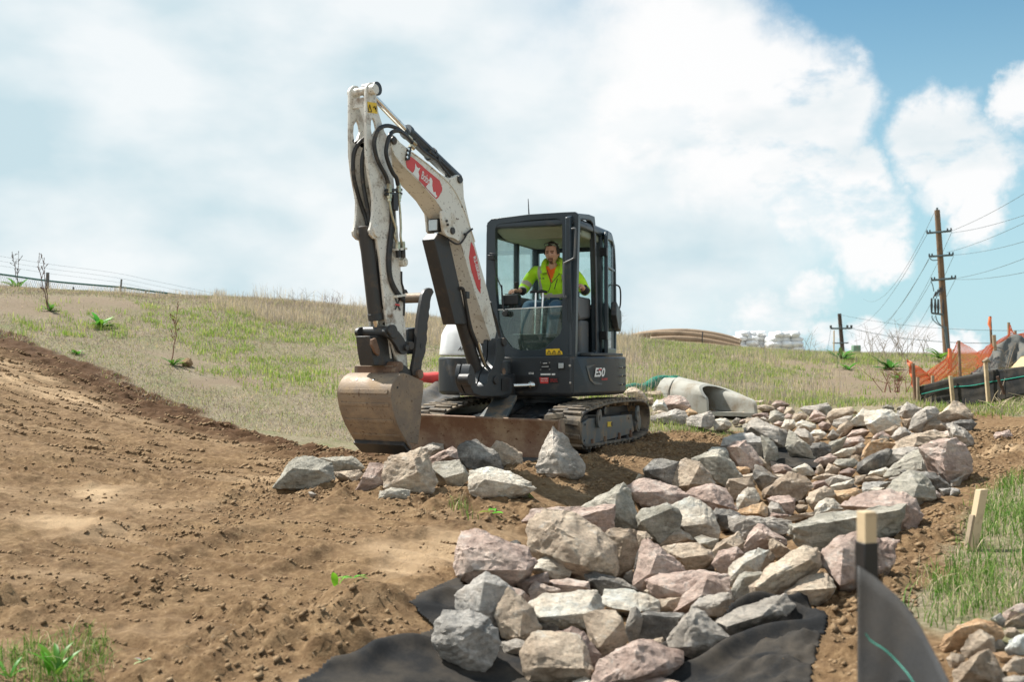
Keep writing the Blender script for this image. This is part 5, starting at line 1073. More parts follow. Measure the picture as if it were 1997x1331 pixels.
# headliner and speakers
build('headliner', MB().prism([M(l, f_, 2.42) for l, f_ in ((-.30,.35),(.66,.35),(.66,-.72),(-.30,-.72))], MU*.09), M_GRN, CAB, bevel=.02)
build('headliner_front', MB().prism([M(-.30,.36,2.43), M(.66,.36,2.43), M(.64,.70,2.50), M(-.28,.70,2.50)], MU*.03), M_GRN, CAB, bevel=.01)
c = onF(*Z4(425,272), .36); build('speaker', MB().cyl(c, c+MF*.012, .055, 24), M_BST, CAB, bevel=.004)
c = onF(*Z4(528,266), .36); dl = build('dome_light', MB().box(c, ML*.07, MF*.012, MU*.024), M_BST, CAB, bevel=.004); build('lens', MB().box(c+MF*.012, ML*.055, MF*.004, MU*.016), M_WST, dl)
# rear and right posts
def post(l, f_, r=.04, z0=cabz0, z1=2.52): return MB().box(M(l, f_, (z0+z1)/2), ML*r, MF*r, MU*((z1-z0)/2))
build('post', post(-.315,-.745), M_BLKC, CAB, bevel=.012); build('post', post(.665,-.745), M_BLKC, CAB, bevel=.012); build('post', post(-.325,-.10,.03), M_BLKC, CAB, bevel=.01); build('post', post(.66,-.33,.04), M_BLKC, CAB, bevel=.012)
build('rear_panel', MB().box(M(.175,-.75,1.38), ML*.5, MF*.03, MU*.32), M_BLKC, CAB, bevel=.01)
build('side_panel', MB().box(M(-.325,.02,1.36), ML*.025, MF*.75, MU*.30), M_BLKC, CAB, bevel=.01)
build('side_panel', MB().box(M(.675,-.55,1.38), ML*.025, MF*.2, MU*.32), M_BLKC, CAB, bevel=.01)
build('window_rail', MB().box(M(-.325,.02,2.47), ML*.025, MF*.75, MU*.05).box(M(.175,-.75,2.44), ML*.5, MF*.025, MU*.07), M_BLKC, CAB, bevel=.01)
build('floor_plate', MB().box(M(.18,0,1.075), ML*.5, MF*.74, MU*.02), M_BLK, CAB, bevel=.004)
def pane(name, pts_, mat): return build(name, MB().prism(pts_, (pts_[1]-pts_[0]).cross(pts_[2]-pts_[0]).normalized()*.005), mat, CAB, smooth=0)
pane('rear_window', [M(-.28,-.75,1.70), M(.64,-.75,1.70), M(.64,-.75,2.40), M(-.28,-.75,2.40)], M_GLS)
pane('side_window', [M(-.325,-.07,1.66), M(-.325,.74,1.66), M(-.325,.74,2.43), M(-.325,-.07,2.43)], M_GLS)
pane('side_window', [M(-.325,-.70,1.66), M(-.325,-.14,1.66), M(-.325,-.14,2.43), M(-.325,-.70,2.43)], M_GLS)
pane('side_window', [M(.675,-.70,1.70), M(.675,-.37,1.70), M(.675,-.37,2.43), M(.675,-.70,2.43)], M_GLS)
lw_ = [Z4(*p) for p in ((186,880),(692,852),(690,1015),(672,1065),(560,1170),(510,1187),(360,1190),(300,1165),(235,1082),(205,990))]
LW = build('lower_windscreen', MB().prism([fpt(x_, y_, .775) for x_, y_ in lw_], -MF*.006), M_GLD, CAB, smooth=0)
a = fpt(*Z4(186,880), .778); b_ = fpt(*Z4(692,852), .778); build('edge_strip', MB().tube([a, b_], .006, 6), M_WST, LW)
build('door_seal', MB().tube([sf(*p, .706) for p in ((768,225),(780,195),(850,185),(905,195),(922,220),(934,300),(945,700),(950,1195))], .010, 6), M_RUBC, CAB)
# yellow warning sticker with three signs
yq = [fpt(*Z4(*p), .8015) for p in ((566,1180),(672,1176),(674,1190),(692,1200),(694,1222),(568,1226))]
YS = decal('warning_sticker', yq, MF, M_YEL, CAB)
for (x0, w_) in ((572,34),(612,34),(655,24)):
    tri = [fpt(*Z4(*p), .8055) for p in ((x0,1217),(x0+w_,1216),(x0+w_/2,1188))]; b2 = MB()
    for i in range(3): b2.tube([tri[i], tri[(i+1) % 3]], .0035, 4)
    b2.tube([(tri[0]+tri[1])/2+MU*.01, tri[2]*.6+(tri[0]+tri[1])*.2], .005, 4); build('warning_sign', b2, M_BST, YS)
# grab handle, mirror, wiper, lamps
gh = [Z4(*p) for p in ((762,262),(785,258),(792,280),(785,460),(770,490),(712,520),(703,545),(702,760),(712,785),(722,770))]
build('grab_handle', MB().tube(cat([fpt(x_, y_, .90) for x_, y_ in gh], 4), .011, 10), M_GRY, CAB)
build('wiper', MB().tube(cat([fpt(*Z4(*p), .83) for p in ((180,470),(175,560),(200,650),(228,720),(245,860))], 4), .007, 6).tube([fpt(*Z4(*p), .82) for p in ((228,690),(235,850),(260,905))], .010, 6), M_BST, CAB)
c = fpt(*Z4(258,908), .84); build('wiper_motor', MB().cyl(c-MF*.05, c+MF*.03, .035, 16), M_BST, CAB, bevel=.004)
c = fpt(*Z4(155,480), .86); build('mirror_clamp', MB().box(c, ML*.035, MF*.04, MU*.025).tube([c-ML*.03+MU*.05, c+ML*.05+MU*.04, c+ML*.06-MU*.05], .007, 6), M_BST, CAB, bevel=.004)
# door swung open, folded back
hp = M(.735,-.27,0); dd_ = Vector((.25,.968,0)).normalized(); dn = Vector((dd_.y, -dd_.x, 0))
def D(s_, z): return hp+dd_*s_+MU*z
do = [D(0,1.07), D(.0,2.50), D(.05,2.56), D(.42,2.53), D(.60,2.44), D(.68,2.2), D(.72,1.7), D(.70,1.12), D(.62,1.07)]
di = [D(.05,1.15), D(.05,2.46), D(.40,2.47), D(.56,2.38), D(.63,2.15), D(.66,1.7), D(.64,1.15)]
DR = build('door', MB().prism(do, dn*.045, [di]), M_BLKC, EX, bevel=.008)
build('door_glass', MB().prism([D(.05,1.15)+dn*.02, D(.05,2.46)+dn*.02, D(.40,2.47)+dn*.02, D(.56,2.38)+dn*.02, D(.63,2.15)+dn*.02, D(.66,1.7)+dn*.02, D(.64,1.15)+dn*.02], dn*.005), M_GLS, DR, smooth=0)
build('door_bar', MB().box((D(.05,2.13)+D(.63,2.13))/2+dn*.02, dd_*.30, dn*.02, MU*.014), M_BLKC, DR, bevel=.004)
build('handle', MB().tube(cat([D(.55,1.95)+dn*.05, D(.60,1.92)+dn*.10, D(.62,1.80)+dn*.11, D(.60,1.66)+dn*.10, D(.55,1.62)+dn*.05], 4), .010, 8), M_BST, DR)
build('latch_box', MB().prism([D(.25,1.72)+dn*.045, D(.66,1.62)+dn*.045, D(.68,1.45)+dn*.045, D(.60,1.36)+dn*.045, D(.40,1.40)+dn*.045, D(.22,1.55)+dn*.045], dn*.07), M_BLK, DR, bevel=.012)
for zz_ in (2.30, 1.30): build('hinge', MB().box(hp+MU*zz_-dd_*.02, ML*.045, MF*.025, MU*.05), M_BST, DR, bevel=.004)
# cab interior
ST = build('seat', MB().box(M(.20,.05,1.50), ML*.25, MF*.24, MU*.055).box(M(.20,.05,1.33), ML*.18, MF*.18, MU*.13), M_GRY, CAB, bevel=.04, seg=3)
bk_ = MB().prism([M(.20-.23,-.17,1.52), M(.20+.23,-.17,1.52), M(.20+.22,-.26,2.02), M(.20+.15,-.29,2.14), M(.20-.15,-.29,2.14), M(.20-.22,-.26,2.02)], -MF*.09)
build('backrest', bk_, M_BST, ST, bevel=.03, seg=3)
for (l_, nm_) in ((.545,'l'),(-.145,'r')):
    cs = build('console', MB().prism([M(l_-.075,.48,1.62), M(l_-.075,.42,1.74), M(l_-.075,-.12,1.74), M(l_-.075,-.12,1.50), M(l_-.075,.30,1.46)], ML*.15), M_GRY, CAB, bevel=.03, seg=3)
    build('console_base', MB().box(M(l_,.10,1.27), ML*.07, MF*.16, MU*.20), M_GRY, cs, bevel=.03, seg=3)
    js = MB()
    for k in range(5): js.tube([M(l_,.34,1.735+k*.017), M(l_,.34,1.748+k*.017)], [.055-.007*k, .050-.007*k], 16)
    build('boot', js, M_RUBC, cs); build('joystick', MB().tube([M(l_,.34,1.80), M(l_,.345,1.86), M(l_,.36,1.92)], [.018, .024, .027], 12), M_BST, cs, bevel=.004)
c = fpt(*Z4(933,945), .1); build('red_button', MB().cyl(M(.64,-.10,1.62), M(.66,-.06,1.62), .018, 12), M_RED, CAB)
for (x0, x1) in ((490,478),(545,522)):
    a = onF(*Z4(x0,752), .55); b_ = onF(*Z4(x1,1165), .66)
    lv_ = build('travel_lever', MB().tube([a, (a+b_)/2, b_], .012, 10), M_STL, CAB); build('handle', MB().tube([a-ML*.07+MU*.01, a-ML*.02+MU*.025, a+ML*.05+MU*.01], [.014,.02,.014], 10), M_BST, lv_)
c = onF(*Z4(305,805), .60); dp = build('display', MB().box(c, ML*.095, MF*.05, MU*.06), M_BST, CAB, bevel=.012); build('display_stalk', MB().cyl(c-MU*.05, M(-.22,.55,1.1), .025, 10), M_BST, dp)
t_ = MB()
for k in range(4): t_.box(c+MU*.064+ML*(-.06+.04*k), ML*.014, MF*.03, MU*.006)
build('vent_slots', t_, M_GRY, dp)
build('pedal', MB().box(M(.10,.60,1.14), ML*.05, MF*.08, MU*.02).box(M(.28,.60,1.14), ML*.05, MF*.08, MU*.02), M_DRK, CAB, bevel=.005)
build('foot_rest', MB().box(M(.18,.68,1.20), ML*.45, MF*.03, MU*.10), M_BLK, CAB, bevel=.01)
# ---------------------------------------------------------------- boom, arm, bucket: all in one upright plane
pb = math.radians(30); KB = Vector((-.22,10.75,0)); BFd = Vector((-math.sin(pb), -math.cos(pb), 0)); BN = Vector((math.cos(pb), -math.sin(pb), 0))
def B(px, py, o=0): return PPl(px, py, KB+BN*o, BN)
Z1 = lambda x, y: (640+x/3.916, 140+y/3.916)
Z2 = lambda x, y: (640+x/3.697, 400+y/3.697)
Z3 = lambda x, y: (600+x/4.158, 640+y/4.158)
hw = .115
side = [(762.6,283),(765,266),(771,266),(780,277),(803.4,296),(834,318.8),(862,341),(874,347.5),(884,345.5),(892.8,340.5),(900,346),(903.5,354),(905,385),(912.5,418),(927,480),(949.7,562),(968.6,647.5),(966,660),(960.5,670.5),
        (957.8,666),(926.7,573),(902.4,489),(891,452),(878,430),(863,412),(848.5,389),(815,352),(780,317),(768,300)]
bm_ = MB().prism([B(x_, y_, hw) for x_, y_ in side], -BN*2*hw)
BOOM = build('boom', bm_, M_WHT, EX, bevel=.006)
# raised weld edges of the boom plates
ed = [B(x_, y_, hw+.004) for x_, y_ in ((780,317),(815,352),(848.5,389),(863,412),(878,430),(891,452),(902.4,489),(926.7,573),(957.8,666))]
build('weld_seam', MB().tube(ed, .006, 6), M_WHT2, BOOM)
ed = [B(*Z1(*p), hw+.004) for p in ((640,615),(760,705),(870,800),(940,870),(990,950),(1040,1060),(1085,1190),(1120,1300))]
build('weld_seam', MB().tube(cat(ed,3), .006, 6), M_WHT, BOOM)
# knee mounting ears for the lift cylinder
ear = [Z1(*p) for p in ((865,1058),(900,1070),(960,1120),(995,1200),(1010,1260),(1000,1300),(960,1270),(910,1262),(880,1210),(870,1130))]
for o_ in (hw+.03, -hw-.005): build('ear', MB().prism(chaikin([B(x_, y_, o_) for x_, y_ in ear], 1), -BN*.028), M_WHT, BOOM, bevel=.005)
for (x_, y_, r_) in ((945,1215,.035),(900,1140,.012),(908,1170,.012)):
    c = B(*Z1(x_, y_), hw+.03); build('pin', MB().cyl(c, c+BN*.018, r_, 18), M_DRK, BOOM, bevel=.003)
ear2 = [Z1(*p) for p in ((745,1080),(755,1150),(760,1220),(800,1262),(815,1225),(780,1150),(800,1100),(770,1075))]
build('ear', MB().prism([B(x_, y_, -hw) for x_, y_ in ear2], -BN*.025), M_WHT, BOOM, bevel=.005)
c = B(*Z1(815,1175), 0); WL = build('work_light', MB().box(c, BFd*.03, BN*.062, MU*.068), M_BST, BOOM, bevel=.012); build('lens', MB().box(c+BFd*.03, BFd*.006, BN*.05, MU*.054), paint('boom_lamp_lens', (.62,.65,.66), .15, .2), WL, bevel=.004)
# pins: boom tip, cylinder bracket
for (x_, y_, r_) in ((495,525,.038),(1000,822,.040)):
    c = B(*Z1(x_, y_), hw); build('pin', MB().cyl(c, c+BN*.02, r_, 20), M_DRK, BOOM, bevel=.004)
# red decal with animal shape and maker's lettering
def BS(x_, y_): return B(780+x_/8.32, 280+y_/8.32, hw)
red = [BS(*p) for p in ((175,210),(110,230),(92,300),(110,390),(195,470),(300,590),(415,715),(530,850),(590,902),(625,870),(680,765),(682,720),(640,600),(420,420),(300,310))]
RD = decal('red_decal', red, BN, M_RED, BOOM)
cat_sil = [BS(*p) for p in ((245,320),(262,375),(290,400),(322,395),(305,430),(290,460),(305,520),(296,590),(190,480),(215,460),(235,420),(240,370))]
decal('emblem', cat_sil, BN, M_WST, RD, lift=.0045)
cat2 = [BS(*p) for p in ((480,545),(505,565),(520,610),(515,680),(525,740),(535,790),(570,785),(580,840),(600,850),(575,880),(540,845),(440,740),(415,700),(440,670),(470,650))]
decal('emblem', cat2, BN, M_WST, RD, lift=.0045)
a = BS(330, 560); bdir = (BS(470, 680)-BS(330, 560)).normalized(); upd = BN.cross(bdir).normalized()
if upd.z < 0: upd = -upd
text_mesh('Bobc', .115, a, bdir, upd, M_WST, RD, bold=.012, squeeze=.60, lift=.006 if BN.dot(bdir.cross(upd)) > 0 else -.006)
d2 = [B(*Z2(*p), hw) for p in ((1028,265),(1048,300),(1068,370),(1097,520),(1097,640),(1072,600),(1030,470),(1014,380))]
RD2 = decal('red_decal', d2, BN, M_RED, BOOM)
a = B(*Z2(1042,375), hw); b_ = B(*Z2(1084,545), hw); xd_ = (b_-a).normalized(); ud_ = BN.cross(xd_).normalized()
text_mesh('R2-SERIES', .064, a, xd_, ud_, M_WST, RD2, bold=.03, squeeze=.95, lift=.006 if BN.dot(xd_.cross(ud_)) > 0 else -.006)
blk = [B(*Z1(*p), hw) for p in ((600,575),(628,570),(612,675),(585,678))]
BR = build('hose_bracket', MB().prism(blk, BN*.02), M_BST, BOOM, bevel=.003)
for (x_, y_) in ((610,590),(603,620),(599,652)):
    c = B(*Z1(x_, y_), hw+.02); build('bolt', MB().cyl(c, c+BN*.01, .012, 8), M_STL, BR)
# arm cylinder above the boom
a = B(*Z1(985,822)); b_ = B(*Z1(605,462)); c = B(*Z1(345,190))
AC = build('arm_cylinder', MB().tube([a, b_], .062, 24).tube([b_+(b_-a).normalized()*-.02, b_+(b_-a).normalized()*.03], .07, 24).tube([a, a+(a-b_).normalized()*.04], .05, 16), M_BLKC, EX, bevel=.004)
build('rod', MB().cyl(b_, c, .030, 18), M_STL, AC); 
nn = (b_-a).normalized(); sd_ = BN*.055
build('pipe', MB().tube([a*.75+b_*.25+sd_+MU*.0, b_+sd_*1.0], .012, 8).tube([a*.9+b_*.1+sd_*1.2-MU*.04, a*.3+b_*.7+sd_*1.3-MU*.05], .024, 10), M_RUBC, AC)
d_ = a*.45+b_*.55; build('clamp', MB().tube([d_-nn*.015, d_+nn*.015], .072, 20), M_BST, AC)
# ---------------------------------------------------------------- arm: two side plates with windows above, closed box below
aw = .105
rp = [(714.2,174),(716,166),(722,161),(729,161.5),(734.5,168),(734.8,196),(738.5,219),(750,256),(760,273),(763.5,300),(767.7,345),(770,400),(773,440),(777,500),(783,545),(786,575),(788,616),(792,643),(794,700),(793,725),(780,712),(770,690),(763,662),(756,643),(750,590),(745,540),(741,500),(735,467),(729,465),(722,457),(721,449),(724,440.6),(727,420),(728,390),(723,360),(719,339),(714.6,300),(714,268)]
hole = [Z1(*p) for p in ((340,352),(328,380),(327,430),(335,478),(352,470),(372,440),(362,390),(350,358))]
AR = build('arm', MB().prism([B(x_, y_, aw) for x_, y_ in rp], -BN*.026, [[B(x_, y_, aw) for x_, y_ in hole]]), M_WHT2, EX, bevel=.005)
lp = [(p[0], p[1]) for p in rp]
def dup(pts_, o_to): return [B(x_, y_, aw)-BN*(aw-o_to) for x_, y_ in pts_]
hole2 = [Z1(*p) for p in ((345,352),(322,390),(318,450),(326,520),(352,500),(372,440),(364,390),(352,358))]
build('side_plate', MB().prism(dup(rp, -aw+.026), -BN*.026, [dup(hole2, -aw+.026)]), M_WHT2, AR, bevel=.005)
# front plate of the arm: top band with arch, hoses behind, box below
def span(pts_, th, inset=.02): 
    q = []
    for x_, y_ in pts_: q.append(B(x_, y_, aw))
    return q
def frontbox(y0, y1, x0, x1, depth, mat_, nm_, par):
    a0 = B(x0, y0, aw-.026); a1 = B(x1, y1, aw-.026); v0 = a1-a0
    return build(nm_, MB().prism([a0, a1, a1-BN*(2*aw-.052), a0-BN*(2*aw-.052)], -BFd*depth), mat_, par, bevel=.004)
frontbox(188, 208, 714.6, 714.3, .03, M_WHT2, 'front_plate', AR)
# arch legs
for (oo, sg) in ((aw-.026, -1), (-aw+.026, 1)):
    q = []
    for k in range(9):
        t = k/8; yy = 208+t*62; w_ = .012+.07*(1-t)**2.2
        q.append(B(714.4, yy, oo))
    inner = [p+BN*sg*(.012+.075*(1-k/8)**2.2) for k, p in enumerate(q)]
    build('front_plate', MB().prism(q+inner[::-1], -BFd*.025), M_WHT2, AR, bevel=.003)
frontbox(330, 440, 764, 772, .02, M_WHT2, 'rear_plate', AR)
frontbox(268, 330, 722, 728, .03, M_WHT2, 'cross_plate', AR) if False else None
frontbox(462, 700, 734, 762, .02, M_WHT2, 'front_plate', AR)
frontbox(440, 718, 773, 793, .02, M_WHT2, 'rear_plate', AR)
# pins of the arm
c0 = B(*Z1(345,135), aw+.03); build('pin', MB().cyl(c0, c0-BN*(2*aw+.06), .036, 22).cyl(c0+BN*.03, c0-BN*.03, .046, 26), M_WHT2, AR, bevel=.005)
c = B(*Z1(330,135), 0); build('bushing', MB().cyl(c+BN*.075, c-BN*.075, .062, 26), M_BLK, AR, bevel=.004)
c = B(*Z1(372,1218), aw+.012); build('pin', MB().cyl(c, c-BN*(2*aw+.03), .034, 20).cyl(c+BN*.012, c-BN*.02, .052, 24), M_WHT2, AR, bevel=.004)
c = B(*Z1(495,525), hw-.01); build('boom_pin', MB().cyl(c, c-BN*2*hw, .05, 20), M_DRK, AR)
yl = [B(*Z1(*p), aw) for p in ((298,228),(368,238),(374,320),(302,310))]; YL = decal('warning_sticker', yl, BN, M_YEL, AR)
tri = [B(*Z1(*p), aw+.006) for p in ((306,302),(332,306),(318,250))]; b2 = MB()
for i in range(3): b2.tube([tri[i], tri[(i+1) % 3]], .004, 4)
ln = [B(*Z1(*p), aw+.006) for p in ((345,275),(352,262),(360,285),(366,262),(367,305))]; b2.tube(ln, .004, 4); build('warning_sign', b2, M_BST, YL)
a = B(*Z2(478,752), aw); xd_ = BFd*-1; text_mesh('X', .14, a, xd_, MU, M_BST, AR, bold=.04, lift=.006 if BN.dot(xd_.cross(MU)) > 0 else -.006, squeeze=.8)
q = [B(*Z2(*p), aw) for p in ((478,712),(510,718),(510,730),(478,724))]; decal('red_accent', q, BN, M_RED, AR, lift=.010)
# bucket cylinder
a = B(*Z2(267,150)); b_ = B(*Z2(343,822)); c = B(*Z2(353,905)); ax_ = (b_-a).normalized()
BC = build('bucket_cylinder', MB().tube([a, b_], .066, 26), M_DRK, EX, bevel=.006); build('rod', MB().cyl(b_, c, .028, 18), M_STL, BC)
build('gland', MB().tube([b_-ax_*.05, b_+ax_*.012], .070, 26), M_BLK, BC, bevel=.003)
# linkage
c = B(*Z2(350,915)); LK = build('linkage', MB().cyl(c+BN*.17, c-BN*.17, .050, 24).cyl(c+BN*.19, c+BN*.15, .062, 24).cyl(c-BN*.15, c-BN*.21, .036, 20), M_DRK, EX, bevel=.006)
lk = [Z2(*p) for p in ((405,905),(430,875),(470,880),(520,920),(560,985),(578,1040),(565,1075),(540,1080),(515,1060),(490,1010),(450,960),(415,945))]
for o_ in (.175, -.135): build('side_link', MB().prism(chaikin([B(x_, y_, .175)-BN*(.175-o_) for x_, y_ in lk], 1), -BN*.035), M_DRK, LK, bevel=.006)
lk = [Z2(*p) for p in ((300,945),(440,950),(470,1080),(485,1160),(330,1160),(310,1050))]
build('push_link', MB().prism([B(x_, y_, .07) for x_, y_ in lk], -BN*.16), M_DRK, LK, bevel=.008)
lk = [Z2(*p) for p in ((320,970),(345,960),(375,1050),(370,1090),(345,1070),(318,1010))]; build('rust_lug', MB().prism([B(x_, y_, .105) for x_, y_ in lk], -BN*.03), M_RST, LK, bevel=.005)
for (x_, y_, r_) in ((440,912,.03),(560,1030,.028),(590,1015,.04)):
    c = B(*Z2(x_, y_), .18); build('pin', MB().cyl(c+BN*.02, c-BN*.05, r_, 18), M_DRK, LK, bevel=.004)
# coupler
cp = [Z2(*p) for p in ((470,1150),(500,1130),(560,1160),(600,1200),(610,1235),(560,1240),(470,1235))]
CPL = build('coupler', MB().prism([B(x_, y_, .15) for x_, y_ in cp], -BN*.30), M_DRK, EX, bevel=.008)
a0 = B(*Z2(465,1158), .15); a1 = B(*Z2(465,1222), .15); q = [a0, a1, a1-BN*.44, a0-BN*.44]
build('coupler_box', MB().prism(q, -BFd*.16, []), M_BKT, CPL, bevel=.006)
q2 = [p+BFd*.004 for p in (a0*.85+a1*.15-BN*.05, a0*.1+a1*.9-BN*.05, a0*.1+a1*.9-BN*.40, a0*.85+a1*.15-BN*.40)]; build('recess', MB().prism(q2, -BFd*.01), M_RST, CPL)
for (x_, y_, r_) in ((503,1165,.045),(478,1200,.04),(650,1222,.045)):
    c = B(*Z2(x_, y_), .17); build('pin', MB().cyl(c+BN*.03, c-BN*.1, r_, 20), M_RST, CPL, bevel=.005)
# bucket
bw = .36
sp = [Z3(*p) for p in ((780,366),(830,382),(940,432),(938,520),(925,610),(918,760),(900,905),(893,945),(850,935),(803,928),(770,870),(733,798),(705,720),(685,640),(672,560),(676,500),(692,450),(715,410),(745,382))]
SPR = [B(x_, y_, bw*.9) for x_, y_ in sp]; Wd = .60
BK = build('bucket', MB().prism(SPR, -BN*.022), M_BKT, EX, bevel=.005)
build('side_plate', MB().prism([p-BN*(Wd-.022) for p in SPR], -BN*.022), M_BKT, BK, bevel=.005)
shell = [Z3(*p) for p in ((830,382),(780,366),(745,382),(715,410),(692,450),(676,500),(672,560),(685,640),(705,720),(733,798),(770,870),(800,925),(842,985))]
sh = cat([B(x_, y_, bw*.9) for x_, y_ in shell], 3); cen_ = sum(SPR, Vector())/len(SPR)
def inward(i, pts_, d):
    t = (pts_[min(i+1, len(pts_)-1)]-pts_[max(i-1, 0)]).normalized(); nm = t.cross(BN).normalized()
    if nm.dot(cen_-pts_[i]) < 0: nm = -nm
    return pts_[i]+nm*d
inn = [inward(i, sh, .022) for i in range(len(sh))]; shb = MB(); off = BN*.022-BN*.044
n = len(sh)
ringp = sh+inn[::-1]; shb.prism([p-BN*.004 for p in ringp], -BN*(Wd-.008)); build('shell', shb, M_BKT, BK, bevel=0, smooth=30)
# wear strips across the shell
for (k0, k1, dd2) in ((15,17,.009),(20,21,.007),(25,26,.007),(30,31,.007)):
    i0, i1 = int(k0), int(k1); seg_ = [inward(i, sh, -.001) for i in range(i0, i1+1)]; outp = [inward(i, sh, -dd2) for i in range(i0, i1+1)]
    build('wear_strip', MB().prism([p-BN*.03 for p in (seg_+outp[::-1])], -BN*(Wd-.06)), M_BKT, BK, bevel=.003)
a0, a1 = sh[-1], inward(n-1, sh, .02)
tip = B(*Z3(790,1100), bw*.9)
lip0 = B(*Z3(803,930), bw*.9); 
build('cutting_edge', MB().prism([B(*Z3(800,925), bw*.9)-BN*.02, B(*Z3(868,1010), bw*.9)-BN*.02, B(*Z3(852,1035), bw*.9)-BN*.02, B(*Z3(785,955), bw*.9)-BN*.02], -BN*(Wd-.04)), M_DRK, BK, bevel=.003)
for (x_, y_) in ((370,485),(508,480)):
    c = B(*Z3(x_, y_), -.1); i = 8
    pc = sh[10]-BN*(.16 if x_ > 400 else .40); build('drain_hole', MB().cyl(inward(10, sh, -.001)-BN*(.23 if x_ > 400 else .42), inward(10, sh, -.004)-BN*(.23 if x_ > 400 else .42), .011, 12), M_BST, BK)
c = B(*Z3(728,483), bw*.9); build('drain_hole', MB().cyl(c, c+BN*.003, .011, 12), M_BST, BK)
top = [sh[0]-BN*.05, sh[4]-BN*.05]; 
build('top_rim', MB().prism([B(*Z3(775,372), bw*.9)-BN*.02+MU*.0, B(*Z3(772,385), bw*.9)-BN*.02, B(*Z3(760,385), bw*.9)-BN*.02+BFd*.01, B(*Z3(762,372), bw*.9)-BN*.02+BFd*.01], -BN*(Wd-.04)), M_RST, BK, bevel=.003)
# thumb (clamp)
th = [Z2(*p) for p in ((682,650),(700,612),(728,597),(752,603),(764,628),(745,665),(738,700),(736,740),(728,770),(730,800),(718,850),(720,890),(712,930),(716,970),(706,1010),(704,1060),(680,1130),(672,1200),(655,1245),(612,1228),(608,1190),(625,1100),(640,990),(652,830),(668,730))]
TH = build('thumb', MB().prism([B(x_, y_, .17) for x_, y_ in th], -BN*.04), M_DRK, EX, bevel=.006)
build('thumb_plate', MB().prism([B(x_, y_, .17)-BN*.30 for x_, y_ in th], -BN*.04), M_DRK, TH, bevel=.006)
c = B(*Z2(700,668), .15); build('cross_tube', MB().cyl(c, c-BN*.30, .048, 22), M_BKT, TH, bevel=.004)
c = B(*Z2(676,1016), .172); build('hole', MB().cyl(c, c+BN*.002, .026, 16), M_BST, TH)
tl = [Z2(*p) for p in ((575,895),(645,882),(640,960),(625,1075),(572,1078),(562,1000))]; build('thumb_link', MB().prism([B(x_, y_, .10) for x_, y_ in tl], -BN*.2), M_BLK, TH, bevel=.006)
# boom lift cylinder with guard
a = B(*Z2(820,215)); b_ = B(*Z2(962,862)); c = B(*Z2(1095,1290)); ax_ = (c-a).normalized()
LC = build('boom_cylinder', MB().tube([b_-ax_*.25, c], .068, 26).tube([c-ax_*.02, c+ax_*.03], .085, 26), M_DRK, EX, bevel=.006)
gp = [B(*Z2(*p), .075) for p in ((765,248),(800,200),(870,235),(950,590),(1010,862),(915,862))]
build('cylinder_guard', MB().prism(gp, -BN*.15), M_DRK, LC, bevel=.008)
build('pipe', MB().tube(cat([B(*Z2(*p), .09) for p in ((955,600),(975,620),(1000,760),(1030,900),(1075,1010),(1130,1150))], 4), .020, 10), M_RUBC, LC)
c = B(*Z2(998,650), .1); build('port_block', MB().box(c, BFd*.03, BN*.02, MU*.035), M_BLK, LC, bevel=.005)
build('pipe', MB().tube(cat([B(*Z2(*p), .11) for p in ((1085,1000),(1100,1060),(1120,1120),(1135,1165))], 4), .011, 8), M_FIT, LC)
# swing frame (kingpost)
sg = [Z5(*p) for p in ((345,505),(352,440),(365,400),(395,470),(400,560),(430,575),(475,560),(490,470),(520,440),(545,360),(545,250),(560,224),(590,222),(606,240),(600,262),(612,350),(600,385),(575,420),(580,500),(660,505),(665,555),(662,620),(610,632),(560,642),(395,640),(355,560))]
KP = build('swing_frame', MB().prism(chaikin([B(x_, y_, .20) for x_, y_ in sg], 1), -BN*.10), M_BLK, EX, bevel=.012, seg=3)
sg2 = [Z5(*p) for p in ((345,505),(352,440),(365,400),(395,470),(400,560),(430,575),(475,560),(490,470),(520,440),(545,360),(545,250),(560,224),(590,222),(606,240),(600,262),(612,350),(600,385),(575,420),(560,642),(395,640),(355,560))]
build('side_casting', MB().prism(chaikin([B(x_, y_, .20)-BN*.115 for x_, y_ in sg2], 1), -BN*.05), M_BLK, KP, bevel=.012)
build('core', MB().box(M(-.12,1.05,.72), ML*.16, MF*.22, MU*.13).cyl(M(-.08,.98,.52), M(-.08,.98,1.0), .11, 24), M_BLK, KP, bevel=.02)
build('core', MB().prism([B(*Z5(*p), .10) for p in ((430,560),(590,500),(600,640),(420,640))], -BN*.25), M_BLK, KP, bevel=.02)
for (x_, y_, r_) in ((598,250,.045),(540,525,.045),(350,520,.06)):
    c = B(*Z5(x_, y_), .20); build('pin', MB().cyl(c+BN*.02, c-BN*(.26 if x_ > 400 else .10), r_, 20), M_DRK, KP, bevel=.005)
c = B(*Z5(600,462), .2); build('grease_patch', MB().cyl(c, c+BN*.004, .035, 12), M_RST, KP)
q = [B(*Z5(*p), .205) for p in ((585,515),(640,515),(640,600),(585,600))]; build('clevis_recess', MB().prism(q, BN*.004), M_BST, KP)
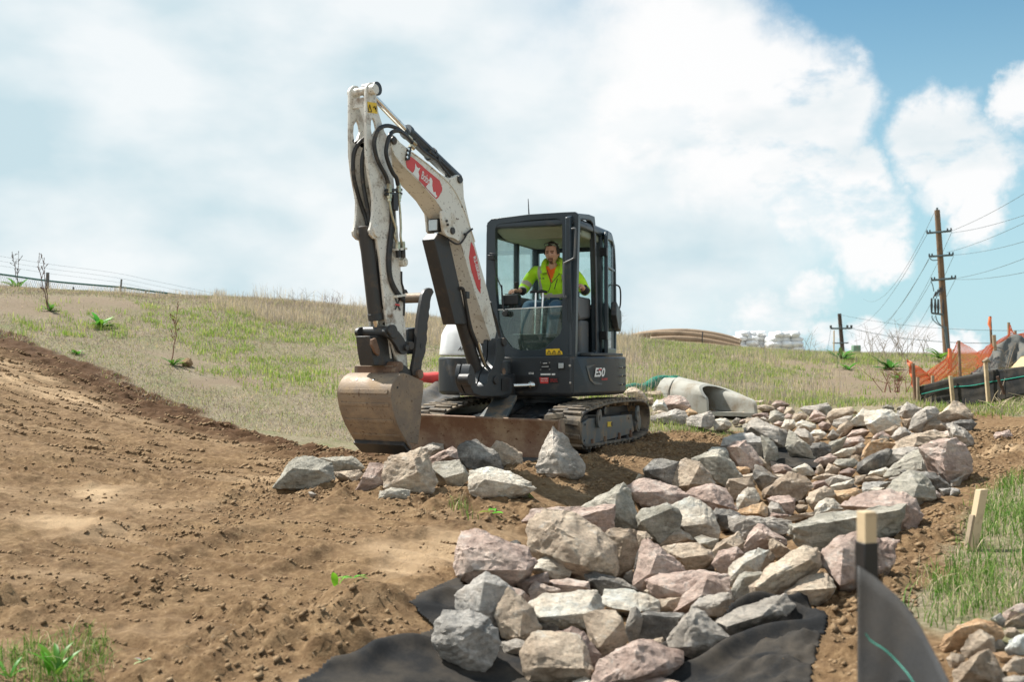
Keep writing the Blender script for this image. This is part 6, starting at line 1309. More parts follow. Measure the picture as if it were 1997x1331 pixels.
# ---------------------------------------------------------------- hoses and steel lines
def hose(pts_, o_, r=.016, mat_=None, nm_='hose', par=None):
    oo = o_ if isinstance(o_, (list, tuple)) else [o_]*len(pts_)
    return build(nm_, MB().tube(cat([B(*p, q_) for p, q_ in zip(pts_, oo)], 6), r, 10), mat_ or M_RUBC, par or EX)
z1 = lambda l: [Z1(*p) for p in l]; z2 = lambda l: [Z2(*p) for p in l]
hose(z1([(600,492),(540,440),(460,412),(395,430),(362,490),(352,560),(372,660),(410,740),(440,795),(462,860)]), [.08,.10,.12,.13,.14,.14,.14,.14,.14,.14], .019)
hose(z1([(640,540),(580,478),(530,450),(480,470),(452,540),(442,620),(462,700),(495,775),(520,810),(533,865)]), [.10,.12,.14,.15,.16,.16,.16,.16,.16,.15], .019)
hose(z1([(285,505),(240,540),(205,600),(190,680),(195,800),(225,930),(260,1040),(285,1110),(300,1170)]), [-.02,-.04,-.06,-.07,-.07,-.07,-.06,-.04,-.02], .019)
hose(z1([(290,560),(270,620),(258,700),(265,830),(285,960),(305,1060),(318,1150)]), [0,0,.0,0,0.01,.02,.03], .019)
for (xa, xb, xc) in ((462,478,520),(535,545,560)):
    hose([Z1(xa,860), Z1(xa+4,960), Z1(xb+5,1080), Z1(xc-5,1200), Z2(xc-40 if xc == 520 else 522,230), Z2(508 if xc == 520 else 535,300)], .15, .011, M_FIT, 'steel_line')
    hose([Z2(500 if xc == 520 else 536,275), Z2(508 if xc == 520 else 540,380)], .15, .024, M_RUBC)
    for (yy, rr_) in ((870,.022),(905,.028),(950,.026),(975,.02)):
        p_ = B(*Z1(xa+2 if yy < 950 else xa+5, yy), .15); build('fitting', MB().cyl(p_-MU*.02, p_+MU*.02, rr_, 6), M_FIT, EX, bevel=.002)
    for yy in (280, 305): p_ = B(*Z2(500 if xc == 520 else 535, yy), .15); build('fitting', MB().cyl(p_-MU*.02, p_+MU*.02, .026, 6), M_FIT, EX, bevel=.002)
for yy in (905, 935):
    a = B(*Z1(440,yy), .14); b_ = B(*Z1(555,yy-2), .14); build('line_clamp', MB().box((a+b_)/2, (b_-a)/2, BN*.02, MU*.012), M_BST, AR, bevel=.003)
a = B(*Z1(505,1000), .14); build('valve_block', MB().box(a, BFd*.035, BN*.02, MU*.07), M_BST, AR, bevel=.003)
a = B(*Z2(478,322), .14); b_ = B(*Z2(552,316), .14); build('line_clamp', MB().box((a+b_)/2, (b_-a)/2, BN*.03, MU*.010), M_WHT, AR)
hose(z2([(455,-20),(458,120),(440,280),(432,400),(440,500),(465,590),(505,650),(545,690)]), .12, .020)
hose(z2([(470,20),(472,150),(452,300),(445,430),(455,530),(490,610),(530,665)]), .125, .016)
hose(z2([(528,480),(530,560),(545,620),(548,720),(545,800)]), .11, .010)
hose(z2([(345,250),(360,400),(372,520),(385,640),(398,740),(430,770),(425,830),(400,860)]), .06, .013)
hose(z2([(370,260),(392,380),(400,520),(412,640),(425,770)]), .08, .011)
c = B(*Z2(545,412), .13); build('boss', MB().cyl(c+BN*.02, c-BN*.06, .042, 20).cyl(c+BN*.035, c, .022, 12), M_WHT, AR, bevel=.004)
a = B(*Z2(480,660), .12); b_ = B(*Z2(545,650), .12); build('line_clamp', MB().box((a+b_)/2, (b_-a)/2, BN*.03, MU*.010), M_WHT, AR)
hose(z2([(870,250),(920,280),(955,275),(985,235),(1000,205),(1040,172)]), .135, .010, nm_='cable')
c = B(*Z2(990,212), .14); build('cable_tie', MB().box(c, BFd*.015, BN*.012, MU*.012), M_BST, BOOM)
hose([Z1(660,520), Z1(720,600), Z1(830,680), Z1(880,740), Z1(930,800)], .09, .016)
c = B(*Z1(840,670), .09); build('clamp', MB().box(c, BFd*.02, BN*.02, MU*.025), M_BST, BOOM, bevel=.003)
hose([Z2(1165,700), Z2(1180,760), Z2(1215,850), Z2(1235,950), Z2(1225,1010)], [.02,.0,-.02,-.02,0], .016)
hose([Z2(1120,1000), Z2(1130,1060), Z2(1170,1080), Z2(1180,1010), Z2(1215,1000)], [-.02,.0,-.02,-.02,0], .020)
hose([Z2(1190,960), Z2(1160,1040), Z2(1150,1110)], -.06, .022)
for (x_, y_) in ((620,505),(655,545),(640,575)):
    p_ = B(*Z1(x_, y_), .10); build('fitting', MB().cyl(p_-nn*.03, p_+nn*.03, .022, 6), M_FIT, EX, bevel=.002)
q = [B(*Z1(*p), .09) for p in ((655,505),(672,520),(660,590),(640,600))]; build('bracket', MB().prism(q, -BN*.02), M_BST, BOOM, bevel=.003)
# ================================================================ VEGETATION
def leaf_mat(name, rough=.6, trans=.25):
    m, Nn, Ll, b = new_mat(name); ca = Nn.new('ShaderNodeVertexColor'); ca.layer_name = 'tone'
    Ll.new(ca.outputs[0], b.inputs['Base Color']); b.inputs['Roughness'].default_value = rough; b.inputs['Specular IOR Level'].default_value = .25
    o = Nn['Material Output']; tl = Nn.new('ShaderNodeBsdfTranslucent'); Ll.new(ca.outputs[0], tl.inputs[0]); mx = Nn.new('ShaderNodeMixShader'); mx.inputs[0].default_value = trans
    Ll.new(b.outputs[0], mx.inputs[1]); Ll.new(tl.outputs[0], mx.inputs[2]); Ll.new(mx.outputs[0], o.inputs[0]); return m
M_GRS = leaf_mat('grass_blades', .6, .4); M_LEAF = leaf_mat('broad_leaves', .42, .35)
def blades(name, p, h, w_, tone, lean=.5, seed=1, mat=None, kind='stuff', parent=None, segs=2, **props):
    r_ = np.random.default_rng(seed); n = len(p); az = r_.uniform(0, 2*np.pi, n); ln = np.abs(r_.normal(0, lean, n))*h
    dx = np.cos(az); dy = np.sin(az); fa = r_.uniform(0, 2*np.pi, n); fx = np.cos(fa); fy = np.sin(fa)
    V = []
    for k in range(segs+1):
        t = k/segs; hh = h*np.sin(t*np.pi/2*.97) if segs > 1 else h*t; off = ln*t**1.8; wk = w_*(1-t)**.7*.5
        c = p+np.stack([dx*off, dy*off, hh-off*.25*t], 1)
        if k < segs: V += [c-np.stack([fx*wk, fy*wk, 0*wk], 1), c+np.stack([fx*wk, fy*wk, 0*wk], 1)]
        else: V += [c]
    V = np.stack(V, 1); nv = V.shape[1]; base = np.arange(n)[:, None]*nv; polys = []
    tri = []
    for k in range(segs-1): tri += [[2*k, 2*k+1, 2*k+3], [2*k, 2*k+3, 2*k+2]]
    tri += [[2*segs-2, 2*segs-1, 2*segs]]
    F = (base[:, None, :]+np.array(tri)[None]).reshape(-1, 3).astype(np.int32)
    me = bpy.data.meshes.new(name); me.vertices.add(n*nv); me.vertices.foreach_set('co', V.astype(np.float32).ravel()); me.loops.add(F.size); me.loops.foreach_set('vertex_index', F.ravel())
    me.polygons.add(len(F)); me.polygons.foreach_set('loop_start', np.arange(0, F.size, 3, dtype=np.int32)); me.update()
    a = me.color_attributes.new('tone', 'FLOAT_COLOR', 'POINT'); cc = np.ones((n, nv, 4)); cc[:, :, :3] = tone[:, None, :]; a.data.foreach_set('color', cc.astype(np.float32).ravel())
    o = link(name, me, mat or M_GRS, parent)
    if kind: o['kind'] = kind
    for k, v_ in props.items(): o[k] = v_
    return o
STRAW = np.array([.56,.46,.30]); GSTR = np.array([.33,.29,.25]); GRN = np.array([.17,.26,.045]); YGR = np.array([.34,.37,.10])
def tones(r_, n, pg, py_=.2):
    a = r_.random(n); t = np.where((a < pg)[:, None], GRN, np.where((a < pg+py_)[:, None], YGR, np.where((r_.random(n) < .45)[:, None], STRAW, GSTR)))
    return t*r_.uniform(.65, 1.2, (n, 1))
def okhill(x_, y_): return (sdist(x_+.15*np.sin(y_*3), y_, dirt_poly) > -.22+.3*fbm(np.stack([x_*2.5, y_*2.5, 0*x_], 1), 3)) & (sdist(x_, y_, chan_poly) > .1)
def bareness(x_, y_):
    b_ = np.zeros_like(x_)
    for bx_, by_, r0 in bare_pts: c_ = PGc[(bx_, by_)]; b_ = np.maximum(b_, sst(np.hypot(x_-c_.x, y_-c_.y), r0, r0*.3))
    return b_
PGc = {(a, b_): PG(a, b_) for a, b_, _ in bare_pts}
r5 = np.random.default_rng(11)
def wedge(n, y0, y1, x0=-.55, x1=.55):
    y_ = np.sqrt(r5.uniform(y0*y0, y1*y1, n)); x_ = r5.uniform(x0, x1, n)*y_; return x_, y_
# dead mat and short grass
x_, y_ = wedge(330000, 12.0, 29.5); k = okhill(x_, y_); x_, y_ = x_[k], y_[k]; k = r5.random(len(x_)) > bareness(x_, y_)*.975; x_, y_ = x_[k], y_[k]
pn = np.stack([x_*.8, y_*.8, 0*x_], 1); g1 = fbm(pn, 4, .6); g2_ = fbm(pn*.35+40, 3)
right = sst(x_/y_, .06, .16); pg = np.clip(.10+.55*np.maximum(g1, 0)+.16*right+.25*g2_, .02, .8)
top_ = sst(y_, 19.5, 23.5)*sst(x_/y_, -.34, -.2)*(1-right*.85); pg = pg*(1-.72*top_)
hh = (.026+.048*r5.random(len(x_))+.05*np.maximum(g1, 0)*right+.06*right*r5.random(len(x_))+.13*top_*r5.random(len(x_)))
tn = tones(r5, len(x_), 0, .0)*(1+.55*fbm(np.stack([x_*1.3, y_*1.3, 0*x_], 1)+90, 4, .6))[:, None]; gm_ = r5.random(len(x_)) < pg; tn[gm_] = np.where((r5.random(gm_.sum()) < .5)[:, None], GRN, YGR)*r5.uniform(.75, 1.25, (gm_.sum(), 1))
greyl = sst(x_/y_, -.1, -.3)[:, None]*(~gm_)[:, None]; tn = tn*(1-.30*greyl*np.array([.7, .95, 1.05])*.6)
blades('hill_grass', np.stack([x_, y_, Hd(x_, y_)-.005], 1), hh, .007+.006*r5.random(len(x_)), tn, lean=.95, seed=2, segs=1)
# green tufts
cxn = 8200; tx, ty = wedge(cxn, 12.2, 27); k = okhill(tx, ty); tx, ty = tx[k], ty[k]; gg = fbm(np.stack([tx*.5, ty*.5, 0*tx], 1)+5, 4, .6)+.28*sst(tx/ty, .04, .14)-.5*sst(ty, 19, 23)*(tx/ty < .1); k = (gg > -.20+.14*(tx/ty < -.12)) & (r5.random(len(tx)) > bareness(tx, ty)*.9); tx, ty = tx[k], ty[k]
m_ = 15; X2 = np.repeat(tx, m_)+r5.normal(0, .085, len(tx)*m_); Y2 = np.repeat(ty, m_)+r5.normal(0, .085, len(tx)*m_); sz = np.repeat(r5.uniform(.05, .15, len(tx)), m_)*r5.uniform(.5, 1.1, len(X2))
tn = np.where((r5.random(len(X2)) < .62)[:, None], GRN*1.3, YGR*1.25)*r5.uniform(.75, 1.3, (len(X2), 1))
blades('green_grass', np.stack([X2, Y2, Hd(X2, Y2)-.005], 1), sz, .008+.006*r5.random(len(X2)), tn, lean=.45, seed=3)
# tall dry grass on the crest and loose stalks on the right slope
parts_ = []
def drygrass(n, y0, y1, x0, x1, h0, h1, sp):
    a, b_ = wedge(n, y0, y1, x0, x1); k = okhill(a, b_); a, b_ = a[k], b_[k]; k = fbm(np.stack([a*sp, b_*sp, 0*a], 1)+70, 3) > -.1; a, b_ = a[k], b_[k]; parts_.append((a, b_, r5.uniform(h0, h1, len(a))))
drygrass(34000, 20.5, 26.5, -.30, .13, .08, .30, .6); drygrass(2200, 22.5, 26.5, -.26, .14, .2, .55, 1.2); drygrass(1500, 22, 26, -.40, -.22, .08, .30, 1.2); drygrass(5000, 14, 25, .09, .33, .10, .34, .9); drygrass(600, 22, 26, .1, .42, .15, .4, 1.5); drygrass(700, 14, 17.5, .10, .34, .25, .5, 1.2)
drygrass(1600, 22, 25, -.55, -.3, .08, .24, 1); drygrass(500, 14.2, 16, .36, .52, .08, .25, 1)
a = np.concatenate([q_[0] for q_ in parts_]); b_ = np.concatenate([q_[1] for q_ in parts_]); hq = np.concatenate([q_[2] for q_ in parts_])
tn = np.where((r5.random(len(a)) < .6)[:, None], STRAW*1.05, GSTR*1.1)*r5.uniform(.75, 1.2, (len(a), 1))
blades('dry_grass', np.stack([a, b_, Hd(a, b_)-.01], 1), hq, .005+.004*r5.random(len(a)), tn, lean=.35, seed=4)
# grass by the near right fence and at the culvert
def near_grass(name, poly, n, h0, h1, w0, seed, gfrac=.7, clump=.06, per=14, z0=0, keepdirt=False):
    P = np.array(pgs(poly)); r_ = np.random.default_rng(seed); a = r_.uniform(P[:, 0].min(), P[:, 0].max(), n); b_ = r_.uniform(P[:, 1].min(), P[:, 1].max(), n); k = sdist(a, b_, P) < 0; a, b_ = a[k], b_[k]
    a = np.repeat(a, per)+r_.normal(0, clump, len(a)*per); b_ = np.repeat(b_, per)+r_.normal(0, clump, len(b_)*per)
    hs_ = r_.uniform(h0, h1, len(a))*np.repeat(r_.uniform(.5, 1.1, len(a)//per), per); gsel = r_.random(len(a)) < gfrac
    tn = np.where(gsel[:, None], np.where((r_.random(len(a)) < .7)[:, None], np.array([.085,.19,.025]), np.array([.22,.33,.07])), STRAW)*r_.uniform(.7, 1.3, (len(a), 1))
    return blades(name, np.stack([a, b_, Hd(a, b_)-.005], 1), hs_, w0*r_.uniform(.6, 1.3, len(a)), tn, lean=.95, seed=seed, segs=4)
near_grass('grass', [(1997,925),(1925,950),(1900,1000),(1890,1060),(1830,1120),(1790,1160),(1800,1215),(1880,1235),(1960,1195),(2010,1180),(2060,1000)], 1500, .04, .16, .0055, 21, .82, .05)
near_grass('grass', [(1290,838),(1400,832),(1460,842),(1400,852),(1290,850)], 60, .03, .09, .006, 22, .7, .06)
near_grass('grass', [(1860,800),(1997,775),(2020,815),(1900,822)], 130, .05, .2, .007, 23, .55, .08)
near_grass('straw_bits', [(1840,1100),(1997,1040),(2010,1220),(1850,1230)], 300, .02, .09, .0025, 24, .1, .08, 8)
near_grass('grass', [(-20,1290),(80,1250),(190,1230),(215,1280),(160,1340),(0,1350)], 75, .05, .15, .0040, 25, .85, .035)
near_grass('grass', [(885,1000),(915,992),(925,1012),(895,1018)], 4, .05, .13, .004, 26, .8, .03); near_grass('dry_stems', [(830,1000),(900,985),(880,1010)], 5, .04, .12, .002, 27, .1, .06, 6)
# broad leaved weeds
def leafm(mb, tl, root, azi, ln, wd, rise, tone, rr, droop=.5):
    n = 7; d = Vector((math.cos(azi), math.sin(azi), 0)); s_ = Vector((-d.y, d.x, 0)); base = len(mb.v); vs_ = []
    for k in range(n+1):
        t = k/n; c = root+d*(ln*t*math.cos(rise*(1-t*.3)))+Vector((0, 0, ln*(t*math.sin(rise)-droop*t*t*.6))); wv = wd*math.sin(math.pi*min(1, t*.93+.07))**.75*(1 if k < n else 0)*.5
        wob = .12*wd*math.sin(k*2.3+azi); vs_ += [c-s_*wv+Vector((0,0,wv*.35+wob*.3)), c, c+s_*wv+Vector((0,0,wv*.35-wob*.3))]
    f = []
    for k in range(n):
        a = 3*k; f += [(a, a+1, a+4, a+3), (a+1, a+2, a+5, a+4)]
    mb.add(vs_, f); tl += [tone]*len(vs_)
def weed(loc, label, n, ln, wd, seed, group=None, rise=(.35, 1.1), stalk=None, cat_='weed', name='leafy_weed', gtone=(.10,.24,.03)):
    rr = random.Random(seed); t = empty(name, loc, label, cat_, group); mb = MB(); tl = []
    for k in range(n):
        tone = tuple(c*rr.uniform(.7, 1.5) for c in gtone); leafm(mb, tl, Vector(loc)+Vector((rr.gauss(0, ln*.06), rr.gauss(0, ln*.06), 0)), rr.uniform(0, 6.28), ln*rr.uniform(.55, 1.1), wd*rr.uniform(.7, 1.2), rr.uniform(*rise), tone, rr, rr.uniform(.2, .7))
    o = build('leaves', mb, M_LEAF, t, smooth=80); a = o.data.color_attributes.new('tone', 'FLOAT_COLOR', 'POINT'); a.data.foreach_set('color', np.array([(*c, 1) for c in tl], np.float32).ravel())
    if stalk:
        h, cnt, tone, lean_ = stalk; mb = MB()
        for s_ in range(cnt):
            p = Vector(loc)+Vector((rr.gauss(0, .03), 0, 0)); d = Vector((rr.uniform(-.2, .2)+lean_*(s_-cnt/2+.5), rr.uniform(-.1, .1), 1)); pts_ = [p+d*h*k/6+Vector((rr.gauss(0, .012), 0, 0)) for k in range(7)]
            mb.tube(pts_, [.011-.0012*k for k in range(7)], 5)
            for k in range(9):
                q = p+d*h*rr.uniform(.35, .97); e = Vector((rr.uniform(-.09, .09), rr.uniform(-.05, .05), rr.uniform(.04, .16))); mb.tube([q, q+e*.6, q+e], [.004, .004, .002], 4)
                for w_ in range(4): c = q+e*rr.uniform(.3, 1); mb.tube([c, c+Vector((0, 0, .02))], [.008, .005], 4)
        build('stalk', mb, paint('dead_stalk', tone, .8), t)
    return t
def at(px, py): return PG(px, py)
G = 'broad leaved weeds on the hill'
weed(at(197,640), 'bright green broad leaved weed on the left slope, no stalk', 15, .40, .09, 31, G, gtone=(.12,.30,.03))
weed(at(335,714), 'green weed with one tall red brown stalk beside a dark clod on the slope', 11, .28, .05, 32, G, stalk=(.95, 1, (.19,.085,.055), 0))
weed(at(97,606), 'weed with forked dead stalks in front of the chain link fence post', 9, .24, .06, 33, G, stalk=(.92, 2, (.16,.09,.065), .16))
weed(P2(32,559,23.2)-Vector((0,0,.05)), 'leafy weed with two dead stalks at the far left of the skyline', 12, .42, .09, 34, G, stalk=(.8, 2, (.12,.09,.075), .3))
weed(at(1640,704), 'dark green weed at the foot of the distant short pole', 14, .5, .11, 35, G, gtone=(.07,.20,.03))
weed(at(1656,722), 'small green weed just below the skyline weed near the green box', 10, .35, .07, 36, G)
weed(at(1735,722), 'dark green weed in the middle of the bare bank, left of the orange mesh', 16, .46, .11, 37, G, gtone=(.06,.19,.03))
weed(at(1755,742), 'low green weed beside the leftmost orange mesh post', 12, .3, .07, 38, G)
weed(P2(1834,700,24), 'green weed on the skyline at the foot of the tall utility pole', 12, .5, .1, 39, G)
weed(at(150,692), 'small round green weed at the edge of the bare dirt, left', 8, .18, .06, 41, G)
weed(at(1935,800), 'bright green leafy weed before the black silt fence', 7, .2, .08, 42, G, gtone=(.14,.38,.03))
weed(at(1650,808), 'small green weed right behind the far rocks of the channel', 9, .18, .05, 43, G)
GN = 'green weeds on the dirt'
weed(at(658,1148), 'single upright bright leaf casting a shadow on the dirt', 2, .15, .035, 44, GN, rise=(1.3, 1.5), gtone=(.15,.42,.02), name='seedling')
weed(at(690,1128), 'small flat green seedling right of the single upright leaf', 6, .13, .02, 45, GN, rise=(.1, .5), gtone=(.17,.34,.08), name='seedling')
weed(at(1036,975), 'toothed green leaf sticking up beside the long low boulder', 3, .26, .05, 46, GN, rise=(.8, 1.1), gtone=(.16,.42,.03), name='seedling')
weed(at(963,1003), 'low green seedling in front of the rocks, by the clods', 5, .13, .045, 47, GN, rise=(.1, .6), gtone=(.15,.42,.03), name='seedling')
weed(at(112,1318), 'large leafy green weed in the lower left corner', 8, .19, .030, 48, GN, rise=(.8, 1.5), gtone=(.09,.27,.02))
weed(at(20,1325), 'upright green weed at the left edge of the lower left corner', 6, .17, .018, 49, GN, rise=(.8, 1.4), gtone=(.10,.30,.03))
weed(at(278,1292), 'pale spotted low weed right of the large corner weed', 9, .06, .014, 50, GN, rise=(.2, .9), gtone=(.35,.42,.24), name='seedling')
# dark clod beside the stalked weed
rr = random.Random(3); c = at(366,716); o = rock_from('brown|355,705 362,699 372,700 376,710 370,716 356,714||dark round soil clod beside the stalked weed on the slope', 405); o.data.materials.clear(); o.data.materials.append(mc)
o.name = 'soil_clod'; tag(o, 'dark round soil clod beside the stalked weed on the slope', 'clod', 'soil clods')
# thin dry weeds along the right skyline
def twigs(px, py, Y, h, n, label, seed, tone=(.27,.21,.15)):
    rr = random.Random(seed); loc = P2(px, py, Y); mb = MB()
    for _ in range(n):
        d = Vector((rr.gauss(0, .35), rr.gauss(0, .2), 1)); p = loc+Vector((rr.gauss(0, .12), 0, 0)); L_ = h*rr.uniform(.6, 1.05); mb.tube([p, p+d*L_*.5, p+d*L_+Vector((rr.gauss(0, .08), 0, 0))], [.007, .005, .002], 4)
        for _k in range(5): q = p+d*L_*rr.uniform(.3, .95); mb.tube([q, q+Vector((rr.gauss(0, .14), 0, rr.uniform(.03, .18)))], [.003, .0015], 4)
    o = build('dry_weed', mb, paint('dry_weed_stem', tone, .8), origin=loc); return tag(o, label, 'weed', 'dry weeds on the skyline')
for i, (px, py, Y, h, n, lb) in enumerate([(1215,657,25,.75,5,'dry weed stems on the skyline immediately right of the cab door'),(1490,690,25,.35,4,'dry weed stems just left of the wrapped white pallets'),(1570,692,25.5,.7,2,'dark upright seed head right of the white pallets'),(1585,693,25.5,.5,2,'shorter dark seed head next to the tall one'),
   (1700,698,25,.9,7,'branched dry weed on the skyline between the two utility poles'),(1722,698,25,.8,6,'branched dry weed left of the centre between the poles'),(1755,698,25,1.0,8,'widest branched dry weed between the two utility poles'),(1775,698,25,.8,6,'thin dry weed near the tall pole, on its left'),(1800,698,25,.7,5,'thin dry weed just left of the skyline green weed'),(1745,766,17,.45,14,'red brown clump of dry dock before the orange mesh'),(1960,770,14,.7,2,'thin pale twig in front of the black silt fence'),(575,602,25,.55,5,'tuft of brown weed on the crest left of the raised boom'),(640,604,25,.5,6,'reddish weed tuft on the crest behind the arm')]):
    twigs(px, py, Y, h, n, lb, 60+i, (.22,.10,.07) if '17' == str(Y) or 'red' in lb else (.27,.21,.15))
# ================================================================ FENCES, POLES AND STORED THINGS
M_WOOD = paint('pale_stake_wood', (.52,.40,.25), .75, 0, (.30,.21,.13), .3, 12); M_WOOD2 = paint('grey_stake_wood', (.30,.23,.155), .8, 0, (.16,.12,.08), .4, 12); M_POLE = paint('pole_wood', (.17,.105,.06), .85, 0, (.10,.065,.04), .4, 3)
M_SILT = cloth_mat('black_silt_fabric', (.020,.021,.022), 120, .6, .22); M_SILTN = cloth_mat('grey_near_silt_fabric', (.058,.060,.063), 420, .6, .25)
M_GL = paint('green_thread', (.02,.30,.22), .6); M_ORG = paint('orange_plastic_mesh', (.80,.21,.085), .55); M_WIRE = paint('grey_wire', (.10,.13,.14), .5, .3); M_CON = paint('pale_concrete', (.35,.34,.30), .9, 0, (.22,.18,.13), .5, 3.5, .003)
# near silt fence with its stake
T0 = P2(1690, 998, 2.76); st = MB(); wv = Vector((.96, .28, 0)).normalized(); dv = Vector((-wv.y, wv.x, 0))
top = T0; bot = Vector((T0.x+.004, T0.y, -.60)); 
SF = empty('silt_fence', Vector((bot.x, bot.y, -.42)), 'grey woven silt fence on a wooden stake, blurred at the lower right front', 'silt fence')
build('stake', st.prism([bot-wv*.019-dv*.019, bot+wv*.019-dv*.019, bot+wv*.019+dv*.019, bot-wv*.019+dv*.019], top-bot), M_WOOD, SF, bevel=.002)
wr = MB(); q = P2(1690, 1072, 2.76); build('black_wrap', MB().prism([q+Vector((0,0,-.1))-wv*.022-dv*.022, q+Vector((0,0,-.1))+wv*.022-dv*.022, q+Vector((0,0,-.1))+wv*.022+dv*.022, q+Vector((0,0,-.1))-wv*.022+dv*.022], Vector((0,0,.12))), M_BST, SF, bevel=.002)
# fabric runs from the stake to the right and down towards the camera side
edge = [(1672,1104),(1700,1122),(1728,1145),(1760,1175),(1790,1215),(1815,1262),(1835,1300),(1856,1345),(1870,1400)]
ys_ = [2.725,2.70,2.665,2.625,2.58,2.53,2.48,2.43,2.40]
rows = []
upts = [P2(px, py, Y_) for (px, py), Y_ in zip(edge, ys_)]
for k in range(25):
    t = k/24; rows.append([u+Vector((.012*math.sin(9*t+j*.9)*t*min(1, j/5), .015*math.sin(6*t+j*.8)*t-.0*t, -(u.z+.62)*t)) for j, u in enumerate(cat(upts, 3))])
build('fabric', MB().sheet(rows), M_SILTN, SF, solid=.003, smooth=80)
gl = [P2(px, py, Y_-.012) for (px, py), Y_ in zip([(1688,1237),(1700,1252),(1725,1268),(1750,1292),(1775,1322),(1790,1350)], [2.69,2.68,2.65,2.62,2.57,2.54])]
build('green_thread', MB().tube(cat(gl, 4), .0016, 5), M_GL, SF)
# leaning wooden stake by the grass
a = PG(1893, 1078); b_ = P2(1915, 955, a.y+.06); s_ = (b_-a).normalized(); sxv = Vector((.9,.43,0)).normalized(); syv = s_.cross(sxv).normalized(); WS = empty('wooden_stake', a, 'weathered wooden stake leaning right at the grass edge', 'stake')
a2 = a-s_*.1; build('post', MB().prism([a2-sxv*.034-syv*.02, a2+sxv*.034-syv*.02, a2+sxv*.034+syv*.02, a2-sxv*.034+syv*.02], (b_-a2)), M_WOOD, WS, bevel=.003)
build('batten', MB().prism([a2-sxv*.050-syv*.012, a2-sxv*.032-syv*.012, a2-sxv*.032+syv*.018, a2-sxv*.050+syv*.018], (b_-a2)*.68), M_WOOD2, WS, bevel=.003)
a = PG(1878,1078); ch = build('wood_chip', MB().prism([a, a+Vector((.05,0,-.01)), a+Vector((.055,.02,.05)), a+Vector((-.01,.02,.06))], Vector((.005,.012,0))), M_WOOD, origin=a, bevel=.002); tag(ch, 'broken wood chip lying against the foot of the leaning stake', 'wood chip')
a = PG(1826,1018); ch = build('wood_splinter', MB().prism([a, a+Vector((.13,.02,.0)), a+Vector((.13,.03,.01)), a+Vector((0,.012,.012))], Vector((0,.006,.014))), M_WOOD, origin=a, bevel=.002); tag(ch, 'pale wood splinter lying on the dark clods near the leaning stake', 'wood splinter')
# far black silt fence
XT = lambda x_, y_: (1740+x_/5.12, 600+y_/5.12)
tops = [(272,790),(420,750),(560,712),(610,702),(760,675),(905,648),(975,627),(1120,612),(1316,588),(1500,570)]; bots = [(292,1010),(440,985),(600,965),(640,965),(760,990),(900,970),(985,965),(1120,925),(1316,870),(1500,830)]
Yf = [15.6,15.35,15.1,15.0,14.7,14.45,14.3,14.0,13.6,13.2]
tp = [P2(*XT(*p), Y_) for p, Y_ in zip(tops, Yf)]; bt_ = [P2(*XT(*p), Y_) for p, Y_ in zip(bots, Yf)]
tp = cat(tp, 5); bt_ = cat(bt_, 5); rows = [[a*(1-k/14)+b_*(k/14)+Vector((0, .012*math.sin(k*1.7+j*.13)+.008*math.sin(j*.7), 0)) for j, (a, b_) in enumerate(zip(tp, bt_))] for k in range(15)]
FF_ = empty('silt_fence', bt_[0], 'long black silt fence on wooden posts at the far right, above the rocks', 'silt fence'); build('fabric', MB().sheet(rows), M_SILT, FF_, solid=.006, smooth=80)
gth = [a*.66+b_*.34+Vector((0,-.05,0)) for a, b_ in zip(tp, bt_)]; build('green_thread', MB().tube(gth, .006, 5), M_GL, FF_)
for (a, b_, Y_, mt) in (((255,697),(262,1000),15.6,M_WOOD2),((402,682),(404,750),16.1,M_WOOD2),((581,685),(615,940),14.95,M_WOOD),((930,540),(972,985),14.25,M_WOOD)):
    p = P2(*XT(*a), Y_); q_ = P2(*XT(*b_), Y_-.02)-Vector((0,0,.15)); build('post', MB().tube([q_, p], .034 if Y_ < 15 else .028, 4), mt, FF_, bevel=.003)
p = P2(*XT(932,532), 14.2); build('fabric_knot', MB().tube([p-Vector((.04,0,.02)), p+Vector((.02,.0,.02)), p+Vector((.06,0,-.02))], [.02,.035,.015], 6), M_WOOD2, FF_)
# grey fence climbing the mound behind
up_ = [(780,668),(850,610),(920,540),(975,470),(1040,385),(1130,320),(1232,270),(1320,310),(1420,360)]; lo_ = [(800,672),(880,655),(960,640),(1040,625),(1110,612),(1180,598),(1240,560),(1290,490),(1400,480)]
Yu = [17,17.3,17.6,17.9,18.2,18.6,19,19,19]; a = cat([P2(*XT(*p), y_) for p, y_ in zip(up_, Yu)], 4); b_ = cat([P2(*XT(*p), y_-1.0) for p, y_ in zip(lo_, Yu)], 4)
rows = [[u*(1-k/12)+v_*(k/12)+Vector((0, .04*math.sin(j*.9+k*.6), .03*math.sin(j*1.1-k*.8)*math.sin(k/12*math.pi))) for j, (u, v_) in enumerate(zip(a, b_))] for k in range(13)]
GF = build('silt_fence', MB().sheet(rows), cloth_mat('dusty_grey_fabric', (.10,.105,.10), 90, .7, .5), solid=.006, smooth=80, origin=P2(*XT(1000,640),17)); tag(GF, 'dusty grey silt fabric rising to a peak over the mound at the right edge', 'silt fence')
mnd = [P2(*XT(*p), y_) for p, y_ in (((1240,565),17.9),((1290,490),18),((1420,470),18),((1500,560),15.5),((1316,600),15.0),((1180,606),15.6))]
MN = build('straw_mound', MB().prism(mnd, Vector((0,.5,-.4))), paint('straw_soil', (.50,.37,.2), .9, 0, (.36,.25,.14), .5, 4, .01), smooth=60, origin=mnd[0]); MN['kind'] = 'structure'
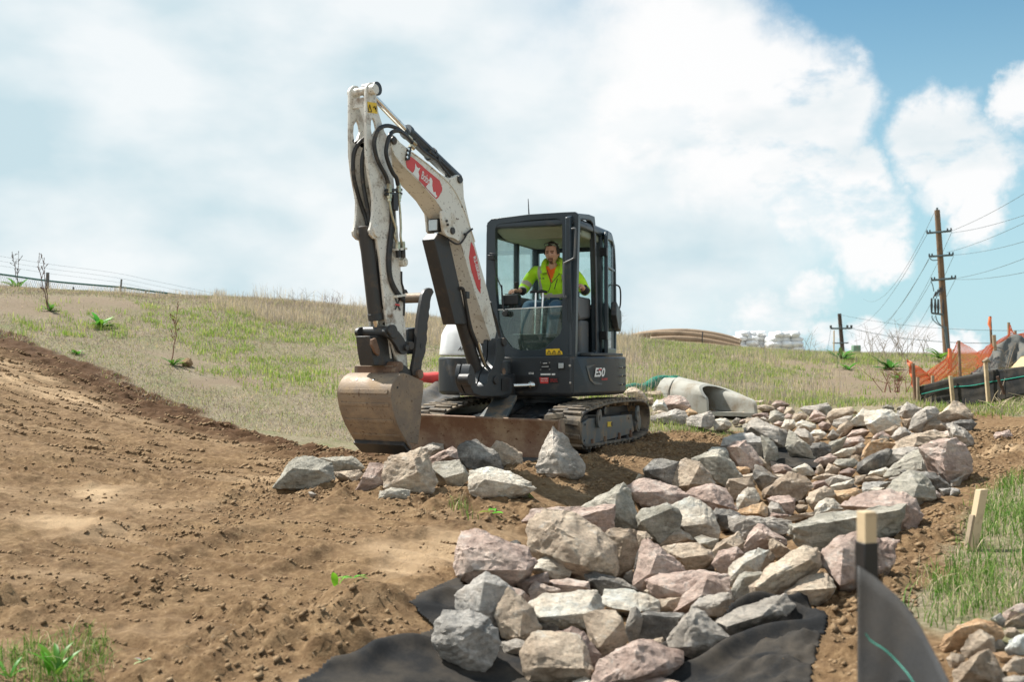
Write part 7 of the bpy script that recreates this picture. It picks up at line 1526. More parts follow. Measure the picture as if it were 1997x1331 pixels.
# orange mesh fence: real lattice
def lattice(name, upc, loc_, Yc, nu, nv, mat, r_, parent, sag=.0):
    a = cat([P2(*XT(*p), y_) for p, y_ in zip(upc, Yc)], nu); b_ = cat([P2(*XT(*p), y_) for p, y_ in zip(loc_, Yc)], nu); mb = MB(); n = len(a)
    g = [[u*(1-k/nv)+v_*(k/nv)+Vector((0, .03*math.sin(j*.5+k), 0)) for j, (u, v_) in enumerate(zip(a, b_))] for k in range(nv+1)]
    def strip(p, q, w_):
        d = (q-p); s2 = Vector((-d.z, 0, d.x)); s2 = s2.normalized()*w_ if s2.length > 1e-9 else Vector((w_, 0, 0)); t_ = Vector((0, .003, 0)); mb.add([p-s2, p+s2, q+s2, q-s2, p-s2+t_, p+s2+t_, q+s2+t_, q-s2+t_], [(0,1,2,3),(7,6,5,4),(0,4,5,1),(3,2,6,7)])
    for k in range(nv+1):
        for j in range(n-1): strip(g[k][j], g[k][j+1], r_*1.25)
    for k in range(nv):
        for j in range(n): strip(g[k][j], g[k+1][j], r_*.8)
    return build(name, mb, mat, parent, smooth=0)
OF = empty('mesh_fence', P2(*XT(230,990), 16), 'sagging orange plastic mesh fence strung over stakes behind the black silt fence', 'mesh fence')
lattice('mesh_netting', [(150,515),(185,545),(225,575),(290,610),(345,652)], [(205,800),(235,790),(270,780),(320,768),(400,750)], [16.2,16.2,16.2,16.3,16.4], 8, 16, M_ORG, .0042, OF)
lattice('mesh_netting', [(345,652),(400,610),(470,555),(540,505),(575,450),(600,432),(630,385),(665,335),(720,372),(780,405),(855,450)], [(400,750),(440,742),(480,720),(520,705),(560,690),(590,690),(630,690),(690,688),(740,680),(790,670),(850,640)], [16.4,16.4,16.5,16.6,16.6,16.6,16.6,16.6,16.7,16.8,17], 4, 20, M_ORG, .0038, OF)
lattice('mesh_netting', [(855,450),(900,425),(950,390),(992,362),(1010,400)], [(850,640),(890,600),(930,540),(960,500),(985,460)], [17,17.2,17.4,17.6,17.7], 8, 16, M_ORG, .0050, OF)
lattice('mesh_netting', [(1040,345),(1100,310),(1165,260),(1175,170),(1230,265),(1316,255),(1420,240)], [(1040,385),(1100,345),(1165,310),(1180,300),(1240,275),(1316,300),(1420,300)], [19.2]*7, 4, 6, M_ORG, .0045, OF)
for (a, b_, Y_, mt, r_) in (((208,560),(238,985),16.1,M_RST,.026),((664,332),(684,690),16.5,M_RST,.024),((573,410),(580,500),16.6,M_ORG,.03),((977,88),(998,420),18.2,M_POLE,.022),((1014,275),(1030,390),18,M_WOOD2,.035),((1162,150),(1168,305),19.3,M_WOOD2,.026),((1228,232),(1230,275),19.3,M_WOOD2,.026)):
    p = P2(*XT(*a), Y_); q_ = P2(*XT(*b_), Y_)-Vector((0,0,.2)); build('stake', MB().tube([q_, p], r_, 6), mt, OF)
a = P2(*XT(980,140), 18.15); build('orange_ribbon', MB().tube([a+Vector((0,0,.08)), a-Vector((0.02,0,.05)), a+Vector((.01,0,-.15))], [.03,.03,.012], 5), M_ORG, OF)
# dead twig pile by the fence
tw = MB(); rr = random.Random(8); base = PG(1978,800)
for _ in range(46):
    p = base+Vector((rr.uniform(-.28, .5), rr.uniform(-.2, .2), rr.uniform(0, .08))); d = Vector((rr.gauss(0, .25), rr.gauss(0, .1), rr.uniform(.02, .22))); tw.tube([p, p+d*.6, p+d+Vector((rr.gauss(0, .05), 0, -.03))], [.006,.005,.003], 4)
o = build('twig_pile', tw, paint('dry_twigs', (.46,.38,.25), .8), origin=base); tag(o, 'tangle of pale dead twigs before the right end of the silt fence', 'twigs')
a = PG(1958,780); o = build('dead_stalk', MB().tube(cat([P2(*XT(1118,870),13.9), P2(*XT(1100,810),13.9), P2(*XT(1080,770),13.9), P2(*XT(1050,690),13.9)], 4), .022, 6), paint('dark_dead_stalk', (.09,.05,.035), .8), origin=P2(*XT(1118,870),13.9)); tag(o, 'thick dark dead stalk leaning against the black silt fence', 'dead stalk')
# chain link fence on the left crest
CL = empty('chain_link_fence', P2(93,575,30), 'chain link fence with green top rail and barbed wire along the left crest', 'fence')
rail = [(-60,529),(0,535),(93,548),(180,556),(240,561),(300,569),(372,578),(430,584)]
Yr = [29,29.5,30,30.5,31,31.6,32.3,33]
rp_ = [P2(a, b_, y_) for (a, b_), y_ in zip(rail, Yr)]; build('top_rail', MB().tube(cat(rp_, 4), .028, 8), paint('green_rail', (.05,.15,.13), .4, .4), CL)
for dz, sh in ((.26,0),(.40,0),(.54,0)): build('barbed_wire', MB().tube([p+Vector((0,0,dz-.0009*i*i)) for i, p in enumerate(cat(rp_, 3))], .003, 5), M_WIRE, CL)
for (a, b_, Y_) in (((93,532),(93,590),30),((237,545),(231,585),30.9),((-40,510),(-40,580),29.2),((143,560),(143,575),30.2),((284,568),(284,585),31.4)):
    build('post', MB().tube([P2(*b_, Y_)-Vector((0,0,.5)), P2(*a, Y_)], .05 if a[0] in (93,-40) else .028, 8), paint('fence_post', (.14,.13,.12), .5, .5), CL)
cr = cat(rp_, 24); ms = MB()
for j in range(0, len(cr)-6, 1):
    p = cr[j]; q_ = cr[j+6]-Vector((0,0,1.0)); ms.tube([p, q_], .0030, 3); p = cr[j+6]; q_ = cr[j]-Vector((0,0,1.0)); ms.tube([p, q_], .0030, 3)
build('wire_netting', ms, M_WIRE, CL, smooth=0)
# utility poles and lines
UP = empty('utility_pole', P2(1849,735,50), 'tall brown wooden utility pole with three crossarms, right of centre on the skyline', 'utility pole')
pt = P2(1827.5,410,50); pbm = P2(1850,740,50); build('trunk', MB().tube([pbm, pt], [.19,.13], 14), M_POLE, UP); build('cap', MB().tube([pt, pt+Vector((0,0,.12))], .05, 6), M_WIRE, UP)
Z6 = lambda x_, y_: (1550+x_/2.772, 280+y_/2.772)
arms = []
for (a, b_) in (((715,485),(845,473)),((727,612),(855,603)),((740,740),(868,729))):
    p, q_ = P2(*Z6(*a), 49.8), P2(*Z6(*b_), 49.8); arms.append((p, q_)); cm = build('crossarm', MB().tube([p, q_], .055, 6), M_WIRE, UP)
    for t in (0, .12, .85, 1): c = p*(1-t)+q_*t; build('insulator', MB().tube([c, c+Vector((0,0,.15))], [.045,.035], 8), M_DRK, cm)
rk = MB(); a = P2(*Z6(740,918), 49.7); b_ = P2(*Z6(805,926), 49.7); rk.tube([a, b_], .05, 6); RK = build('switch_rack', rk, M_WIRE, UP)
for t in (0, .3, .55, .95): c = a*(1-t)+b_*t; build('insulator', MB().tube([c, c+Vector((0,0,.35)), c+Vector((0,0,.75))], [.04,.07,.04], 8), M_DRK, RK)
for k in range(4): c = P2(*Z6(748+k*12, 838-k*11), 49.7); build('fuse', MB().tube([c, c+Vector((.14,0,.34))], .028, 6).tube([c+Vector((.16,0,0)), c+Vector((.24,0,.28))], .02, 6), M_DRK, UP)
for pp in ([(742,930),(745,950),(770,975),(800,992)],[(762,932),(770,960),(795,990),(808,1000)],[(800,930),(806,960),(808,990)],[(735,745),(745,765),(752,800)],[(730,620),(745,632),(775,630)]):
    build('cable', MB().tube(cat([P2(*Z6(*p), 49.7) for p in pp], 4), .025, 5), M_WIRE, UP)
build('conduit', MB().tube([P2(*Z6(812,990), 49.6), P2(*Z6(835,1170), 49.6)], .08, 8), M_WIRE, UP)
U2 = empty('utility_pole', P2(1645,700,110), 'far short looking utility pole, dark and thin, left of the tall one', 'utility pole')
build('trunk', MB().tube([P2(1646,720,110), P2(1637,612,110)], [.25,.2], 10), paint('dark_pole_wood', (.07,.05,.04), .9), U2)
a2_, b2_ = P2(*Z6(195,1001),109.5), P2(*Z6(306,1000),109.5); build('crossarm', MB().tube([a2_, b2_], .10, 6), M_WIRE, U2); build('crossarm', MB().tube([P2(*Z6(205,1080),109.5), P2(*Z6(290,1079),109.5)], .07, 6), M_WIRE, U2)
for t in (0,.5,.8,1): c = a2_*(1-t)+b2_*t; build('insulator', MB().tube([c, c+Vector((0,0,.35))], .12, 6), M_DRK, U2)
def line(p, q_, sag, label, r_=.018, grp='power lines'):
    pts_ = [p*(1-t)+q_*t-Vector((0,0,4*sag*t*(1-t))) for t in np.linspace(0, 1, 26)]; o = build('power_line', MB().tube(pts_, r_, 5), M_WIRE, origin=p); return tag(o, label, 'power line', grp)
ends = [((845,473),(1239,240)),((820,590),(1239,398)),((845,483),(1239,356)),((855,603),(1239,498)),((868,730),(1239,590)),((868,735),(1239,665))]
lb = ['topmost line','third line','second line','fourth line','fifth line','lowest line']
for (a, b_), n_ in zip(ends, lb):
    p = P2(*Z6(*a), 49.7); e = Vector(P2(*Z6(*b_), 34)); e2 = p+(e-p)*1.6; line(p, e2, .22, f'{n_} of the six running right from the tall pole', .009)
for k, ((a, s_), e) in enumerate(zip((((755,372),1),((716,488),1),((728,616),1),((724,630),1),((740,742),1),((848,480),1),((858,610),1),((868,735),1)), ((370,840),(262,985),(350,975),(235,1120),(330,1105),(420,1080),(470,1120),(520,1070)))):
    p = P2(*Z6(*a), 49.8); q_ = P2(*Z6(*e), 108); d = ['ground wire from the very top of the tall pole','line from the left end of the upper crossarm','line from the left end of the middle crossarm','lower twin line from the left end of the middle crossarm','line from the left end of the lowest crossarm','line from the right end of the upper crossarm','line from the right end of the middle crossarm','line from the right end of the lowest crossarm'][k]
    line(p, q_, 1.8, d+', sagging down left', .010)
line(P2(*Z6(306,1000),109.5), P2(2010,668,75), .6, 'lower of two lines running right from the far pole', .03); line(P2(*Z6(240,925),110), P2(2010,645,75), .5, 'upper of two lines running right from the far pole', .02)
line(P2(*Z6(195,1001),109.5), P2(1608,705,90), .3, 'short line dropping left from the far pole to the hill', .02)
UB = MB(); p = P2(1669.5,697,42); UB.box(p+Vector((0,0,.24)), (.16,0,0), (0,.15,0), (0,0,.26)); o = build('utility_box', UB, paint('green_box_paint', (.16,.26,.18), .5), origin=p, bevel=.03); tag(o, 'small green utility box on the skyline by the far pole', 'utility box')
p = P2(1626,700,40); o = build('marker_stake', MB().tube([p, P2(1626.5,645,40)], .03, 4), M_WOOD, origin=p); tag(o, 'pale marker stake on the skyline left of the far pole', 'stake')
# corrugated pipes
FT = lambda x_, y_: (1180+x_/2.4443, 580+y_/2.4443)
def pipe(pts_, Y_, r_, label, seed):
    c = cat([P2(*FT(*p), Y_) for p in pts_], 40); rs = [r_*(1+.05*math.sin(i*2.1)) for i in range(len(c))]; o = build('drain_pipe', MB().tube(c, rs, 14), M_PIPE, origin=c[0]-Vector((0,0,r_)), smooth=60); return tag(o, label, 'pipe', 'stacked drain pipes')
M_PIPE = paint('tan_pipe_plastic', (.29,.20,.125), .55, 0, (.17,.12,.075), .4, 2)
pipe([(128,190),(220,178),(330,176),(440,184),(540,200),(640,226)], 34.0, .12, 'top front tan corrugated pipe of the bundle on the skyline', 1)
pipe([(215,205),(330,200),(440,206),(540,222),(645,245)], 33.8, .12, 'lower front tan corrugated pipe of the bundle', 2)
pipe([(160,182),(260,170),(370,166),(470,174),(560,190),(645,215)], 34.6, .12, 'rear top tan corrugated pipe of the bundle', 3)
pipe([(200,185),(300,172),(420,172),(520,190),(600,212)], 35.2, .12, 'backmost tan corrugated pipe of the bundle', 4)
pipe([(260,232),(400,228),(540,240),(650,262)], 33.6, .11, 'bottom tan corrugated pipe of the bundle, half in grass', 5)
o = build('strap', MB().tube([P2(*FT(465,165),33.5), P2(*FT(463,200),33.4), P2(*FT(466,235),33.5)], .02, 5), M_BST, origin=P2(*FT(465,235),33.5)); tag(o, 'dark strap around the bundled drain pipes', 'strap')
o = build('white_pipe', MB().tube([P2(*FT(455,238),33), P2(*FT(690,254),33)], .045, 10), M_WST, origin=P2(*FT(455,238),33)); tag(o, 'thin white pipe lying in front of the bundled drain pipes', 'pipe')
# wrapped pallets
M_WRP, Nn, Ll, b = new_mat('white_plastic_wrap'); b.inputs['Roughness'].default_value = .25; b.inputs['Coat Weight'].default_value = .4
ge = Nn.new('ShaderNodeNewGeometry'); n_ = noise(Nn, Ll, ge.outputs['Position'], 2.5, 8, .75); r_ = ramp(Nn, [(.35, (.75,.76,.77)), (.5, (.86,.87,.88)), (.7, (.9,.9,.9))]); Ll.new(n_.outputs['Fac'], r_.inputs[0]); Ll.new(r_.outputs[0], b.inputs['Base Color']); bump(Nn, Ll, n_.outputs['Fac'], .08, b)
def sack_stack(px0, px1, pyt, pyb, Y_, label, seed):
    a = P2(px0, pyb+6, Y_); b_ = P2(px1, pyt, Y_); cx2 = (a.x+b_.x)/2; w2 = (b_.x-a.x)/2; rr = random.Random(seed); E = empty('wrapped_pallet', Vector((cx2, Y_, a.z)), label, 'pallet', 'wrapped pallets'); nl = 5; hh_ = (b_.z-a.z)/nl
    for k in range(nl):
        for j in range(3):
            wj = w2/3*(1.0 if k < nl-1 else .8); c = Vector((cx2+(j-1)*w2*.64*(1 if k < nl-1 else .75)+rr.uniform(-.03, .03), Y_+rr.uniform(-.1, .1), a.z+hh_*(k+.5))); bm = bmesh.new(); bmesh.ops.create_cube(bm, size=2)
            bmesh.ops.subdivide_edges(bm, edges=bm.edges[:], cuts=3, use_grid_fill=True)
            for v_ in bm.verts:
                s3 = v_.co.copy(); l_ = max(abs(s3.x), abs(s3.y), abs(s3.z)); s3 = s3.normalized()*l_*1.25*.55+s3*.45; v_.co = Vector((s3.x*wj*1.15, s3.y*.5, s3.z*hh_*.62))+Vector((rr.gauss(0, .012), rr.gauss(0, .012), rr.gauss(0, .012)))+c-Vector((cx2, Y_, a.z))
            me = bpy.data.meshes.new('sack'); bm.to_mesh(me); bm.free(); me.polygons.foreach_set('use_smooth', [True]*len(me.polygons)); link('wrapped_sack', me, M_WRP, E)
sack_stack(1431, 1494, 648, 686, 36, 'left one of two pallets of white plastic wrapped sacks, beside the pipe bundle', 5); sack_stack(1497, 1559, 649, 690, 35, 'right one of two pallets of white plastic wrapped sacks, with a rounded top', 6)
# concrete culvert end
rim = [(1379,806,15.0),(1377,781,15.0),(1371,772,15.03),(1365,762,15.1),(1364,754,15.2),(1371,750,15.35),(1384,750,15.5),(1403,754,15.6),(1430,763,15.5),(1455,774,15.25),(1474,784,15.05),(1478,810,15.0)]
rimp = [P2(*p) for p in rim]; ax3 = Vector((-.80,.60,0)); nn3 = Vector((.6,.8,0)); cb_ = Vector((2.66,15.86,0)); z0_ = rimp[0].z; bk3 = []
for k in range(12):
    an = math.pi*(k/11); bk3.append(cb_-nn3*.33*math.cos(an)+MU*(z0_+.16*min(1, k, 11-k)+.37*math.sin(an)))
R3 = cat(rimp, 4); K3 = cat(bk3, 4)
def shell3(d):
    rows = []
    c0_ = sum(rimp, Vector())/12; c1_ = cb_+MU*(z0_+.2)
    for t in (0, .03, .15, .35, .6, .8, 1):
        rows.append([(a*(1-t)+b_*t)+((c0_*(1-t)+c1_*t)-(a*(1-t)+b_*t)).normalized()*d for a, b_ in zip(R3, K3)])
    return rows
CU = empty('culvert_end', z0_*MU+Vector((3.0,15.4,0)), 'flared pale concrete culvert end opening towards the rocks', 'culvert'); ro = shell3(0); ri = shell3(.055); mb = MB(); n = len(R3)
mb.sheet(ro); mb.sheet(ri); v = ro[0]+ri[0]; mb.add(v, [(i, i+1, i+1+n, i+n) for i in range(n-1)]); mb.add([ro[0][0], ri[0][0], ro[-1][0], ri[-1][0]], [(0,1,3,2)]); mb.add([ro[0][-1], ri[0][-1], ro[-1][-1], ri[-1][-1]], [(0,1,3,2)])
build('flared_shell', mb, M_CON, CU, smooth=40); fl = [rimp[0]+MU*.02, rimp[-1]+MU*.03, bk3[-1], bk3[0]]; build('apron', MB().prism(fl, MU*-.06), M_CON, CU)
pb3 = [cb_+ax3*(.02+.0*k)-nn3*.36*math.cos(k*math.pi/9)+MU*(z0_+.12+.40*math.sin(k*math.pi/9)) for k in range(10)]; build('pipe_collar', MB().prism(pb3, ax3*.22), M_CON, CU, bevel=.01, smooth=30)
q = [P2(*p) for p in ((1336,751,15.75),(1356,744,15.7),(1359,748,15.7),(1358,754,15.7))]; build('lifting_lug', MB().prism(q, Vector((0,.12,0))), M_CON, CU, bevel=.01)
# green sock, red wattle, black fabric heap
WTl = lambda x_, y_: (1200+x_/6.655, 720+y_/6.655)
c = cat([P2(*WTl(*p), Y_) for p, Y_ in (((-40,300),15.6),((60,285),15.7),((150,270),15.8),((240,250),16),((340,262),16.1),((430,228),16.2),((520,165),16.4),((620,148),16.6),((720,160),16.6),((820,195),16.4),((900,225),16.4))], 5)
o = build('erosion_sock', MB().tube(c, .085, 12), cloth_mat('green_netting', (.02,.16,.11), 60, .6, .25), origin=c[0]-MU*.08, smooth=80); tag(o, 'green erosion control sock snaking behind the rocks to the culvert', 'erosion sock')
c = cat([P2(*WTl(*p), 16.8) for p in ((700,140),(780,135),(860,160),(940,190))], 4); o = build('erosion_sock', MB().tube(c, .07, 10), cloth_mat('dark_green_netting', (.015,.12,.08), 60, .6, .25), origin=c[0]-MU*.07, smooth=80); tag(o, 'second shorter green sock end lying behind the culvert top', 'erosion sock')
c = cat([P2(795,736,13.9), P2(830,737,13.9), P2(865,738,13.9), P2(905,742,13.9)], 5); o = build('filter_roll', MB().tube(c, [.075+.008*math.sin(i) for i in range(len(c))], 14), paint('red_fabric', (.62,.06,.055), .8, 0, (.4,.05,.05), .4, 5, .006), origin=c[0]-MU*.08, smooth=80); tag(o, 'red fabric roll lying behind the bucket beside the excavator', 'fabric roll')
rows = []; rr = random.Random(12)
for k in range(12):
    rows.append([P2(790+j*9, 752+k*4.2, 13.8-k*.12)+Vector((0, .05*rr.gauss(0, 1), .045*math.sin(j*1.1+k*.7)+.02*rr.gauss(0, 1))) for j in range(13)])
hp_ = build('fabric_heap', MB().sheet(rows), cloth_mat('faded_black_fabric', (.07,.07,.068), 90, .6, .5), solid=.01, subd=1, smooth=80, origin=P2(850,800,13)); tag(hp_, 'crumpled black fabric heap between the bucket and the excavator body', 'fabric')
# ================================================================ OPERATOR
def skin_bake(nodes, edges, root=0, sub=2, smoothb=.5):
    me = bpy.data.meshes.new('sk'); me.from_pydata([tuple(n[0]) for n in nodes], edges, []); o = bpy.data.objects.new('sk', me); col.objects.link(o)
    md = o.modifiers.new('s', 'SKIN'); md.branch_smoothing = smoothb; md.use_smooth_shade = True
    lay = me.skin_vertices[0] if len(me.skin_vertices) else None
    for i, n in enumerate(nodes):
        r_ = n[1]; lay.data[i].radius = r_ if isinstance(r_, tuple) else (r_, r_); lay.data[i].use_root = (i == root)
    s2 = o.modifiers.new('u', 'SUBSURF'); s2.levels = sub; s2.render_levels = sub
    dg = bpy.context.evaluated_depsgraph_get(); dg.update(); m2_ = bpy.data.meshes.new_from_object(o.evaluated_get(dg)); bpy.data.objects.remove(o); return m2_
PER = empty('person', M(.2,.05,1.5), 'seated man in hi-vis yellow jacket, orange shirt and jeans operating the excavator', 'person')
J = onF; ORG = world_loc(PER)
M_SKIN, Nn, Ll, b = new_mat('skin'); b.inputs['Base Color'].default_value = (.46,.235,.155,1); b.inputs['Roughness'].default_value = .5; b.inputs['Subsurface Weight'].default_value = .08; b.inputs['Subsurface Radius'].default_value = (.02,.01,.005)
n_ = noise(Nn, Ll, None, 30, 4); r_ = ramp(Nn, [(.3, (.52,.27,.18)), (.7, (.66,.38,.26))]); Ll.new(n_.outputs['Fac'], r_.inputs[0]); Ll.new(r_.outputs[0], b.inputs['Base Color'])
M_HAIR = paint('dark_brown_hair', (.022,.016,.011), .6, 0, None, 0, 20, .003); M_BEARD = paint('stubble_beard', (.15,.080,.048), .8, 0, None, 0, 30, .002)
def cloth(name, c, sc_=14, d=.012):
    m, Nn, Ll, b = new_mat(name); b.inputs['Roughness'].default_value = .8; b.inputs['Sheen Weight'].default_value = .2; tc = Nn.new('ShaderNodeTexCoord'); n_ = noise(Nn, Ll, tc.outputs['Object'], sc_, 4, .55)
    r_ = ramp(Nn, [(.3, tuple(x*.85 for x in c)), (.7, tuple(min(1, x*1.1) for x in c))]); Ll.new(n_.outputs['Fac'], r_.inputs[0]); Ll.new(r_.outputs[0], b.inputs['Base Color']); bump(Nn, Ll, n_.outputs['Fac'], d, b); return m
M_HV = cloth('hi_vis_fabric', (.50,.86,.015), 9, .03); M_REF = cloth('reflective_tape', (.48,.43,.37), 20, .004); M_OR = cloth('orange_shirt', (1.0,.16,.012), 12, .012); M_BKF = cloth('black_fleece', (.012,.012,.013), 15); M_JEA = cloth('blue_denim', (.035,.10,.17), 16, .015)
fh = .22
def hand(wrist, d, curl, thumb_side, down=Vector((0,0,-1))):
    """palm, four fingers of different length and a thumb, as nodes that continue the forearm"""
    d = d.normalized(); s_ = d.cross(down).normalized()*thumb_side; nd = []; ed = []
    palm = wrist+d*.055; nd.append((palm, (.036,.019)))
    for k, (off, ln) in enumerate(((.030,.072),(.010,.080),(-.011,.075),(-.031,.060))):
        b0 = palm+d*.035+s_*off; a = b0+d*ln*.42+down*ln*curl*.25; c = a+d*ln*.25*(1-curl*.5)+down*ln*curl*.5; e = c+d*ln*.08*(1-curl)-d*ln*curl*.12+down*ln*curl*.4; i = len(nd); nd += [(b0, .0105), (a, .0098), (c, .0092), (e, .0078)]; ed += [(0, i), (i, i+1), (i+1, i+2), (i+2, i+3)]
    i = len(nd); t0 = palm-d*.025+s_*.032; t1 = t0+s_*.028+d*.022+down*.012; t2 = t1+d*.030+down*.016-s_*.006; nd += [(t0, .013), (t1, .0115), (t2, .009)]; ed += [(0, i), (i, i+1), (i+1, i+2)]
    return nd, ed
nodes = []; edges = []
def add(p, r_, par=None):
    nodes.append((Vector(p), r_)); 
    if par is not None: edges.append((par, len(nodes)-1))
    return len(nodes)-1
pel = add(M(.20,-.02,1.60), (.12,.085)); sp1 = add(M(.20,0,1.76), (.11,.075), pel); sp2 = add(M(.20,.06,1.93), (.115,.075), sp1); sp3 = add(M(.20,.09,2.04), (.09,.06), sp2); nk = add(J(1078,521,.15), .058, sp3); nk2 = add(J(1078,508,.19), .056, nk)
shL = add(J(1047,529,.10), .035, sp3); elL = add(J(1023,566,.12), .045, shL); wrL = add(J(1010,568,.34), .028, elL)
shR = add(J(1112,531,.08), .035, sp3); elR = add(J(1141,572,.08), .045, shR); wrR = add(J(1133,556,.30), .028, elR)
hd_, he_ = hand(nodes[wrL][0], J(999,566,.44)-nodes[wrL][0], .85, -1); b0_ = len(nodes)
for p, r_ in hd_: nodes.append((p, r_))
edges.append((wrL, b0_)); edges += [(a+b0_, c+b0_) for a, c in he_]
hd_, he_ = hand(nodes[wrR][0], J(1119,562,.40)-nodes[wrR][0], .45, 1); b0_ = len(nodes)
for p, r_ in hd_: nodes.append((p, r_))
edges.append((wrR, b0_)); edges += [(a+b0_, c+b0_) for a, c in he_]
for s_, x_ in ((-1, .09), (1, .31)):
    h_ = add(M(x_,.02,1.58), .088, pel); k_ = add(M(.20+s_*.17,.44,1.63), .062, h_); a_ = add(M(.20+s_*.15,.55,1.24), .045, k_); t_ = add(M(.20+s_*.16,.68,1.17), .04, a_)
body = skin_bake(nodes, edges, pel, 1)
# head: shaped from a fine sphere
HC = J(1076.5, 494, fh); yaw = Vector((MF.x+.02*ML.x, MF.y+.02*ML.y, -.24)).normalized(); hx = yaw.cross(MU).normalized(); hz = hx.cross(yaw).normalized()
if hx.x < 0: hx = -hx
bm = bmesh.new(); bmesh.ops.create_uvsphere(bm, u_segments=56, v_segments=42, radius=1)
def g_(x, y, z, cx, cy, sx, sz): return math.exp(-((x-cx)/sx)**2-((z-cy)/sz)**2)
def headpt(c, grow=0):
    x, y, z = c.x, c.y, c.z; fr = max(0, y)
    w_ = .079*(1-.30*sst(np.array(-z), .15, 1.0)*1.0); dd = .098; X_ = x*float(w_); Y_ = y*dd; Z_ = z*.126
    if y > 0:
        Y_ *= .93; f_ = min(1, y*1.4)
        Y_ += f_*(.026*g_(X_, 0, Z_, 0, -.018, .012, .018)+.016*g_(X_, 0, Z_, 0, .006, .010, .022)+.007*g_(X_, 0, Z_, 0, .036, .055, .010)-.013*(g_(X_, 0, Z_, .030, .014, .016, .011)+g_(X_, 0, Z_, -.030, .014, .016, .011))
             +.010*g_(X_, 0, Z_, 0, -.100, .028, .022)+.006*g_(X_, 0, Z_, 0, -.062, .022, .014)-.004*g_(X_, 0, Z_, 0, -.056, .020, .004)+.004*(g_(X_, 0, Z_, .045, -.015, .018, .02)+g_(X_, 0, Z_, -.045, -.015, .018, .02)))
    else: Z_ += 0; Y_ *= 1.05
    return HC+(hx*X_+yaw*Y_+hz*Z_)*(1+grow)
SC = [v_.co.copy() for v_ in bm.verts]
for v_, c in zip(bm.verts, SC): v_.co = headpt(c)
hm_ = bpy.data.meshes.new('h'); bm.to_mesh(hm_)
jb = bmesh.new(); jb.from_mesh(body); jb.from_mesh(hm_)
for s_ in (-1, 1):   # ears
    m4 = Matrix.Translation(HC+hx*s_*.080-yaw*.004+hz*-.004) @ Matrix(((hx.x, yaw.x, hz.x, 0), (hx.y, yaw.y, hz.y, 0), (hx.z, yaw.z, hz.z, 0), (0,0,0,1))) @ Matrix.Diagonal((.010, .018, .032, 1)); bmesh.ops.create_uvsphere(jb, u_segments=16, v_segments=12, radius=1, matrix=m4)
for v_ in jb.verts: v_.co -= ORG
bmesh.ops.recalc_face_normals(jb, faces=jb.faces[:]); me = bpy.data.meshes.new('body'); jb.to_mesh(me); jb.free(); me.polygons.foreach_set('use_smooth', [True]*len(me.polygons)); link('body', me, M_SKIN, PER)
def headcap(name, test, grow, mat, rough=.0):
    b3 = bmesh.new(); bmesh.ops.create_uvsphere(b3, u_segments=56, v_segments=42, radius=1); rr = random.Random(5)
    kill = [f for f in b3.faces if not test(f.calc_center_median())]; bmesh.ops.delete(b3, geom=kill, context='FACES')
    for v_ in b3.verts: v_.co = headpt(v_.co, grow+rr.uniform(-rough, rough))-ORG
    me = bpy.data.meshes.new(name); b3.to_mesh(me); b3.free(); me.polygons.foreach_set('use_smooth', [True]*len(me.polygons)); o = link(name, me, mat, PER); md = o.modifiers.new('s', 'SOLIDIFY'); md.thickness = .006; return o
headcap('hair', lambda c: c.z > .66 or (c.y < .30 and c.z > .10+.30*(c.y > .05)) or (c.y < -.1 and c.z > -.45) or (abs(c.x) > .82 and c.y < .42 and c.z > -.05), .075, M_HAIR, .012)
headcap('goatee', lambda c: c.y > .35 and ((abs(c.x) < .30 and -.93 < c.z < -.60) or (abs(c.x) < .34 and -.46 < c.z < -.34) or (.24 < abs(c.x) < .36 and -.7 < c.z < -.36)), .012, M_BEARD, .004)
headcap('eyebrows', lambda c: c.y > .5 and .22 < c.z < .31 and .12 < abs(c.x) < .58, .020, M_BEARD, .002)
for s_ in (-1, 1):
    c = HC+hx*s_*.030+yaw*.0815+hz*.013; b2 = MB(); b2.tube([c-hx*.012, c, c+hx*.012], [.002,.0055,.002], 8); build('eye', b2, M_BST, PER)
lp_ = HC+yaw*.095-hz*.062; build('lips', MB().tube([lp_-hx*.020-yaw*.005-hz*.003, lp_, lp_+hx*.020-yaw*.005-hz*.003], [.002,.0045,.002], 8), paint('lips', (.36,.15,.11), .5), PER)
sgp = [HC+hx*(.084*math.sin(t))+yaw*(.078*math.cos(t)+.0)+hz*(.105+.020*math.cos(t)) for t in np.linspace(-1.6, 1.6, 17)]; SG = build('sunglasses', MB().tube(sgp, .006, 6), M_BST, PER)
for s_ in (-1, 1):
    q = [HC+hx*(s_*(.010+.062*u))+yaw*(.075-.05*u*u)+hz*(.124-.035*u*u+dz) for u, dz in ((0,.0),(.5,.014),(1,.002),(1,-.016),(.5,-.018),(0,-.012))]; build('lens', MB().prism(q, yaw*.003), M_GLD, SG)
# clothes: skinned shells that follow the body, coloured by pattern areas
cn = []; ce = []
def ca(p, r_, par=None):
    cn.append((Vector(p), r_)); 
    if par is not None: ce.append((par, len(cn)-1))
    return len(cn)-1
a0 = ca(M(.20,.0,1.70), (.175,.135)); a1 = ca(M(.20,.03,1.80), (.185,.14), a0); a2 = ca(M(.20,.07,1.93), (.185,.135), a1); a3 = ca(M(.20,.08,2.03), (.14,.115), a2); a4 = ca(J(1078,519,.10), (.088,.085), a3)
l1 = ca(J(1044,527,.10), .088, a3); l2 = ca(J(1031,546,.12), .076, l1); l3 = ca(J(1021,565,.16), .070, l2); l4 = ca(J(1017,570,.28), .052, l3)
r1 = ca(J(1115,529,.08), .088, a3); r2 = ca(J(1128,548,.08), .078, r1); r3 = ca(J(1143,571,.12), .066, r2); r4 = ca(J(1140,565,.22), .050, r3)
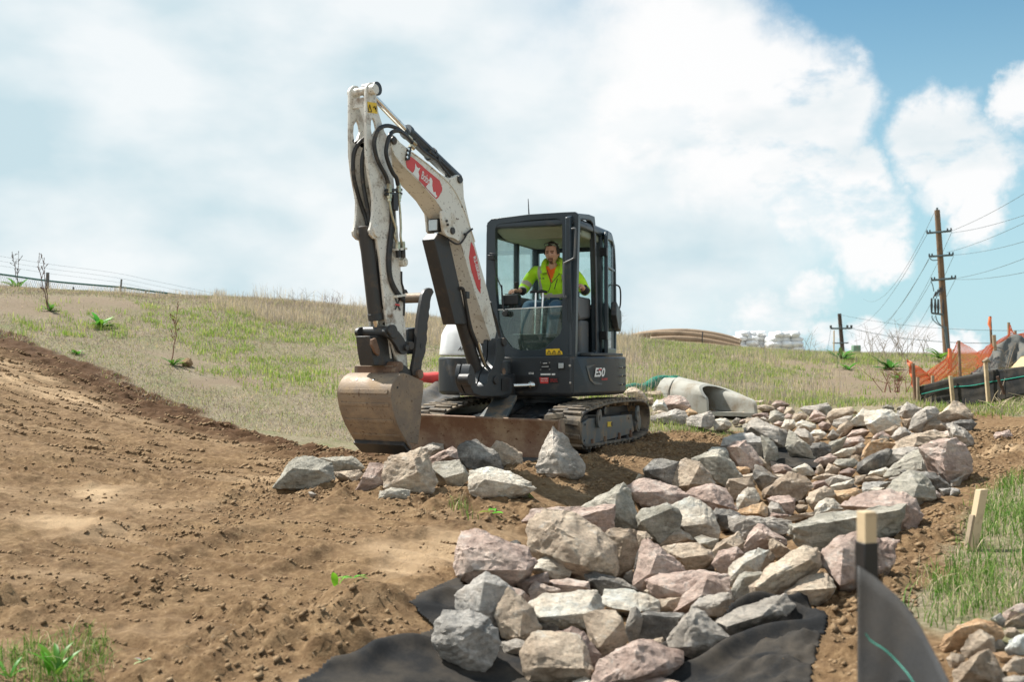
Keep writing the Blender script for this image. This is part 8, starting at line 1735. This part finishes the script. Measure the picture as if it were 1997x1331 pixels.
jk = skin_bake(cn, ce, a0, 3); nv = len(jk.vertices); co = np.empty(nv*3); jk.vertices.foreach_get('co', co); co = co.reshape(-1, 3); nm = np.empty(nv*3); jk.vertex_normals.foreach_get('vector', nm); nm = nm.reshape(-1, 3)
co = co+nm*(fbm(co*np.array([9, 9, 5]), 3)*.018+fbm(co*26, 2)*.004)[:, None]; jk.vertices.foreach_set('co', (co-np.array(ORG)).ravel()); jk.update()
for mm in (M_HV, M_REF, M_OR, M_BKF): jk.materials.append(mm)
Cc = np.array(MC); lv_ = np.array(ML); fv_ = np.array(MF); el_ = nodes[elL][0]
def seg_t(P, a, b_):
    a = np.array(a); b_ = np.array(b_); e = b_-a; t = ((P-a)@e)/(e@e); d = np.linalg.norm(P-a-np.clip(t, 0, 1)[:, None]*e, axis=1); return t, d
pc = np.array([tuple(p.center) for p in jk.polygons])+np.array(ORG); lt = (pc-Cc)@lv_; ft_ = (pc-Cc)@fv_; zz = pc[:, 2]; mi = np.zeros(len(pc), int)
frn = ft_ > .10; ctr = .235-.03
mi[(np.abs(lt-(.075)) < .022) & frn & (zz > 1.74) & (zz < 2.2)] = 1; mi[(np.abs(lt-.36) < .02) & (zz > 1.74) & (zz < 2.2)] = 1
mi[(zz > 1.735) & (zz < 1.785) & (lt > .0) & (lt < .42)] = 1; mi[(zz <= 1.715) & (lt > .0) & (lt < .42)] = 3
t_, d_ = seg_t(pc, cn[l2][0], cn[l3][0]); mi[(t_ > .25) & (t_ < .62) & (d_ < .1) & (lt < .02)] = 1; t_, d_ = seg_t(pc, cn[l3][0], cn[l4][0]); mi[(t_ > .62) & (d_ < .08)] = 3; mi[(t_ > .40) & (t_ <= .62) & (d_ < .085)] = 1
t_, d_ = seg_t(pc, cn[r3][0], cn[r4][0]); mi[(t_ > .35) & (d_ < .08)] = 3
vz = J(1076,552,.2).z; mi[frn & (zz > vz) & (np.abs(lt-.215) < .008+(zz-vz)*.36)] = 2
jk.polygons.foreach_set('material_index', mi.tolist()); jk.polygons.foreach_set('use_smooth', [True]*len(jk.polygons)); JKT = link('jacket', jk, None, PER)
zp = [J(*p) for p in ((1067,527,.262),(1072,541,.268),(1074,552,.27),(1073,560,.27),(1069,570,.262))]; build('zip', MB().tube(cat(zp, 3), .004, 5), M_BST, JKT)
zp = [J(*p) for p in ((1094,531,.23),(1082,545,.262),(1075,553,.27))]; build('collar_edge', MB().tube(cat(zp, 3), .004, 5), M_BST, JKT)
zp = [J(1087,544,.258), J(1081,564,.26)]; build('pocket_zip', MB().tube(zp, .005, 5), M_BST, JKT)
hoodl = [J(1062,534,.235), J(1060,522,.21), J(1062,513,.17), J(1067,508,.08), J(1079,505,.03), J(1090,506,.08), J(1096,512,.16), J(1097,523,.22), J(1093,535,.24)]
build('collar', MB().tube(cat(hoodl, 4), [.032]*33, 10), M_HV, JKT, smooth=80)
build('hood', MB().tube([J(1079,522,-.02), J(1079,516,-.02), J(1079,509,-.01), J(1079,504,.0)], [.10,.105,.085,.03], 18), M_HV, JKT, smooth=80)
a = J(1053,545.5,.262); text_mesh('PLIM', .030, a+MF*.012, ML, MU, M_BST, JKT, bold=.01, lift=.004, name='chest_lettering')
tn_ = []; te = []
def ta(p, r_, par=None):
    tn_.append((Vector(p), r_)); 
    if par is not None: te.append((par, len(tn_)-1))
    return len(tn_)-1
p0_ = ta(M(.20,-.02,1.62), (.17,.13))
for s_ in (-1, 1):
    h_ = ta(M(.20+s_*.10,.06,1.61), .105, p0_); k_ = ta(M(.20+s_*.17,.45,1.635), .080, h_); s2_ = ta(M(.20+s_*.16,.50,1.45), .072, k_); a_ = ta(M(.20+s_*.15,.55,1.25), .062, s2_)
tr_ = skin_bake(tn_, te, 0, 2); tr_.transform(Matrix.Translation(-ORG)); tr_.polygons.foreach_set('use_smooth', [True]*len(tr_.polygons)); link('jeans', tr_, M_JEA, PER)
for s_ in (-1, 1):
    bt = skin_bake([(M(.20+s_*.15,.54,1.22), .055), (M(.20+s_*.15,.56,1.16), .05), (M(.20+s_*.16,.64,1.15), .045), (M(.20+s_*.165,.72,1.14), .035)], [(0,1),(1,2),(2,3)], 0, 2); bt.transform(Matrix.Translation(-ORG)); bt.polygons.foreach_set('use_smooth', [True]*len(bt.polygons)); link('boot', bt, paint('work_boot', (.10,.06,.035), .7), PER)
